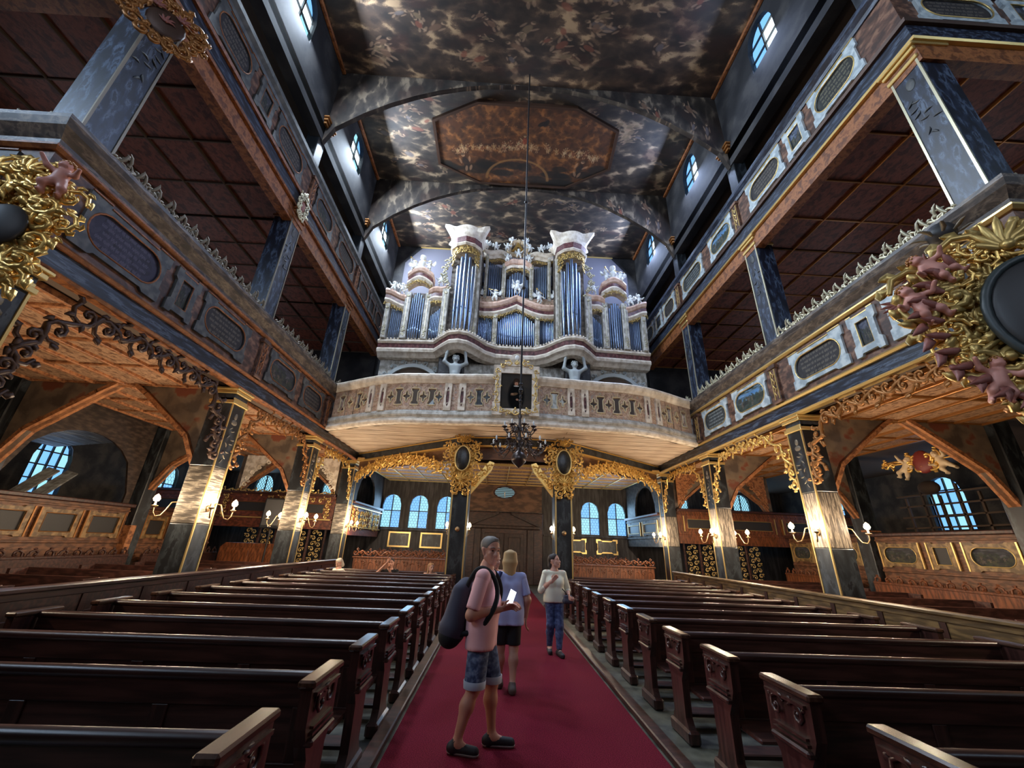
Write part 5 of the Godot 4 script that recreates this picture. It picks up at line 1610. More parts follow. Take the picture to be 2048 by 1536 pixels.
		g.ell(Vector3(0, 0.98, 0.1), Vector3(0.22, 0.38, 0.07), Basis.IDENTITY, 20, 10)
		part(c, "oval_boss", g, M.boss)
		g = G.new()
		var l := []
		for i in 25: l.append(Vector3(cos(TAU * i / 24) * 0.23, 0.98 + sin(TAU * i / 24) * 0.39, 0.1))
		g.tube(l, 0.03, 6)
		part(c, "oval_rim", g, M.gold_pale)
		# slanted carved strut towards the door
		var st := thing("carved_strut", "slanted gilt openwork bracket beside the %s cartouche" % side, "bracket", Vector3.ZERO, 0, "gilt brackets beside the cartouches")
		g = G.new()
		g.prism(PackedVector2Array([Vector2(1.3, 3.2), Vector2(1.3, 3.6), Vector2(0.75, 4.25), Vector2(0.6, 4.2), Vector2(0.68, 3.95)]), -12.95, -12.8)
		for k in 4: scroll(g, Vector3(1.2 - k * 0.15, 3.52 + k * 0.17, -12.78), Vector3(-1 if k % 2 else 1, 0, 0), Vector3(0, 1, 0), 0.11, 0.5, 1.2, 0.022, 1, 2, 8)
		part(st, "bracket_board", mk(g, s), M.gold)
	# portrait on the parapet
	var pt := thing("portrait", "framed portrait of a person in black robes with white collar, on the balcony front", "painting", Vector3(-0.04, 5.27, -11.14))
	g = G.new()
	g.prism(rect_poly(-0.47, 0.22, 0.47, 1.36), 0.0, 0.03)
	part(pt, "backing", g, M.deck_wood)
	g = G.new()
	g.face(rect_poly(-0.47, 0.22, 0.47, 1.36), 0.032)
	part(pt, "canvas", g, M.portrait)
	g = G.new()
	ring_any(g, eared(-0.7, 0.02, 0.7, 1.62, 0.05), rect_poly(-0.47, 0.22, 0.47, 1.36), 0.0, 0.07, Transform3D.IDENTITY)
	g.prism(PackedVector2Array([Vector2(-0.5, 1.6), Vector2(0.5, 1.6), Vector2(0.36, 1.72), Vector2(0.22, 1.84), Vector2(0.16, 1.98), Vector2(0, 2.04), Vector2(-0.16, 1.98), Vector2(-0.22, 1.84), Vector2(-0.36, 1.72)]), 0.0, 0.07)
	part(pt, "frame", g, M.cream)
	g = G.new()
	rng.seed = 8
	for sd in [-1.0, 1.0]:
		run_scrolls(g, [Vector3(sd * 0.59, 0.2, 0.07), Vector3(sd * 0.58, 0.45, 0.07), Vector3(sd * 0.59, 0.7, 0.07), Vector3(sd * 0.58, 0.95, 0.07), Vector3(sd * 0.59, 1.2, 0.07), Vector3(sd * 0.59, 1.45, 0.07)], Vector3(0, 0, 1), 0.085, 0.016, 2)
		scroll(g, Vector3(sd * 0.25, 1.68, 0.08), Vector3(sd, 0, 0), Vector3(0, 1, 0), 0.11, 0.4, 1.2, 0.02, 1, 3)
		scroll(g, Vector3(sd * 0.42, 1.58, 0.08), Vector3(-sd, 0, 0), Vector3(0, 1, 0), 0.09, 0.4, 1.2, 0.018, 1, 2)
	run_scrolls(g, [Vector3(-0.4, 0.14, 0.07), Vector3(-0.2, 0.1, 0.07), Vector3(0, 0.08, 0.07), Vector3(0.2, 0.1, 0.07), Vector3(0.4, 0.14, 0.07)], Vector3(0, 0, 1), 0.1, 0.018, 2)
	tuft(g, Vector3(0, 1.66, 0.08), Vector3(0, 1, 0), Vector3(0, 0, 1), 0.16)
	part(pt, "frame_carving", g, M.gold_pale)
	g = G.new()
	g.ell(Vector3(0, 1.88, 0.08), Vector3(0.07, 0.09, 0.03), Basis.IDENTITY, 12, 8)
	part(pt, "crest_oval", g, M.statue)

func cartouche(w: float, h: float, sd: int) -> G:      # gilt shield-shaped mass of scrolls, local z outward, base at the origin, tip down
	rng.seed = sd
	var g := G.new()
	var un := Vector3(0, 0, 1)
	var shield := PackedVector2Array([Vector2(0, -0.02 * h), Vector2(0.2 * w, 0.14 * h), Vector2(0.33 * w, 0.4 * h), Vector2(0.37 * w, 0.75 * h), Vector2(0.18 * w, 0.94 * h), Vector2(-0.18 * w, 0.94 * h), Vector2(-0.37 * w, 0.75 * h), Vector2(-0.33 * w, 0.4 * h), Vector2(-0.2 * w, 0.14 * h)])
	g.prism(scaled(shield, Vector2(0, 0.5 * h), Vector2(0.85, 0.9)), -0.12, -0.03)
	for iy in 11:
		for ix in 9:
			var p := Vector2((ix - 4 + (0.5 if iy % 2 else 0.0)) * 0.1 * w, (0.03 + iy * 0.094) * h)
			if not Geometry2D.is_point_in_polygon(p, shield): continue
			var a := rng.randf() * TAU
			scroll(g, Vector3(p.x, p.y, 0.0), Vector3(cos(a), sin(a), 0), Vector3(-sin(a), cos(a), 0), 0.085 * w, 0.0, 1.2, 0.019 * w, 1.0 if rng.randf() < 0.5 else -1.0, 3, 8)
	for s in [-1.0, 1.0]:
		var ring := [[0.14, 0.0, 0.12], [0.24, 0.14, 0.13], [0.32, 0.3, 0.14], [0.4, 0.48, 0.13], [0.46, 0.68, 0.14], [0.44, 0.86, 0.15], [0.3, 0.9, 0.14], [0.16, 1.02, 0.13], [0.2, 0.3, 0.12], [0.12, 0.16, 0.12], [0.3, 0.72, 0.1]]
		for i in ring.size():
			var q: Array = ring[i]
			scroll(g, Vector3(s * q[0] * w, q[1] * h, 0.06), Vector3(s, 0, 0) if i % 2 else Vector3(0, 1, 0), Vector3(0, 1, 0) if i % 2 else Vector3(s, 0, 0), q[2] * w, rng.randf_range(-1, 1), 1.25, 0.026 * w, 1.0, 5)
	tuft(g, Vector3(0, 0.2 * h, 0.12), Vector3(0, 1, 0), un, 0.28 * w, 7)
	tuft(g, Vector3(0, 0.16 * h, 0.12), Vector3(0, -1, 0), un, 0.24 * w, 5)
	tuft(g, Vector3(0, 0.97 * h, 0.1), Vector3(0, 1, 0), un, 0.24 * w, 7)
	return g

# ---------------------------------------------------------------- organ
func pipes(o: Node3D, x0: float, x1: float, zf: float, y0: float, f_top: Callable, nn: int, bulge := 0.0, foot := 0.32) -> void:
	for i in nn:
		var t := (i + 0.5) / nn
		var x := lerpf(x0, x1, t)
		var r := absf(x1 - x0) / nn * 0.43
		var top: float = f_top.call(t)
		var z := zf + bulge * sin(PI * t)
		var mouth: float = y0 + foot + (0.12 * absf(t - 0.5) * 2.0 if bulge == 0.0 else 0.1 * sin(PI * t))
		var g := G.new()
		g.lathe([Vector2(r * 0.25, y0), Vector2(r, mouth), Vector2(r, top), Vector2(r * 0.9, top), Vector2(r * 0.9, top - 0.05)], 10, Transform3D(Basis.IDENTITY, Vector3(x, 0, z)))
		g.box(Vector3(x, mouth + 0.03, z + r * 0.85), Vector3(r * 1.1, 0.05, r * 0.5))
		part(o, "pipe", g, M.tin)
func wave(x0: float, x1: float, z: float, y_of: Callable, prof: Array, nn := 14, zb := 0.0) -> G:      # moulding whose height follows a curve; prof of Vector2(out, up)
	var g := G.new()
	var rows := []
	for i in nn + 1:
		var t := float(i) / nn
		var row := []
		for p in prof: row.append(Vector3(lerpf(x0, x1, t), y_of.call(t) + p.y, z + p.x + zb * sin(PI * t)))
		rows.append(row)
	var k := prof.size()
	for i in nn:
		for j in k: g.quad(rows[i][j], rows[i + 1][j], rows[i + 1][(j + 1) % k], rows[i][(j + 1) % k])
	for e in [0, nn]:
		var c := Vector3.ZERO
		for q in rows[e]: c += q
		c /= k
		for j in k:
			if e == 0: g.tri(c, rows[e][j], rows[e][(j + 1) % k])
			else: g.tri(c, rows[e][(j + 1) % k], rows[e][j])
	return g
func organ() -> void:
	var o := thing("pipe_organ", "great cream and marble pipe organ with tin pipes and carved angels on the balcony", "organ")
	var g := G.new()
	# body behind the pipes
	g.span(-5.35, 5.35, 5.1, 9.2, -16.4, -15.0)
	g.span(-5.3, 5.3, 9.2, 10.9, -16.4, -15.4)
	g.span(-4.6, -3.0, 10.9, 12.0, -16.4, -14.95); g.span(3.0, 4.6, 10.9, 12.0, -16.4, -14.95)
	g.span(-1.9, 1.9, 10.9, 14.0, -16.4, -15.4)
	g.span(-2.9, -1.6, 9.2, 14.0, -16.4, -14.3); g.span(1.6, 2.9, 9.2, 14.0, -16.4, -14.3)
	part(o, "case_body", g, M.organ_case)
	# stepped plinth cornice, wavy in plan
	var bp := []
	for p in [[-5.6, -14.45], [-4.2, -14.35], [-3.3, -14.3], [-2.95, -13.85], [-2.6, -13.45], [-2.24, -13.35], [-1.9, -13.45], [-1.6, -13.75], [-1.2, -14.25], [-0.8, -14.5], [0.0, -14.55], [0.8, -14.5], [1.2, -14.25], [1.6, -13.75], [1.9, -13.45], [2.24, -13.35], [2.6, -13.45], [2.95, -13.85], [3.3, -14.3], [4.2, -14.35], [5.6, -14.45]]: bp.append(Vector3(p[0], 0, p[1]))
	var cv := Curve3D.new()
	for p in bp: cv.add_point(p)
	for bnd in [["plinth_top", [Vector2(-0.5, 9.18), Vector2(0.0, 9.18), Vector2(0.06, 9.24), Vector2(0.06, 9.3), Vector2(-0.02, 9.36), Vector2(-0.5, 9.36)], "cream"], ["plinth_band", [Vector2(-0.5, 8.98), Vector2(-0.06, 8.98), Vector2(-0.02, 9.18), Vector2(-0.5, 9.18)], "plum"], ["plinth_lower", [Vector2(-0.5, 8.62), Vector2(-0.2, 8.62), Vector2(-0.1, 8.74), Vector2(0.0, 8.8), Vector2(0.03, 8.9), Vector2(-0.02, 8.98), Vector2(-0.5, 8.98)], "cream"]]:
		g = G.new()
		g.sweep(bnd[1], bp)
		part(o, bnd[0], g, M[bnd[2]])
	g = G.new()
	for i in 90:      # bead row under the pipe feet
		var p: Vector3 = cv.sample_baked(cv.get_baked_length() * (i + 0.5) / 90.0)
		g.ell(p + Vector3(0, 9.39, -0.03), Vector3(0.05, 0.045, 0.05), Basis.IDENTITY, 6, 4)
	part(o, "bead_row", g, M.cream)
	# lower storey: marble wall with oval openings
	g = G.new()
	g.span(-5.5, 5.5, 5.1, 8.62, -15.0, -14.85)
	part(o, "lower_wall", g, M.organ_marble)
	for s in [-1.0, 1.0]:
		g = G.new()
		var el := PackedVector2Array(); var eo := PackedVector2Array()
		for i in 28:
			var a := TAU * i / 28
			el.append(Vector2(s * 4.1 + cos(a) * 1.05, 7.35 + sin(a) * 0.95)); eo.append(Vector2(s * 4.1 + cos(a) * 1.2, 7.35 + sin(a) * 1.1))
		g.ring(eo, el, -14.9, -14.72)
		var fr := part(o, "oval_frame", g, M.statue_grey)
		g = G.new()
		g.prism(el, -14.86, -14.83)
		part(fr, "oval_opening", g, M.deck_wood)
		g = G.new()
		rng.seed = 23
		for k in 9:
			var a := PI * (k + 0.5) / 9
			scroll(g, Vector3(s * 4.1 + cos(a) * 1.32, 7.35 + sin(a) * 1.22, -14.78), Vector3(cos(a), sin(a), 0), Vector3(-sin(a), cos(a), 0), 0.14, rng.randf_range(0, 3), 1.1, 0.028, 1, 2, 8)
		part(fr, "frame_carving", g, M.statue_grey)
		g = G.new()
		g.span(s * 2.55 - 0.5, s * 2.55 + 0.5, 5.1, 8.7, -14.85, -14.35, 0.03)
		part(o, "tower_pier", g, M.plum_grey)
		g = G.new()
		g.span(s * 1.1 - 0.35, s * 1.1 + 0.35, 6.2, 8.2, -14.85, -14.76, 0.03)
		part(o, "wall_panel", g, M.dim_marble)
		# posts between the pipe fields
		for a in [[5.42, 9.36, 11.0, -14.45, 0.1], [4.62, 9.36, 11.6, -14.42, 0.13], [3.77, 9.36, 11.6, -14.42, 0.13], [3.02, 9.36, 11.7, -14.2, 0.14], [1.76, 9.36, 13.7, -14.2, 0.12], [0.9, 9.36, 10.9, -14.62, 0.1], [1.42, 11.7, 14.1, -14.72, 0.07], [0.62, 11.7, 13.6, -14.72, 0.09]]:
			g = G.new()
			g.box(Vector3(s * a[0], (a[1] + a[2]) / 2, a[3]), Vector3(a[4] * 2, a[2] - a[1], 0.3), Basis.IDENTITY, 0.02)
			var po := part(o, "case_post", g, M.organ_marble)
			g = G.new()
			var uu := Vector3(0, 0, 1)
			for k in 3: scroll(g, Vector3(s * a[0], a[1] + 0.15 + k * 0.16, a[3] + 0.16), Vector3(1 if k % 2 else -1, 0, 0), Vector3(0, 1, 0), 0.07, 0.4, 1.1, 0.016, 1, 2, 7)
			tuft(g, Vector3(s * a[0], a[2] - 0.25, a[3] + 0.16), Vector3(0, 1, 0), uu, 0.14, 5)
			g.span(s * a[0] - 0.012, s * a[0] + 0.012, a[1] + 0.1, a[2] - 0.2, a[3] + 0.14, a[3] + 0.165)
			part(po, "post_carving", g, M.silver_leaf)
		# fields of pipes
		pipes(o, s * 5.28, s * 4.76, -14.5, 9.4, func(t): return 10.78, 7)
		pipes(o, s * 4.47, s * 3.92, -14.38, 9.38, func(t): return 11.25 + 0.3 * sin(PI * t), 6, 0.1)
		pipes(o, s * 3.62, s * 3.16, -14.4, 9.42, func(t): return 10.5 + 0.5 * t, 7)
		pipes(o, s * 1.62, s * 1.02, -14.66, 9.6, func(t): return 10.86 - 0.2 * t, 9)
		pipes(o, s * 1.33, s * 0.74, -14.75, 11.86, func(t): return 13.75 - 0.3 * t, 6)
		pipes(o, s * 2.66, s * 1.84, -13.95, 9.46, func(t): return 12.5 + 0.7 * sin(PI * t), 5, 0.32, 0.95)
		# cornices: outer bay, round tower, sloping bay
		var pf := [Vector2(-0.4, 0.0), Vector2(0.02, 0.0), Vector2(0.1, 0.06), Vector2(0.16, 0.18), Vector2(0.12, 0.28), Vector2(-0.4, 0.28)]
		var pd := [Vector2(-0.4, -0.16), Vector2(0.06, -0.16), Vector2(0.05, 0.0), Vector2(-0.4, 0.0)]
		var pu := [Vector2(-0.4, -0.38), Vector2(0.02, -0.38), Vector2(0.1, -0.26), Vector2(0.06, -0.16), Vector2(-0.4, -0.16)]
		var crowns := [[5.6, 4.68, -14.4, func(t): return 11.3 + 0.16 * cos(t * PI), 0.0, "blush"], [4.75, 3.66, -14.3, func(t): return 12.25 + 0.24 * sin(PI * t), 0.15, "blush"], [3.78, 2.98, -14.35, func(t): return 11.45 + 0.3 * t + 0.06 * sin(t * TAU), 0.05, "blush"], [1.78, 0.0, -14.6, func(t): return 11.2 - 0.14 * sin(t * PI * 1.1) + 0.36 * t * t, 0.08, "blush"], [1.6, 0.5, -14.68, func(t): return 14.12 - 0.2 * t - 0.08 * sin(t * TAU), 0.04, "cream"], [0.62, 0.0, -14.68, func(t): return 13.36 + 0.22 * t + 0.06 * sin(t * PI), 0.06, "blush"]]
		for c in crowns:
			var small: bool = c[5] == "cream" or c[0] < 0.7
			g = mk(wave(c[1], c[0], c[2], func(t): return c[3].call(1.0 - t), pf, 12, c[4]), s)
			var cr := part(o, "crown_moulding", g, M[c[5]])
			g = mk(wave(c[1], c[0], c[2], func(t): return c[3].call(1.0 - t), pd, 12, c[4]), s)
			part(cr, "crown_band", g, M.plum if not small else M.cream)
			if not small:
				g = mk(wave(c[1], c[0], c[2], func(t): return c[3].call(1.0 - t), pu, 12, c[4]), s)
				part(cr, "crown_lower", g, M.cream)
			# gilt pierced carving under the crown
			g = G.new()
			rng.seed = 55
			var pts := []
			var nn := int(absf(c[0] - c[1]) / 0.15) + 2
			for k in nn:
				var t := (k + 0.5) / nn
				pts.append(Vector3(s * lerpf(c[0], c[1], t), c[3].call(t) - (0.44 if not small else 0.26), c[2] + 0.04 + c[4] * sin(PI * t)))
			run_scrolls(g, pts, Vector3(0, 0, 1), 0.085, 0.012, 2)
			part(cr, "pierced_carving", g, M.gilt_pale)
		# great towers: round cornice with spread corners
		var x: float = s * 2.3
		g = G.new()
		var corners := [[-0.62, -14.2], [-0.6, -13.8], [-0.36, -13.55], [0.0, -13.42], [0.36, -13.55], [0.6, -13.8], [0.62, -14.2]]
		var tp := []
		for q in corners: tp.append(Vector3(x + q[0], 0, q[1]))
		g.sweep([Vector2(-0.3, 13.55), Vector2(0.02, 13.55), Vector2(0.08, 13.62), Vector2(0.02, 13.72), Vector2(-0.3, 13.72)], tp)
		var tc := part(o, "tower_crown", g, M.cream)
		g = G.new()
		g.sweep([Vector2(-0.3, 13.72), Vector2(0.03, 13.72), Vector2(0.05, 13.98), Vector2(-0.3, 13.98)], tp)
		part(tc, "tower_band", g, M.plum)
		g = G.new()
		var rows := []
		for i in 33:
			var an := deg_to_rad(-112.0 + 224.0 * i / 32.0)
			var spk := exp(-pow((absf(rad_to_deg(an)) - 58.0) / 13.0, 2)) + 0.6 * exp(-pow((absf(rad_to_deg(an)) - 112.0) / 10.0, 2))
			var dome := cos(an * 0.8)
			var dd := Vector3(sin(an), 0, cos(an))
			var row := []
			for q in [[0.62, 13.98], [0.66, 14.06], [0.7 + 0.08 * spk, 14.18], [0.74 + 0.22 * spk, 14.32 + 0.05 * spk], [0.77 + 0.4 * spk, 14.4 + 0.12 * dome + 0.13 * spk], [0.6, 14.5 + 0.16 * dome], [0.25, 14.56 + 0.16 * dome]]: row.append(Vector3(x, 0, -14.15) + dd * q[0] * Vector3(1, 1, 1.12) + Vector3(0, q[1], 0))
			rows.append(row)
		for i in 32:
			for j in 6: g.quad(rows[i][j], rows[i + 1][j], rows[i + 1][j + 1], rows[i][j + 1])
		g.span(x - 0.5, x + 0.5, 13.5, 14.5, -14.6, -13.95)
		part(tc, "tower_cornice", g, M.cream)
		g = G.new()
		rng.seed = 99
		for k in 13:
			var a := PI * (k + 0.5) / 13
			var px: float = x - cos(a) * 0.56; var pz: float = -14.0 + sin(a) * 0.5
			var nrm := Vector3(-cos(a), 0, sin(a))
			var tg := Vector3(sin(a), 0, cos(a))
			for j in 4:
				var yy := 13.45 - j * 0.17 - (0.0 if j < 3 else 0.1)
				if j > 1 and absf(a - PI / 2) < 0.9: continue
				scroll(g, Vector3(px, yy, pz), tg if (k + j) % 2 else -tg, Vector3(0, 1, 0), 0.1, rng.randf_range(0, 3), 1.15, 0.02, 1, 2, 8)
		part(tc, "pierced_carving", g, M.gilt_pale)
		g = G.new()      # openwork wing on the outer side of the tower
		for k in 9: scroll(g, Vector3(s * (2.98 + 0.22 * sin(k * 0.42)), 13.3 - k * 0.19, -14.1), Vector3(s, 0, 0), Vector3(0, 1 if k % 2 else -1, 0), 0.15 - 0.006 * k, 0.3, 1.15, 0.028, 1, 3, 8)
		part(tc, "carved_wing", g, M.silver_leaf)
		# side openings of the centre storey
		for yy in [[11.85, 12.55], [12.75, 13.3]]:
			g = G.new()
			g.span(s * 1.5, s * 1.68, yy[0], yy[1], -15.0, -14.9)
			part(o, "louvre_opening", g, M.tin_dark)
	pipes(o, -0.8, 0.8, -14.68, 9.5, func(t): return 10.55 + 0.5 * sin(PI * t), 19)
	pipes(o, -0.5, 0.5, -14.72, 11.86, func(t): return 12.75 + 0.42 * sin(PI * t), 9, 0.06)
	g = G.new()
	g.span(-1.7, 1.7, 11.35, 11.84, -15.05, -14.6, 0.05)
	part(o, "centre_plinth", g, M.agate)
	# all-seeing triangle in clouds on top
	var e := thing("triangle_emblem", "golden triangle emblem with an eye in a wreath of clouds crowning the organ", "emblem", Vector3(-0.03, 14.35, -14.7))
	g = G.new()
	g.prism(PackedVector2Array([Vector2(-0.3, 0.0), Vector2(0.3, 0.0), Vector2(0.0, 0.5)]), 0.06, 0.12)
	part(e, "triangle", g, M.gold)
	g = G.new()
	g.ell(Vector3(0, 0.18, 0.12), Vector3(0.07, 0.035, 0.02), Basis.IDENTITY, 10, 6)
	part(e, "eye", g, M.bronze)
	g = G.new()
	rng.seed = 3
	for k in 26:
		var a := TAU * k / 26
		g.ell(Vector3(cos(a) * 0.42, 0.2 + sin(a) * 0.42, 0.02), Vector3.ONE * rng.randf_range(0.07, 0.13), Basis.IDENTITY, 7, 5)
	for k in 20:
		var a := TAU * k / 20
		g.tube([Vector3(cos(a) * 0.3, 0.2 + sin(a) * 0.3, 0.0), Vector3(cos(a) * 0.72, 0.2 + sin(a) * 0.66, 0.0)], [0.03, 0.004], 4)
	part(e, "clouds", g, M.statue_cream)

# ---------------------------------------------------------------- chandelier
func chandelier() -> void:
	var o := thing("chandelier", "dark metal chandelier with curling candle arms hanging on a long rod in the nave", "chandelier", Vector3(-0.06, 3.2, -8.07))
	var g := G.new()
	g.tube([Vector3(0, 1.25, 0), Vector3(0, 12.72, 0)], 0.022, 8)
	for y in [1.7, 4.4, 7.2]: g.ell(Vector3(0, y, 0), Vector3(0.05, 0.05, 0.05), Basis.IDENTITY, 8, 6)
	part(o, "hanging_rod", g, M.iron)
	g = G.new()
	g.lathe([Vector2(0, 0.0), Vector2(0.02, 0.02), Vector2(0.06, 0.05), Vector2(0.14, 0.13), Vector2(0.16, 0.2), Vector2(0.13, 0.29), Vector2(0.05, 0.35), Vector2(0.06, 0.4), Vector2(0.035, 0.45), Vector2(0.05, 0.55), Vector2(0.08, 0.6), Vector2(0.04, 0.66), Vector2(0.03, 0.8), Vector2(0.07, 0.86), Vector2(0.03, 0.92), Vector2(0.025, 1.05), Vector2(0.05, 1.1), Vector2(0.02, 1.15), Vector2(0.015, 1.3), Vector2(0.0, 1.3)], 14)
	part(o, "baluster", g, M.chandelier_metal)
	for tier in 2:
		var nn := 10 if tier == 0 else 8
		for k in nn:
			var a := TAU * (k + 0.5 * tier + 0.2) / nn
			var d := Vector3(cos(a), 0, sin(a))
			var R := 0.54 if tier == 0 else 0.33
			var y := 0.42 if tier == 0 else 0.8
			g = G.new()
			var pts := []
			for p in [[0.05, 0.0], [0.2, 0.12], [0.38, 0.1], [0.5, -0.04], [0.66, -0.16], [0.85, -0.14], [0.97, -0.02], [1.0, 0.08]]: pts.append(d * p[0] * R + Vector3(0, y + p[1] * R * 1.3, 0))
			g.tube(pts, 0.013, 6)
			scroll(g, d * 0.42 * R + Vector3(0, y + 0.02, 0), d, Vector3(0, 1, 0), 0.09, 0.5, 1.3, 0.012, 1, 2, 10)
			scroll(g, d * 0.72 * R + Vector3(0, y - 0.1, 0), d, Vector3(0, -1, 0), 0.06, 0.5, 1.2, 0.01, 1, 1, 8)
			var arm := part(o, "arm", g, M.chandelier_metal)
			g = G.new()
			var tip := d * R + Vector3(0, y + 0.08 * R * 1.3, 0)
			g.lathe([Vector2(0.0, -0.03), Vector2(0.02, -0.02), Vector2(0.065, 0.01), Vector2(0.06, 0.02), Vector2(0.0, 0.02)], 10, Transform3D(Basis.IDENTITY, tip))
			part(arm, "drip_pan", g, M.chandelier_metal)
			g = G.new()
			g.lathe([Vector2(0.012, 0.02), Vector2(0.012, 0.05), Vector2(0.022, 0.075), Vector2(0.014, 0.115), Vector2(0.0, 0.135)], 8, Transform3D(Basis.IDENTITY, tip))
			part(arm, "unlit_bulb", g, M.statue)
	g = G.new()
	for k in 6: g.ell(Vector3(0, 1.35 + k * 0.1, 0), Vector3(0.03 + 0.012 * (k % 2), 0.04, 0.03), Basis.IDENTITY, 8, 5)
	part(o, "chain_beads", g, M.iron)

# ---------------------------------------------------------------- bodies: smooth union of tapered capsules, meshed as surface nets
func nets(g: G, bones: Array, clips: Array, cell: float, k: float) -> void:
	var lo := Vector3.INF; var hi := -Vector3.INF
	for b in bones:
		if b.size() == 2:
			lo = lo.min(b[0] - b[1]); hi = hi.max(b[0] + b[1])
		else:
			var r := maxf(b[2], b[3])
			lo = lo.min((b[0] as Vector3).min(b[1]) - Vector3.ONE * r); hi = hi.max((b[0] as Vector3).max(b[1]) + Vector3.ONE * r)
	lo -= Vector3.ONE * (cell * 2.5 + k * 0.3); hi += Vector3.ONE * (cell * 2.5 + k * 0.3)
	var nx := int((hi.x - lo.x) / cell) + 2; var ny := int((hi.y - lo.y) / cell) + 2; var nz := int((hi.z - lo.z) / cell) + 2
	var f := PackedFloat32Array()
	f.resize(nx * ny * nz)
	f.fill(1.0)
	var sxy := nx * ny
	for b in bones:
		var el: bool = b.size() == 2
		var a: Vector3 = b[0]
		var c: Vector3 = b[1]
		var mn: Vector3; var mx: Vector3
		var ra := 0.0; var rb := 0.0; var ab := Vector3.ZERO; var l2 := 1.0; var rm := 0.0
		if el:
			mn = a - c; mx = a + c; rm = minf(c.x, minf(c.y, c.z))
		else:
			ra = b[2]; rb = b[3]; ab = c - a; l2 = maxf(1e-9, ab.length_squared())
			var r := maxf(ra, rb)
			mn = a.min(c) - Vector3.ONE * r; mx = a.max(c) + Vector3.ONE * r
		var pad := k + cell * 2.0
		var i0 := maxi(0, int((mn.x - pad - lo.x) / cell)); var i1 := mini(nx - 1, int((mx.x + pad - lo.x) / cell) + 1)
		var j0 := maxi(0, int((mn.y - pad - lo.y) / cell)); var j1 := mini(ny - 1, int((mx.y + pad - lo.y) / cell) + 1)
		var k0 := maxi(0, int((mn.z - pad - lo.z) / cell)); var k1 := mini(nz - 1, int((mx.z + pad - lo.z) / cell) + 1)
		for kz in range(k0, k1 + 1):
			for jy in range(j0, j1 + 1):
				var p := Vector3(lo.x + i0 * cell, lo.y + jy * cell, lo.z + kz * cell)
				var o := kz * sxy + jy * nx + i0
				for ix in range(i0, i1 + 1):
					var d: float
					var q := p - a
					if el:
						d = ((q / c).length() - 1.0) * rm
					else:
						var t := clampf(q.dot(ab) / l2, 0.0, 1.0)
						d = (q - ab * t).length() - (ra + (rb - ra) * t)
					var e := f[o]
					var df := e - d
					if df > k: f[o] = d
					elif df > -k:
						var h := (k - absf(df)) / k
						f[o] = minf(d, e) - h * h * k * 0.25
					p.x += cell
					o += 1
	if clips.size():
		for kz in nz:
			for jy in ny:
				for ix in nx:
					var o := kz * sxy + jy * nx + ix
					if f[o] < cell * 3:
						var p := lo + Vector3(ix, jy, kz) * cell
						for cl in clips: f[o] = maxf(f[o], (p - (cl[0] as Vector3)).dot(cl[1]))
	var id := PackedInt32Array()
	id.resize(nx * ny * nz)
	id.fill(-1)
	var off := [0, 1, nx, nx + 1, sxy, sxy + 1, sxy + nx, sxy + nx + 1]
	var edges := [[0, 1], [2, 3], [4, 5], [6, 7], [0, 2], [1, 3], [4, 6], [5, 7], [0, 4], [1, 5], [2, 6], [3, 7]]
	for kz in range(1, nz - 2):
		for jy in range(1, ny - 2):
			var o := kz * sxy + jy * nx
			for ix in range(1, nx - 2):
				var q := o + ix
				var v0 := f[q]
				if absf(v0) > cell * 2.0: continue
				var ng := 0
				for t in 8:
					if f[q + off[t]] < 0.0: ng += 1
				if ng == 0 or ng == 8: continue
				var s := Vector3.ZERO; var cnt := 0
				for e in edges:
					var x0 := f[q + off[e[0]]]; var x1 := f[q + off[e[1]]]
					if (x0 < 0.0) != (x1 < 0.0):
						var t := x0 / (x0 - x1)
						var p0 := Vector3(e[0] & 1, (e[0] >> 1) & 1, e[0] >> 2); var p1 := Vector3(e[1] & 1, (e[1] >> 1) & 1, e[1] >> 2)
						s += p0.lerp(p1, t); cnt += 1
				var nn := Vector3(f[q + 1] - f[q - 1] + f[q + 1 + nx + sxy] - f[q + nx + sxy - 1], f[q + nx] - f[q - nx] + f[q + nx + 1 + sxy] - f[q - nx + 1 + sxy], f[q + sxy] - f[q - sxy] + f[q + sxy + 1 + nx] - f[q - sxy + 1 + nx]).normalized()
				id[q] = g.vert(lo + (Vector3(ix, jy, kz) + s / cnt) * cell, nn)
	for kz in range(1, nz - 2):
		for jy in range(1, ny - 2):
			for ix in range(1, nx - 2):
				var q := kz * sxy + jy * nx + ix
				if id[q] < 0: continue
				var in0 := f[q] < 0.0
				if in0 != (f[q + 1] < 0.0): net_quad(g, id, q, q - nx, q - nx - sxy, q - sxy, in0)
				if in0 != (f[q + nx] < 0.0): net_quad(g, id, q, q - sxy, q - sxy - 1, q - 1, in0)
				if in0 != (f[q + sxy] < 0.0): net_quad(g, id, q, q - 1, q - 1 - nx, q - nx, in0)
func net_quad(g: G, id: PackedInt32Array, a: int, b: int, c: int, d: int, fl: bool) -> void:
	var w := id[a]; var x := id[b]; var y := id[c]; var z := id[d]
	if w < 0 or x < 0 or y < 0 or z < 0: return
	if fl: g.ix.append_array(PackedInt32Array([w, z, y, w, y, x]))
	else: g.ix.append_array(PackedInt32Array([w, x, y, w, y, z]))

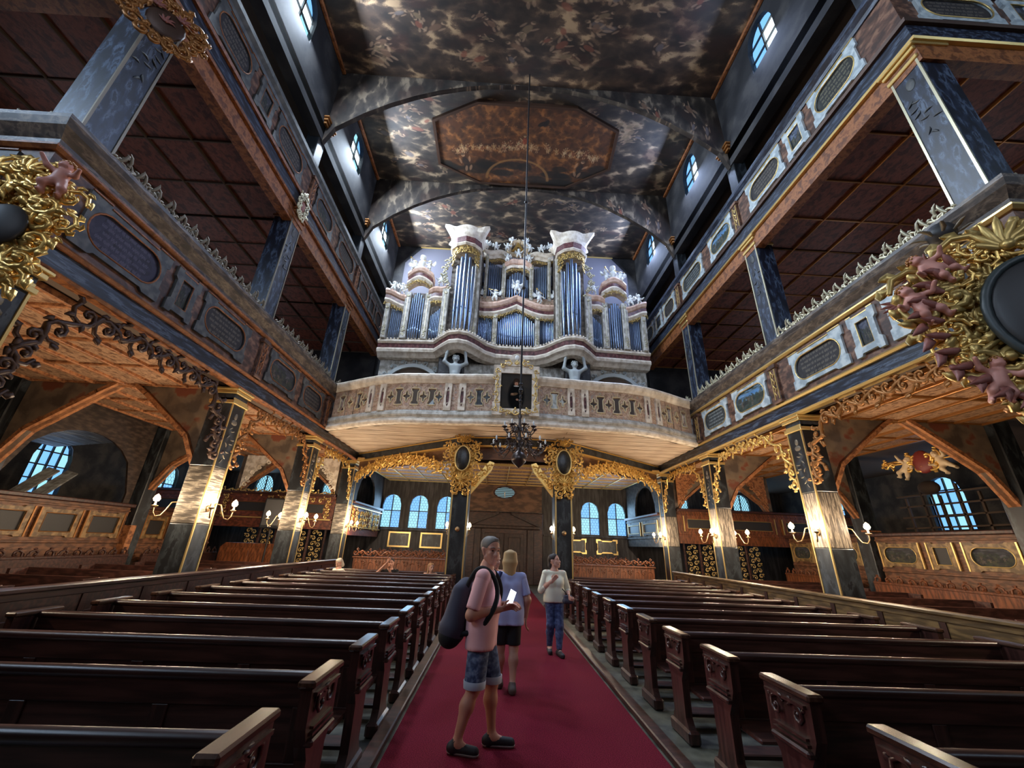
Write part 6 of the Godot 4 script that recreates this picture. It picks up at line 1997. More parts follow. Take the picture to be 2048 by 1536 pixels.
func head_bones(c: Vector3, b: Basis, s: float) -> Array:      # b.z is where the face looks
	var o := []
	var e := func(p: Vector3, r: Vector3): o.append([c + b * (p * s), r * s])
	var t := func(p: Vector3, q: Vector3, r0: float, r1: float): o.append([c + b * (p * s), c + b * (q * s), r0 * s, r1 * s])
	t.call(Vector3(0, 0.045, -0.022), Vector3(0, 0.05, 0.02), 0.084, 0.074)
	t.call(Vector3(0, 0.0, 0.0), Vector3(0, -0.02, 0.03), 0.07, 0.058)
	t.call(Vector3(0, -0.04, 0.028), Vector3(0, -0.098, 0.058), 0.058, 0.03)
	for k in [-1.0, 1.0]:
		t.call(Vector3(k * 0.05, -0.06, 0.01), Vector3(k * 0.02, -0.1, 0.052), 0.026, 0.022)
		t.call(Vector3(k * 0.04, -0.02, 0.06), Vector3(k * 0.032, -0.05, 0.064), 0.024, 0.02)
		t.call(Vector3(k * 0.016, 0.03, 0.086), Vector3(k * 0.05, 0.026, 0.07), 0.011, 0.012)
		t.call(Vector3(k * 0.08, 0.014, -0.012), Vector3(k * 0.077, -0.03, -0.002), 0.014, 0.009)
		t.call(Vector3(k * 0.016, -0.036, 0.098), Vector3(k * 0.01, -0.034, 0.1), 0.009, 0.009)
	t.call(Vector3(0, 0.018, 0.088), Vector3(0, -0.03, 0.11), 0.009, 0.013)
	t.call(Vector3(-0.018, -0.062, 0.086), Vector3(0.018, -0.062, 0.086), 0.008, 0.008)
	t.call(Vector3(-0.014, -0.074, 0.084), Vector3(0.014, -0.074, 0.084), 0.009, 0.009)
	return o
func hand_bones(w: Vector3, d: Vector3, n: Vector3, thumb: float, curl: float, s := 1.0) -> Array:      # w wrist, d along the hand, n palm side, thumb +1/-1 across
	var o := []
	d = d.normalized()
	n = (n - d * n.dot(d)).normalized()
	var a := d.cross(n) * thumb
	var kn := []
	for i in 4:
		var off := (i - 1.5) * 0.019 * s
		var root := w + d * (0.088 - 0.004 * absf(i - 1.2)) * s - a * off
		o.append([w + d * 0.012 * s - a * off * 0.6, root, 0.014 * s, 0.011 * s])
		kn.append(root)
	var len := [0.04, 0.046, 0.043, 0.034]
	for i in 4:
		var p: Vector3 = kn[i]
		var dir := d
		for j in 3:
			dir = dir.rotated(d.cross(n).normalized(), -curl * (0.7 if j == 0 else 1.0))
			var q: Vector3 = p + dir * len[i] * s * (1.0 - 0.22 * j)
			o.append([p, q, (0.0098 - 0.0008 * j) * s, (0.009 - 0.001 * j) * s])
			p = q
	var t0 := w + d * 0.025 * s + a * 0.02 * s
	var t1 := t0 + (d * 0.6 + a * 0.75 + n * 0.35).normalized() * 0.042 * s
	var t2 := t1 + (d * 0.9 + a * 0.15 + n * 0.4 * curl).normalized() * 0.034 * s
	o.append([t0, t1, 0.0135 * s, 0.0115 * s])
	o.append([t1, t2, 0.011 * s, 0.0085 * s])
	return o

# J: joints in the person's own axes (faces +z, right side is -x); fit: colours and garment lines
func person(label: String, at: Vector3, turn: float, J: Dictionary, fit: Dictionary) -> Node3D:
	var o := thing("person", label, "person", at, turn)
	var s: float = fit.get("build", 1.0)
	var g := G.new()
	var nk: Vector3 = J.neck; var hd: Vector3 = J.head; var ch: Vector3 = J.chest; var pv: Vector3 = J.pelvis
	var arms := []
	var legs := []
	for r in ["r", "l"]:
		arms.append([J["sh_" + r], J["el_" + r], J["ha_" + r]])
		if J.has("kn_" + r): legs.append([J["hip_" + r], J["kn_" + r], J["an_" + r], J["to_" + r]])
	var sw: float = (J.sh_l - J.sh_r).length()
	var tor := []
	var ax: Vector3 = (J.sh_l - J.sh_r).normalized()
	for k in [-1.0, 1.0]:
		tor.append([ch + ax * k * 0.075 * s, pv + ax * k * 0.06 * s + Vector3(0, 0.12, 0), 0.105 * s, 0.1 * s])
		tor.append([pv + ax * k * 0.06 * s + Vector3(0, 0.12, 0), pv + ax * k * 0.075 * s, 0.1 * s, 0.11 * s])
	tor.append([J.sh_r, J.sh_l, 0.058 * s, 0.058 * s])
	tor.append([(J.sh_r + J.sh_l) * 0.5 + Vector3(0, 0.03, 0), nk, 0.075 * s, 0.055 * s])
	if fit.has("belly"): tor.append([pv + Vector3(0, 0.2, 0.06), fit.belly])
	if fit.has("bust"):
		for k in [-1.0, 1.0]: tor.append([ch + ax * k * 0.075 + Vector3(0, -0.04, 0.075), Vector3.ONE * 0.07])
	var skin := tor.duplicate()
	skin.append([nk - Vector3(0, 0.05, 0), hd + Vector3(0, -0.06, 0), 0.056 * s, 0.05 * s])
	for a in arms:
		skin.append([a[0], a[1], 0.052 * s, 0.042 * s])
		skin.append([a[1], a[2], 0.043 * s, 0.027 * s])
	for l in legs:
		skin.append([l[0], l[1], 0.088 * s, 0.056 * s])
		var mid: Vector3 = (l[1] as Vector3).lerp(l[2], 0.35)
		skin.append([l[1], mid + Vector3(0, 0, -0.012), 0.053 * s, 0.056 * s])
		skin.append([mid + Vector3(0, 0, -0.012), l[2], 0.056 * s, 0.034 * s])
		skin.append([l[2] - Vector3(0, 0.03, 0), l[3], 0.04 * s, 0.03 * s])
	nets(g, skin, [], 0.016, 0.05)
	var look: Basis = Basis.from_euler(fit.get("look", Vector3.ZERO))
	var hs: float = fit.get("head", 1.0)
	nets(g, head_bones(hd, look, hs), [], 0.0065, 0.022)
	if not fit.get("no_hands", false):
		var hr: Array = fit.get("hand_r", [Vector3(0, -1, 0.2), Vector3(1, 0, 0), 1.0, 0.35])
		var hl: Array = fit.get("hand_l", [Vector3(0, -1, 0.2), Vector3(-1, 0, 0), -1.0, 0.35])
		nets(g, hand_bones(J.ha_r, hr[0], hr[1], hr[2], hr[3]), [], 0.0048, 0.008)
		nets(g, hand_bones(J.ha_l, hl[0], hl[1], hl[2], hl[3]), [], 0.0048, 0.008)
	part(o, "body", g, mat("skin_%s" % o.name, fit.skin, 0.5))
	# eyes and brows
	g = G.new()
	for k in [-1.0, 1.0]: g.ell(hd + look * (Vector3(k * 0.031, 0.008, 0.083) * hs), Vector3(0.012, 0.007, 0.008) * hs, look, 8, 5)
	part(o, "eyes", g, M.eye_dark)
	# shirt: torso and sleeves with their own thickness, cut at hem, cuffs and neckline
	g = G.new()
	var sh := []
	var th := 0.014
	for b in tor:
		if b.size() == 2: sh.append([b[0], b[1] + Vector3.ONE * th])
		else: sh.append([b[0], b[1], b[2] + th, b[3] + th])
	for k in [-1.0, 1.0]: sh.append([pv + ax * k * 0.07 * s + Vector3(0, 0.1, 0), pv + ax * k * 0.08 * s - Vector3(0, 0.16, 0), 0.118 * s + th, 0.12 * s + th])
	nets(g, sh, [[Vector3(0, fit.hem, 0), Vector3(0, -1, 0)], [nk + Vector3(0, -0.012, 0.0), Vector3(0, 1, 0.25).normalized()]], 0.014, 0.05)
	for a in arms:
		var d: Vector3 = ((a[1] as Vector3) - (a[0] as Vector3)).normalized()
		var sl := []
		var cut: Vector3 = (a[0] as Vector3).lerp(a[1], minf(1.0, fit.sleeve))
		var dn := d
		sl.append([a[0], a[1], 0.068 * s, 0.064 * s])
		if fit.sleeve > 1.0:
			nets(g, sl, [], 0.012, 0.03)
			sl = [[a[1], a[2], 0.056 * s, 0.04 * s]]
			cut = (a[1] as Vector3).lerp(a[2], fit.sleeve - 1.0)
			dn = ((a[2] as Vector3) - (a[1] as Vector3)).normalized()
		nets(g, sl, [[cut, dn]], 0.012, 0.03)
	part(o, fit.get("top_name", "shirt"), g, mat("shirt_%s" % o.name, fit.shirt, 0.85))
	if legs.size():
		g = G.new()
		var tr := []
		for k in [-1.0, 1.0]: tr.append([pv + ax * k * 0.055 * s + Vector3(0, 0.06, 0), pv + ax * k * 0.075 * s, 0.105 * s + th * 0.6, 0.118 * s + th * 0.6])
		for l in legs:
			tr.append([l[0], l[1], 0.1 * s, 0.072 * s + fit.get("loose", 0.0)])
			if fit.trouser < 0.45:
				tr.append([l[1], (l[1] as Vector3).lerp(l[2], 0.35) + Vector3(0, 0, -0.012), 0.072 * s, 0.072 * s])
				tr.append([(l[1] as Vector3).lerp(l[2], 0.35) + Vector3(0, 0, -0.012), l[2], 0.072 * s, 0.052 * s])
		nets(g, tr, [[Vector3(0, fit.trouser, 0), Vector3(0, -1, 0)], [pv + Vector3(0, 0.12, 0), Vector3(0, 1, 0)]], 0.013, 0.04)
		part(o, fit.get("leg_name", "shorts"), g, fit.leg_mat if fit.has("leg_mat") else mat("legs_%s" % o.name, fit.legs, 0.85))
		if fit.has("cuff"):
			g = G.new()
			for l in legs:
				var t: float = (l[0].y - fit.trouser - 0.025) / (l[0].y - l[1].y)
				var c: Vector3 = (l[0] as Vector3).lerp(l[1], t)
				g.lathe([Vector2(0.085, -0.03), Vector2(0.103, -0.03), Vector2(0.106, 0.03), Vector2(0.085, 0.03)], 18, Transform3D(Basis.IDENTITY, c))
			part(o, "rolled_cuffs", g, mat("cuff_%s" % o.name, fit.cuff, 0.85))
		for l in legs:
			g = G.new()
			var an: Vector3 = l[2]; var to: Vector3 = l[3]
			var fd := (to - an); fd.y = 0; fd = fd.normalized()
			var hl2 := Vector3(an.x, 0.045, an.z) - fd * 0.045
			nets(g, [[hl2, Vector3(to.x, 0.035, to.z) + fd * 0.02, 0.046, 0.04], [an, hl2 + fd * 0.02, 0.045, 0.048]], [[Vector3(0, 0.004, 0), Vector3(0, -1, 0)], [an + Vector3(0, fit.get("shoe_top", 0.03), 0), Vector3(0, 1, 0)]], 0.01, 0.02)
			var so := part(o, "shoe", g, mat("shoe_%s" % o.name, fit.shoe, 0.6))
			g = G.new()
			nets(g, [[hl2, Vector3(to.x, 0.035, to.z) + fd * 0.02, 0.05, 0.044]], [[Vector3(0, 0.001, 0), Vector3(0, -1, 0)], [Vector3(0, 0.024, 0), Vector3(0, 1, 0)]], 0.007, 0.01)
			part(so, "sole", g, mat("sole_%s" % o.name, fit.get("sole", fit.shoe), 0.6))
	# hair: a cap over the skull, plus hanging locks
	g = G.new()
	var hb := []
	var L := func(p: Vector3) -> Vector3: return hd + look * (p * hs)
	hb.append([L.call(Vector3(0, 0.052, -0.026)), L.call(Vector3(0, 0.06, 0.012)), 0.088 * hs, 0.08 * hs])
	var cl := [[L.call(Vector3(0, 0.045, 0.055)), look * Vector3(0, -0.5, 0.86)], [L.call(Vector3(0, fit.get("hair_low", -0.005), 0)), look * Vector3(0, -0.95, 0.3)]]
	nets(g, hb, cl, 0.0075, 0.02)
	if fit.has("locks"):
		var lk := []
		for q in fit.locks: lk.append([L.call(q[0]), L.call(q[1]), q[2] * hs, q[3] * hs])
		nets(g, lk, [], 0.009, 0.03)
	for k in [-1.0, 1.0]: g.tube([L.call(Vector3(k * 0.016, 0.033, 0.099)), L.call(Vector3(k * 0.036, 0.038, 0.094)), L.call(Vector3(k * 0.056, 0.03, 0.08))], [0.004, 0.005, 0.003], 5)
	part(o, "hair", g, mat("hair_%s" % o.name, fit.hair, 0.6))
	return o

func standing(h: float) -> Dictionary:
	var k := h / 1.75
	return {"head": Vector3(0, 1.62, 0.01) * k, "neck": Vector3(0, 1.47, -0.01) * k, "chest": Vector3(0, 1.27, 0) * k, "pelvis": Vector3(0, 0.94, 0) * k,
		"sh_r": Vector3(-0.18, 1.39, 0) * k, "el_r": Vector3(-0.24, 1.1, -0.03) * k, "ha_r": Vector3(-0.24, 0.86, 0.05) * k, "sh_l": Vector3(0.18, 1.39, 0) * k, "el_l": Vector3(0.24, 1.1, -0.03) * k, "ha_l": Vector3(0.24, 0.86, 0.05) * k,
		"hip_r": Vector3(-0.09, 0.9, 0) * k, "kn_r": Vector3(-0.1, 0.49, 0.02) * k, "an_r": Vector3(-0.1, 0.085, -0.02), "to_r": Vector3(-0.12, 0.035, 0.13), "hip_l": Vector3(0.09, 0.9, 0) * k, "kn_l": Vector3(0.1, 0.49, 0.02) * k, "an_l": Vector3(0.1, 0.085, -0.02), "to_l": Vector3(0.12, 0.035, 0.13)}
func hair_locks(nn: int, l: float, sd: int) -> Array:
	rng.seed = sd
	var o := []
	for k in nn:
		var a := lerpf(-1.75, 1.75, (k + 0.5) / nn)
		var d := Vector3(sin(a), 0, -cos(a))
		var e := l * rng.randf_range(0.75, 1.1) * (1.0 - 0.25 * absf(a) / 1.75)
		o.append([d * 0.058 + Vector3(0, 0.08, -0.015), d * 0.074 + Vector3(0, -0.03, -0.012), 0.03, 0.027])
		o.append([d * 0.074 + Vector3(0, -0.03, -0.012), d * 0.066 + Vector3(rng.randf_range(-0.014, 0.014), -e, -0.015), 0.027, 0.013])
	return o
func smooth_line(p: Array) -> Array:
	var o := []
	for i in p.size() - 1:
		for t in 5: o.append((p[i] as Vector3).cubic_interpolate(p[i + 1], p[maxi(i - 1, 0)], p[mini(i + 2, p.size() - 1)], t / 5.0))
	o.append(p[p.size() - 1])
	return o
func people() -> void:
	mat("eye_dark", c8(38, 28, 26), 0.25)
	var denim := tmat("denim", noise_tex(0.02, [c8(44, 54, 84), c8(76, 92, 124), c8(128, 140, 160)], [0.25, 0.52, 0.8], 81, 20.0), Vector3(1.5, 1.5, 1.5), 0.85)
	var jeans := tmat("jeans", noise_tex(0.02, [c8(36, 46, 84), c8(58, 72, 116), c8(84, 98, 138)], [0.25, 0.52, 0.8], 83, 20.0), Vector3(1.5, 1.5, 1.5), 0.85)
	# man in the pink shirt, walking to the right, head turned back
	var J := standing(1.81)
	J.head = Vector3(-0.01, 1.67, 0.035); J.neck = Vector3(0, 1.52, 0.0); J.chest = Vector3(0, 1.32, 0.0); J.pelvis = Vector3(0, 0.97, -0.01)
	J.sh_r = Vector3(-0.185, 1.43, -0.005); J.el_r = Vector3(-0.25, 1.1, -0.09); J.ha_r = Vector3(-0.13, 1.15, 0.19)
	J.sh_l = Vector3(0.185, 1.43, 0.01); J.el_l = Vector3(0.24, 1.12, 0.03); J.ha_l = Vector3(0.06, 1.17, 0.2)
	J.hip_r = Vector3(-0.09, 0.92, -0.01); J.kn_r = Vector3(-0.1, 0.5, -0.04); J.an_r = Vector3(-0.1, 0.09, -0.17); J.to_r = Vector3(-0.12, 0.035, -0.02)
	J.hip_l = Vector3(0.09, 0.92, 0.0); J.kn_l = Vector3(0.1, 0.5, 0.1); J.an_l = Vector3(0.1, 0.09, 0.12); J.to_l = Vector3(0.11, 0.035, 0.28)
	var m := person("person in pink t-shirt and denim shorts wearing a dark backpack, holding a phone, looking back", Vector3(-0.55, 0.016, -4.58), PI / 2 - 0.12, J,
		{"skin": c8(198, 140, 116), "shirt": c8(232, 176, 176), "hem": 0.8, "sleeve": 0.86, "trouser": 0.5, "leg_mat": denim, "cuff": c8(178, 186, 200), "loose": 0.022, "shoe": c8(34, 32, 36), "sole": c8(170, 166, 160), "shoe_top": 0.1, "hair": c8(120, 112, 104), "look": Vector3(0.05, -0.82, 0.0), "head": 1.07, "build": 1.06, "belly": Vector3(0.13, 0.16, 0.11), "hair_low": 0.01, "hand_r": [Vector3(0.35, 0.3, 1.0), Vector3(0.6, 0.5, -0.1), 1.0, 0.5], "hand_l": [Vector3(-0.3, 0.1, 1.0), Vector3(-0.5, 0.6, 0), -1.0, 0.5], "locks": [[Vector3(0, 0.1, 0.05), Vector3(0.03, 0.105, 0.06), 0.03, 0.02]]})
	var bp := thing("backpack", "dark grey and black backpack on the back of the person in pink", "backpack", m.position, m.rotation.y)
	var g := G.new()
	nets(g, [[Vector3(-0.08, 1.28, -0.24), Vector3(-0.1, 0.98, -0.29), 0.085, 0.115], [Vector3(0.08, 1.28, -0.24), Vector3(0.1, 0.98, -0.29), 0.085, 0.115], [Vector3(-0.09, 0.94, -0.3), Vector3(0.09, 0.94, -0.3), 0.11, 0.11], [Vector3(0, 1.34, -0.2), Vector3(0, 1.3, -0.2), 0.07, 0.07]], [], 0.013, 0.07)
	part(bp, "bag", g, M.bag_grey)
	g = G.new()
	nets(g, [[Vector3(-0.1, 0.9, -0.31), Vector3(0.1, 0.9, -0.31), 0.113, 0.113], [Vector3(-0.05, 0.99, -0.37), Vector3(0.05, 0.99, -0.37), 0.07, 0.07]], [[Vector3(0, 1.0, 0), Vector3(0, 1, 0)]], 0.013, 0.05)
	part(bp, "front_pocket", g, M.black_cloth)
	for k in [-1.0, 1.0]:
		g = G.new()
		g.tube(smooth_line([Vector3(k * 0.09, 1.32, -0.18), Vector3(k * 0.12, 1.475, -0.09), Vector3(k * 0.135, 1.505, 0.0), Vector3(k * 0.14, 1.43, 0.1), Vector3(k * 0.165, 1.28, 0.148), Vector3(k * 0.2, 1.12, 0.1), Vector3(k * 0.2, 0.98, -0.02), Vector3(k * 0.15, 0.92, -0.2)]), 0.024, 8, 0.5, Vector3(k * 1.0, 0.2, 0.3).normalized())
		part(bp, "shoulder_strap", g, M.black_cloth)
	var ph := thing("phone", "bright smartphone screen held by the person in pink", "phone", Vector3.ZERO)
	ph.transform = Transform3D(Basis.from_euler(Vector3(-0.35, 0.35, -0.5)), Vector3(-0.285, 1.262, -4.49))
	g = G.new()
	g.box(Vector3.ZERO, Vector3(0.075, 0.155, 0.009), Basis.IDENTITY, 0.004)
	part(ph, "case", g, M.black_cloth)
	g = G.new()
	g.face(rect_poly(-0.034, -0.073, 0.034, 0.073), 0.0055)
	part(ph, "screen", g, M.phone_screen)
	var pl := OmniLight3D.new()
	pl.name = "phone_glow"; pl.light_energy = 0.012; pl.light_size = 0.03; pl.light_color = c8(222, 226, 255); pl.position = Vector3(0, 0, 0.05); pl.shadow_enabled = true; pl.omni_range = 20
	ph.add_child(pl)
	# woman in the lavender polo shirt, walking away
	J = standing(1.66)
	J.el_r = Vector3(-0.26, 1.04, -0.02); J.ha_r = Vector3(-0.25, 0.82, 0.06)
	J.kn_r = Vector3(-0.09, 0.46, 0.03); J.an_r = Vector3(-0.07, 0.1, -0.12); J.to_r = Vector3(-0.07, 0.045, 0.02)
	J.kn_l = Vector3(0.09, 0.46, 0.06); J.an_l = Vector3(0.08, 0.085, 0.12); J.to_l = Vector3(0.09, 0.035, 0.26)
	person("person with blond hair, lavender polo shirt and black shorts, seen from behind on the carpet", Vector3(-0.24, 0.016, -6.2), PI + 0.05, J,
		{"skin": c8(192, 142, 120), "shirt": c8(172, 180, 226), "hem": 0.74, "sleeve": 0.8, "trouser": 0.5, "legs": c8(20, 20, 24), "leg_name": "shorts", "loose": 0.015, "shoe": c8(90, 76, 70), "hair": c8(186, 152, 104), "look": Vector3(0.0, 0.0, 0.0), "build": 1.02, "bust": true, "locks": hair_locks(12, 0.235, 5)})
	var sg := thing("shoulder_bag", "dark blue bag strap over the shoulder of the person in lavender", "bag", Vector3(-0.24, 0.016, -6.2), PI + 0.05)
	g = G.new()
	g.tube([Vector3(0.13, 1.39, -0.09), Vector3(0.17, 1.3, -0.125), Vector3(0.21, 1.1, -0.12), Vector3(0.23, 0.95, -0.09)], 0.028, 8, 0.35, Vector3(0.3, 0, -1).normalized())
	part(sg, "strap", g, M.navy_cloth)
	g = G.new()
	nets(g, [[Vector3(0.3, 0.92, -0.08), Vector3(0.3, 0.8, -0.08), 0.05, 0.06], [Vector3(0.3, 0.92, 0.06), Vector3(0.3, 0.8, 0.06), 0.05, 0.06]], [], 0.013, 0.06)
	part(sg, "pouch", g, M.navy_cloth)
	# woman in the white top coming up the aisle, looking up to the side
	J = standing(1.6)
	J.el_r = Vector3(-0.25, 0.99, -0.01); J.ha_r = Vector3(-0.07, 1.16, 0.15); J.el_l = Vector3(0.25, 1.0, 0.0); J.ha_l = Vector3(0.22, 0.93, 0.2)
	J.kn_r = Vector3(-0.08, 0.45, 0.04); J.an_r = Vector3(-0.07, 0.1, -0.1); J.to_r = Vector3(-0.09, 0.04, 0.05)
	J.kn_l = Vector3(0.07, 0.45, 0.1); J.an_l = Vector3(0.05, 0.085, 0.14); J.to_l = Vector3(0.07, 0.035, 0.28)
	person("person in white top and blue jeans walking up the carpet, looking up to one side", Vector3(0.67, 0.016, -8.15), 0.08, J,
		{"skin": c8(206, 158, 140), "shirt": c8(226, 226, 208), "hem": 0.8, "sleeve": 1.35, "trouser": 0.1, "leg_mat": jeans, "leg_name": "jeans", "shoe": c8(40, 36, 40), "hair": c8(44, 34, 32), "look": Vector3(-0.25, 0.95, 0.0), "build": 0.94, "bust": true, "top_name": "top", "hand_r": [Vector3(0.6, 0.7, 0.3), Vector3(0.2, 0.2, -1), 1.0, 0.6], "hand_l": [Vector3(-0.1, -0.3, 1), Vector3(-1, 0, 0), -1.0, 0.7], "locks": [[Vector3(0, 0.05, -0.08), Vector3(-0.01, -0.06, -0.1), 0.045, 0.04], [Vector3(0, -0.06, -0.1), Vector3(0.0, -0.24, -0.06), 0.04, 0.02]]})
	var hb := thing("handbag", "small grey handbag held by the person in the white top", "bag", Vector3(0.89, 0.86, -7.96))
	g = G.new()
	nets(g, [[Vector3(-0.06, 0, 0), Vector3(0.06, 0, 0), 0.045, 0.045], [Vector3(-0.05, 0.07, 0), Vector3(0.05, 0.07, 0), 0.03, 0.03]], [], 0.01, 0.04)
	part(hb, "pouch", g, M.bag_grey)
	g = G.new()
	g.tube([Vector3(0, 0.09, 0), Vector3(-0.1, 0.2, -0.1), Vector3(-0.34, 0.42, -0.13)], 0.008, 6)
	part(hb, "strap", g, M.black_cloth)
	# person half hidden behind the first two
	J = standing(1.6)
	person("person with white hair and white shirt, mostly hidden behind the person in lavender", Vector3(-0.46, 0.016, -7.5), 0.3, J,
		{"skin": c8(200, 146, 126), "shirt": c8(226, 222, 220), "hem": 0.85, "sleeve": 0.8, "trouser": 0.5, "legs": c8(60, 72, 112), "shoe": c8(50, 48, 50), "hair": c8(224, 218, 210), "look": Vector3(0.05, 0.5, 0), "no_hands": true})
	# three people sitting in the far left pews
	var seat := func(h: float) -> Dictionary:
		var S := {}
		var st := standing(h)
		for k in st:
			if k.begins_with("kn") or k.begins_with("an") or k.begins_with("to_") or k.begins_with("hip"): continue
			S[k] = (st[k] as Vector3) - Vector3(0, h * 0.53 - 0.46, 0)
		var q := h / 1.75
		for r in [["r", -1.0], ["l", 1.0]]:
			S["hip_" + r[0]] = Vector3(r[1] * 0.09, 0.53, 0.02) * q; S["kn_" + r[0]] = Vector3(r[1] * 0.11, 0.5, 0.36) * q; S["an_" + r[0]] = Vector3(r[1] * 0.11, 0.1, 0.33); S["to_" + r[0]] = Vector3(r[1] * 0.12, 0.04, 0.44)
		return S
	var S: Dictionary = seat.call(1.72)
	S.el_r = S.sh_r + Vector3(-0.2, -0.08, 0.12); S.ha_r = S.head + Vector3(-0.09, 0.02, 0.14); S.el_l = S.sh_l + Vector3(0.1, -0.24, 0.12); S.ha_l = S.head + Vector3(0.02, -0.22, 0.2)
	person("person in black t-shirt sitting in a far left pew, hands raised to the face", Vector3(-3.5, 0.0, -12.98), 0.1, S,
		{"skin": c8(196, 142, 118), "shirt": c8(26, 26, 28), "hem": 0.3, "sleeve": 0.75, "trouser": 0.3, "legs": c8(40, 40, 46), "shoe": c8(40, 40, 40), "hair": c8(48, 38, 34), "hand_r": [Vector3(0.4, 0.6, 0.2), Vector3(0.3, 0, -1), 1.0, 0.5], "hand_l": [Vector3(-0.2, 0.9, 0.1), Vector3(0, 0, -1), -1.0, 0.5], "head": 0.98})
	var Q: Dictionary = seat.call(1.5)
	person("small fair-haired person in a peach top sitting in a far left pew", Vector3(-2.32, 0.0, -12.98), 0.3, Q,
		{"skin": c8(214, 166, 146), "shirt": c8(232, 184, 160), "hem": 0.3, "sleeve": 0.3, "trouser": 0.3, "legs": c8(60, 66, 92), "shoe": c8(60, 60, 60), "hair": c8(168, 128, 92), "look": Vector3(0.1, 0.4, 0), "build": 0.86, "head": 0.95, "no_hands": true, "locks": [[Vector3(-0.07, 0.05, -0.03), Vector3(-0.08, -0.18, 0.0), 0.035, 0.03], [Vector3(0.07, 0.05, -0.03), Vector3(0.08, -0.18, 0.0), 0.035, 0.03], [Vector3(0, 0.04, -0.07), Vector3(0, -0.2, -0.06), 0.06, 0.05]]})
	Q = seat.call(1.6)
	person("person in a cream hooded top bending over at the outer end of the left pews", Vector3(-5.0, 0.0, -12.98), -0.6, Q,
		{"skin": c8(200, 150, 130), "shirt": c8(222, 212, 196), "hem": 0.3, "sleeve": 1.8, "trouser": 0.3, "legs": c8(70, 70, 80), "shoe": c8(60, 60, 60), "hair": c8(206, 190, 168), "look": Vector3(0.5, -0.3, 0), "head": 0.95, "no_hands": true, "locks": [[Vector3(0, 0.03, -0.06), Vector3(0, -0.1, -0.06), 0.06, 0.06]]})

# ---------------------------------------------------------------- statues
func putto_mesh(pose: int) -> G:      # about 0.62 tall, faces +z
	var g := G.new()
	var up := pose % 2 == 0
	var b := [[Vector3(0, 0.36, 0), Vector3(0, 0.24, 0.01), 0.075, 0.08], [Vector3(0, 0.485, 0.01), Vector3(0, 0.51, 0.008), 0.068, 0.066], [Vector3(0, 0.4, 0), Vector3(0, 0.45, 0), 0.05, 0.04]]
	b.append([Vector3(-0.06, 0.38, 0), Vector3(-0.15, 0.42 if up else 0.3, 0.04), 0.036, 0.032]); b.append([Vector3(-0.15, 0.42 if up else 0.3, 0.04), Vector3(-0.2, 0.52 if up else 0.34, 0.12), 0.032, 0.024])
	b.append([Vector3(0.06, 0.38, 0), Vector3(0.16, 0.34, 0.05), 0.036, 0.032]); b.append([Vector3(0.16, 0.34, 0.05), Vector3(0.22, 0.4 if pose < 2 else 0.26, 0.12), 0.032, 0.024])
	b.append([Vector3(-0.045, 0.22, 0.01), Vector3(-0.08, 0.13, 0.08), 0.056, 0.044]); b.append([Vector3(-0.08, 0.13, 0.08), Vector3(-0.08, 0.02, 0.02), 0.042, 0.028]); b.append([Vector3(-0.08, 0.02, 0.02), Vector3(-0.09, 0.015, 0.08), 0.026, 0.02])
	b.append([Vector3(0.045, 0.22, 0.01), Vector3(0.09, 0.12, 0.03), 0.056, 0.044]); b.append([Vector3(0.09, 0.12, 0.03), Vector3(0.06 if up else 0.12, 0.02, -0.02), 0.042, 0.028]); b.append([Vector3(0.06 if up else 0.12, 0.02, -0.02), Vector3(0.08 if up else 0.14, 0.015, 0.05), 0.026, 0.02])
	b.append([Vector3(0, 0.482, 0.074), Vector3(0, 0.478, 0.078), 0.009, 0.008])
	for k in [-1.0, 1.0]: b.append([Vector3(k * 0.028, 0.468, 0.056), Vector3(k * 0.03, 0.464, 0.054), 0.022, 0.02])
	nets(g, b, [], 0.0125, 0.03)
	return g
func curls_mesh() -> G:
	var g := G.new()
	for k in 26:
		var a := k * 2.4
		var t := k / 25.0
		var r := 0.072 * cos(t * 1.35)
		g.ell(Vector3(cos(a) * r, 0.515 + 0.062 * sin(t * 1.4), sin(a) * r - 0.012), Vector3.ONE * 0.021, Basis.IDENTITY, 6, 4)
	return g
func wing_mesh() -> G:
	var g := G.new()
	for k in [-1.0, 1.0]:
		for j in 6:
			var a := -0.5 + j * 0.28
			leaf(g, Vector3(k * 0.04, 0.38, -0.06), Vector3(k * cos(a), sin(a), -0.35).normalized(), Vector3(0, 0.2, -1).normalized(), 0.2 + 0.015 * j, 0.03)
	return g
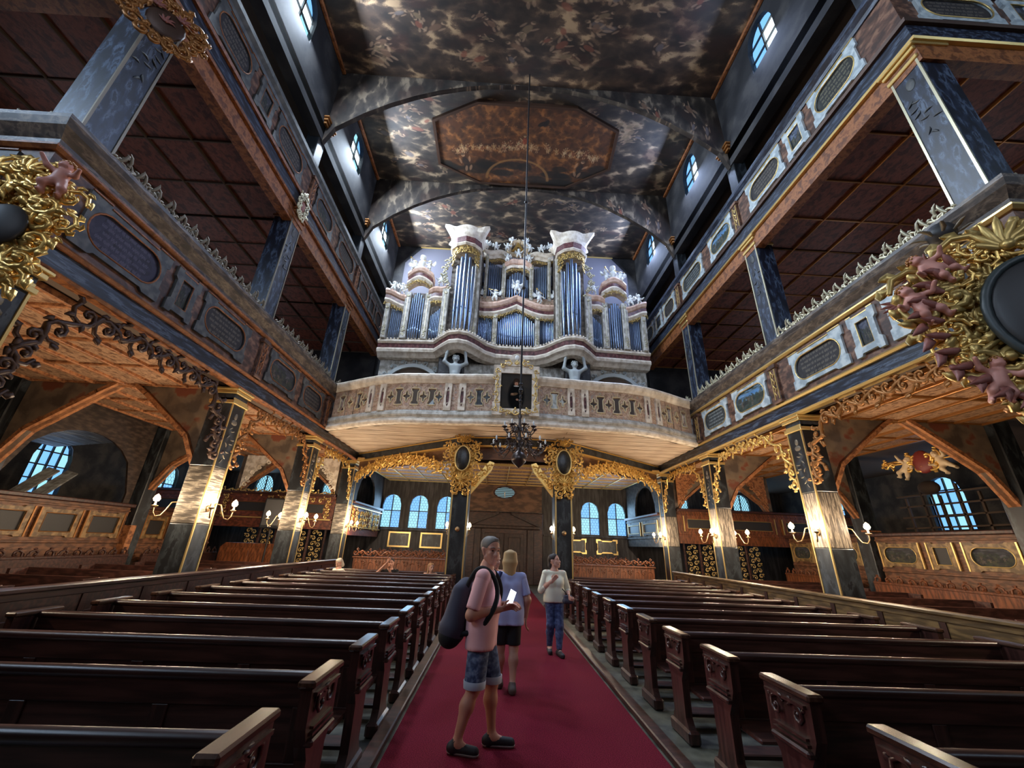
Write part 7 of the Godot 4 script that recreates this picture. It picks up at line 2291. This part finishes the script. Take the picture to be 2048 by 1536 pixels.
func angels() -> void:
	var pm := [putto_mesh(0).done(), putto_mesh(1).done(), putto_mesh(2).done()]
	var wm := wing_mesh().done()
	var hm := curls_mesh().done()
	var tg := G.new()
	tg.tube([Vector3(0.2, 0.4, 0.12), Vector3(0.05, 0.46, 0.12), Vector3(-0.16, 0.55, 0.14), Vector3(-0.24, 0.58, 0.15)], [0.008, 0.01, 0.014, 0.045], 7)
	var tm := tg.done()
	# [x, y, z, turn, size, pose, trumpet, where]
	var spots := [[5.3, 11.58, -14.32, 0.3, 0.9, 0, 0, "on the outermost crown"], [4.92, 11.5, -14.3, -0.5, 0.9, 1, 0, "beside the round tower"], [4.52, 12.56, -14.15, -0.4, 1.0, 2, 1, "on the round tower, outer side"], [3.88, 12.58, -14.15, 0.6, 1.0, 0, 1, "on the round tower, inner side"], [3.3, 11.98, -14.25, 0.3, 0.95, 1, 0, "below the great tower"],
		[1.72, 11.52, -14.45, 0.2, 1.0, 0, 0, "at the middle crown end"], [0.95, 11.46, -14.42, 0.5, 1.0, 2, 1, "beside the middle peak"], [1.5, 14.4, -14.6, 0.2, 0.85, 0, 0, "on top, beside the great tower"], [1.05, 14.34, -14.6, -0.3, 0.8, 1, 0, "on top, one step inward"], [0.52, 14.3, -14.55, 0.4, 0.75, 2, 0, "under the golden triangle"], [0.3, 14.78, -14.62, -0.3, 0.7, 1, 0, "beside the golden triangle"], [0.5, 13.66, -14.5, 0.3, 0.75, 0, 0, "at the upper middle crown end"]]
	var all := []
	for s in [-1.0, 1.0]:
		for q in spots: all.append([s * q[0], q[1], q[2], s * q[3], q[4], q[5], q[6], q[7] + (" in the left half" if s < 0 else " in the right half")])
	all.append([0.0, 11.88, -14.38, 0.0, 1.15, 0, 0, "on the peak of the middle crown"])
	all.append([0.0, 13.9, -14.5, 0.1, 0.85, 1, 0, "on the peak of the little middle crown"])
	for q in all:
		var o := thing("angel_statue", "white carved organ angel %s" % q[7], "statue", Vector3(q[0], q[1], q[2]), q[3], "carved angels on the organ")
		o.scale = Vector3.ONE * q[4]
		put(o, "body", pm[q[5]], M.statue)
		put(o, "wings", wm, M.statue)
		put(o, "curls", hm, M.statue)
		if q[6]: put(o, "trumpet", tm, M.gold_pale)
	for s in [-1.0, 1.0]:
		var g := G.new()
		g.lathe([Vector2(0.0, 0.0), Vector2(0.13, 0.0), Vector2(0.1, 0.05), Vector2(0.05, 0.1), Vector2(0.14, 0.22), Vector2(0.16, 0.34), Vector2(0.08, 0.42), Vector2(0.06, 0.46), Vector2(0.13, 0.56), Vector2(0.12, 0.68), Vector2(0.0, 0.76)], 14, Transform3D(Basis.IDENTITY, Vector3(s * 4.2, 12.74, -14.2)))
		solo("carved_urn", g, M.statue, "white carved urn on top of the %s round organ tower" % ["left" if s < 0 else "right"], "urn", "urns on the organ")
		# kneeling bearer under the great tower
		var b := []
		var X := func(x: float, y: float, z: float) -> Vector3: return Vector3(s * x, y, z)
		b.append([X.call(-0.08, 0.62, 0), X.call(-0.06, 0.3, 0), 0.15, 0.12]); b.append([X.call(0.08, 0.62, 0), X.call(0.06, 0.3, 0), 0.15, 0.12])
		b.append([X.call(0, 0.3, 0), X.call(0, 0.0, 0), 0.15, 0.17]); b.append([X.call(0.0, -0.4, 0.05), X.call(0, 0.0, 0), 0.2, 0.18])
		b.append([X.call(0, 0.72, 0.02), X.call(0, 0.84, 0.05), 0.07, 0.065]); b.append([X.call(0, 0.93, 0.06), X.call(0, 0.99, 0.06), 0.105, 0.1]); b.append([X.call(0, 0.9, 0.15), X.call(0, 0.88, 0.16), 0.025, 0.02])
		for k in [-1.0, 1.0]:
			b.append([X.call(k * 0.2, 0.68, 0), X.call(k * 0.42, 0.82 if k > 0 else 0.78, 0.04), 0.085, 0.07]); b.append([X.call(k * 0.42, 0.82 if k > 0 else 0.78, 0.04), X.call(k * 0.36, 1.16, 0.06), 0.068, 0.05]); b.append([X.call(k * 0.36, 1.16, 0.06), X.call(k * 0.33, 1.26, 0.08), 0.055, 0.05])
		var h := G.new()
		nets(h, b, [], 0.022, 0.06)
		for k in 22: h.ell(Vector3(cos(k * 2.4) * 0.1, 1.0 + 0.06 * sin(k * 1.7), 0.03 + sin(k * 2.4) * 0.1), Vector3.ONE * 0.045, Basis.IDENTITY, 6, 4)
		var o := thing("bearer_statue", "grey carved bearer with raised arms under the %s great organ tower" % ["left" if s < 0 else "right"], "statue", Vector3(s * 2.3, 7.36, -13.85), 0, "bearer statues under the organ towers")
		part(o, "body", h, M.statue_grey)
		h = G.new()
		nets(h, [[Vector3(-0.1, 0.12, 0.02), Vector3(0.12, 0.0, 0.06), 0.17, 0.17], [Vector3(0, -0.1, 0.06), Vector3(0, -0.5, 0.06), 0.2, 0.24]], [], 0.03, 0.08)
		part(o, "drapery", h, M.statue)

# ---------------------------------------------------------------- large carved cartouches and odds and ends
func extras() -> void:
	mat("bag_grey", c8(66, 66, 82), 0.8)
	mat("navy_cloth", c8(38, 52, 104), 0.85)
	angels()
	var pm := putto_mesh(1).done(); var pm0 := putto_mesh(0).done(); var wm := wing_mesh().done(); var hm := curls_mesh().done()
	# right crossing corner: dark oval in gold and rose scrolls with two children
	var c := thing("corner_cartouche", "great gold cartouche with dark oval and rosy cherubs on the right crossing corner", "cartouche", Vector3(5.82, 3.35, -3.76), -0.62)
	var g := cartouche(2.0, 2.15, 5)
	part(c, "gilded_carving", g, M.gilt_pale)
	g = G.new()
	rng.seed = 66
	for k in 60:
		var a := TAU * k / 30.0
		var q := 1.0 if k < 30 else 0.84
		var p := Vector3(cos(a) * 0.86 * q, 1.12 + sin(a) * 1.12 * q, 0.04 + 0.05 * (k % 2))
		scroll(g, p, Vector3(cos(a), sin(a), 0), Vector3(-sin(a), cos(a), 0), 0.15, rng.randf_range(0, 4), 1.25, 0.028, 1.0 if k % 2 else -1.0, 4)
	part(c, "outer_scrolls", g, M.gold)
	g = G.new()
	g.ell(Vector3(0.1, 1.15, 0.16), Vector3(0.5, 0.66, 0.12), Basis.IDENTITY, 24, 12)
	part(c, "dark_oval", g, M.slate)
	g = G.new()
	var l := []
	for i in 33: l.append(Vector3(0.1 + cos(TAU * i / 32) * 0.53, 1.15 + sin(TAU * i / 32) * 0.7, 0.16))
	g.tube(l, 0.05, 8)
	part(c, "oval_rim", g, M.teal_rim)
	g = G.new()
	for k in 16:
		var a := 2.2 + k * 0.2
		for j in 2: leaf(g, Vector3(cos(a) * (0.8 + 0.2 * j), 1.1 + sin(a) * 1.05, 0.12), Vector3(cos(a + 1.2 * j), sin(a + j), 0.3).normalized(), Vector3(0, 0, 1), 0.24, 0.06)
	part(c, "rose_leaves", g, M.rose)
	for q in [[-0.82, 1.25, 0.12, 0.4, 1.1], [-0.62, 0.1, 0.1, -0.2, 1.0], [-0.5, 1.8, 0.12, 0.7, 1.0]]:
		var o := put(c, "cherub", pm if q[3] > 0 else pm0, M.flesh_pink, Transform3D(Basis(Vector3(0, 0, 1), q[3]).scaled(Vector3.ONE * q[4]), Vector3(q[0], q[1], q[2])))
		put(o, "cherub_wings", wm, M.rose)
		put(o, "cherub_curls", hm, M.gilt_brown)
	var kb := thing("dark_ball", "dark polished ball ornament on the right gallery corner above the cartouche", "ornament", Vector3(5.86, 6.2, -4.28))
	g = G.new()
	g.ell(Vector3.ZERO, Vector3.ONE * 0.17, Basis.IDENTITY, 16, 10)
	part(kb, "ball", g, M.slate)
	g = G.new()
	for k in 8: leaf(g, Vector3(cos(k * 0.785) * 0.15, -0.05, sin(k * 0.785) * 0.15), Vector3(cos(k * 0.785), 0.3, sin(k * 0.785)).normalized(), Vector3.UP, 0.2, 0.035)
	part(kb, "leaf_collar", g, M.old_silver)
	# left crossing corner: brighter gold
	var d := thing("corner_cartouche", "bright gold cartouche with a pink cherub on the left crossing corner", "cartouche", Vector3(-6.05, 3.75, -3.6), 0.3)
	g = cartouche(1.05, 1.8, 15)
	part(d, "gilded_carving", g, M.gold)
	g = G.new()
	rng.seed = 67
	for k in 22:
		var a := TAU * k / 22.0
		scroll(g, Vector3(cos(a) * 0.36, 0.9 + sin(a) * 0.9, 0.06), Vector3(cos(a), sin(a), 0), Vector3(-sin(a), cos(a), 0), 0.17, rng.randf_range(0, 4), 1.2, 0.04, 1, 4)
	part(d, "outer_scrolls", g, M.gold)
	g = G.new()
	g.ell(Vector3(0.1, 1.0, 0.14), Vector3(0.2, 0.26, 0.07), Basis.IDENTITY, 16, 10)
	part(d, "dark_oval", g, M.slate)
	var lc := put(d, "cherub", pm0, M.flesh_pink, Transform3D(Basis.IDENTITY.scaled(Vector3.ONE * 0.9), Vector3(0.3, 1.5, 0.12)))
	put(lc, "cherub_curls", hm, M.gilt_brown)
	# wreath under the upper left corner, small silver arms on the upper left front
	var w := thing("gold_wreath", "round gilded wreath with a coat of arms below the upper left gallery corner", "wreath", Vector3(-5.93, 9.0, -3.78), 0.8)
	g = G.new()
	rng.seed = 68
	for k in 16:
		var a := TAU * k / 16.0
		scroll(g, Vector3(cos(a) * 0.42, sin(a) * 0.42, 0.0), Vector3(cos(a), sin(a), 0), Vector3(-sin(a), cos(a), 0), 0.13, rng.randf_range(0, 4), 1.2, 0.032, 1, 3)
	part(w, "ring", g, M.gilt_brown)
	g = G.new()
	g.ell(Vector3.ZERO, Vector3(0.24, 0.28, 0.08), Basis.IDENTITY, 14, 8)
	part(w, "shield", g, M.bronze)
	g = G.new()
	for k in 3: tuft(g, Vector3(-0.15 + k * 0.15, 0.16 - 0.2 * (k % 2), 0.08), Vector3(0, 1, 0), Vector3(0, 0, 1), 0.16)
	part(w, "helm_plumes", g, M.rose)
	var a2 := thing("silver_arms", "small silver coat of arms on the upper left gallery front", "coat of arms", Vector3(-6.08, 9.98, -8.28), PI / 2)
	g = G.new()
	rng.seed = 69
	for k in 12:
		var a := TAU * k / 12.0
		scroll(g, Vector3(cos(a) * 0.2, sin(a) * 0.36, 0.02), Vector3(cos(a), sin(a), 0), Vector3(-sin(a), cos(a), 0), 0.1, rng.randf_range(0, 4), 1.2, 0.024, 1, 3)
	part(a2, "mantling", g, M.silver_leaf)
	g = G.new()
	g.ell(Vector3.ZERO, Vector3(0.13, 0.17, 0.06), Basis.IDENTITY, 12, 8)
	part(a2, "shield", g, M.rose)
	# cherubs holding arms over the right side box
	var h := thing("cherub_arms", "red and gold coat of arms held by two cream cherubs over the right side box", "coat of arms", Vector3(10.68, 4.15, -9.9), -PI / 2)
	g = G.new()
	rng.seed = 70
	for k in 10: scroll(g, Vector3(-0.35 + 0.7 * (k % 5) / 4.0, 0.1 - 0.22 * (k / 5), 0.06), Vector3(1 if k % 2 else -1, 0, 0), Vector3(0, 1, 0), 0.15, rng.randf_range(0, 4), 1.2, 0.035, 1, 3)
	part(h, "gilded_mantling", g, M.gold)
	g = G.new()
	g.ell(Vector3(0, 0.0, 0.05), Vector3(0.26, 0.3, 0.1), Basis.IDENTITY, 14, 8)
	part(h, "red_shield", g, M.rose_dark)
	for k in [-1.0, 1.0]: put(h, "cherub", pm if k > 0 else pm0, M.statue_cream, Transform3D(Basis(Vector3(0, 0, 1), k * 0.5).scaled(Vector3.ONE * 1.1), Vector3(k * 0.62, -0.35, 0.05)))
	g = G.new()
	g.tube([Vector3(-1.15, 0.12, 0), Vector3(1.15, 0.12, 0)], 0.05, 8)
	run_scrolls(g, [Vector3(-1.0, 0.05, 0.05), Vector3(-0.8, 0.05, 0.05), Vector3(0.8, 0.05, 0.05), Vector3(1.0, 0.05, 0.05)], Vector3(0, 0, 1), 0.11, 0.025, 2)
	part(h, "gilded_rod", g, M.gold)
	# galleries round the crossing, behind the viewer; they keep the window light off the nearest pews
	for a in [[[Vector3(11.4, 0, 6.2), Vector3(-11.4, 0, 6.2)], "behind the viewer across the altar arm"], [[Vector3(-11.4, 0, 6.2), Vector3(-11.4, 0, -3.6)], "along the left transept wall"], [[Vector3(11.4, 0, -3.6), Vector3(11.4, 0, 6.2)], "along the right transept wall"]]:
		var cg := thing("crossing_gallery", "dark gallery front %s" % a[1], "gallery", Vector3.ZERO, 0, "galleries round the crossing")
		var pth: Array = a[0]
		if a[1].begins_with("behind"): pth = [Vector3(11.4, 0, 6.2), Vector3(-11.4, 0, 6.2)]
		g = G.new()
		g.sweep([Vector2(-3.0, 4.7), Vector2(0.0, 4.7), Vector2(0.0, 5.0), Vector2(-3.0, 5.0)], pth)
		part(cg, "deck", g, M.deck_wood)
		g = G.new()
		g.sweep([Vector2(-0.1, 5.0), Vector2(0.05, 5.0), Vector2(0.05, 6.5), Vector2(-0.1, 6.5)], pth)
		part(cg, "parapet", g, M.brown_board)
		g = G.new()
		g.sweep([Vector2(-0.12, 7.2), Vector2(0.06, 7.2), Vector2(0.06, 8.4), Vector2(-0.12, 8.4)], pth)
		part(cg, "upper_parapet", g, M.grey_marble)
		g = G.new()
		g.sweep([Vector2(-0.1, 6.5), Vector2(-0.04, 6.5), Vector2(-0.04, 7.2), Vector2(-0.1, 7.2)], pth)
		part(cg, "lattice_board", g, M.stall_dark)
	# arched front and the clutter behind it in the left side box
	var ar := thing("arched_screen", "dark boarded screen with a wide arch above the left side box, middle bay", "screen")
	g = G.new()
	wall_arch(g, -12.3, -8.72, 2.46, 4.78, [[-10.5, 1.6, 2.46, 2.75, 1.35]], -0.05, 0.0, face_x(11.06, -1))
	part(ar, "board_front", mk(g, -1.0), M.wall_box)
	var pb := thing("ceiling_boards", "grey-white sloping plank ceiling inside the left side box", "boards")
	for k in 5:
		g = G.new()
		g.box(Vector3(-11.6 - k * 0.5, 4.3 - k * 0.06, -10.6), Vector3(0.46, 0.04, 3.4), Basis(Vector3(0, 0, 1), 0.12))
		part(pb, "board", g, M.white_board)
	for k in 2:
		g = G.new()
		g.box(Vector3(0, 0.9, 0), Vector3(0.28, 1.8, 0.05), Basis.IDENTITY, 0.01)
		var lb := solo("leaning_board", g, M.white_board, "pale plank leaning inside the left side box, %s" % ["nearer the crossing" if k == 0 else "farther from the crossing"], "board", "planks in the left side box")
		lb.transform = Transform3D(Basis(Vector3(1, 0, 0), -0.75) * Basis(Vector3(0, 1, 0), 0.4), Vector3(-12.4, 1.9, -10.0 - k * 0.5))
	var lr := thing("box_railing", "dark timber railing silhouetted against the window in the right side box", "railing")
	for k in 4:
		g = G.new()
		g.box(Vector3(13.6, 2.75 + k * 0.34, -12.0), Vector3(0.06, 0.05, 3.6))
		part(lr, "rail", g, M.deck_wood)
	for k in 6:
		g = G.new()
		g.box(Vector3(13.6, 2.6, -13.5 + k * 0.55), Vector3(0.06, 2.8 if k % 2 else 2.2, 0.06))
		part(lr, "post", g, M.deck_wood)
	g = G.new()
	g.ell(Vector3(13.5, 3.95, -12.55), Vector3(0.2, 0.22, 0.32), Basis.IDENTITY, 14, 10)
	g.tube([Vector3(13.5, 3.75, -12.55), Vector3(13.5, 1.2, -12.55)], 0.03, 6)
	solo("dark_drum", g, M.deck_wood, "dark rounded drum on a stand before the window in the right side box", "drum")

func _ready() -> void:
	materials()
	lights_and_camera()
	shell()
	for s in [-1.0, 1.0]:
		for l in 2: gallery(s, l)
		for i in 4: pillar(s, i)
		for i in 3: valance(s, i)
	aisle_ceilings()
	pews()
	side_boxes()
	benches_and_door()
	balcony()
	organ()
	chandelier()
	sconces()
	extras()
	people()
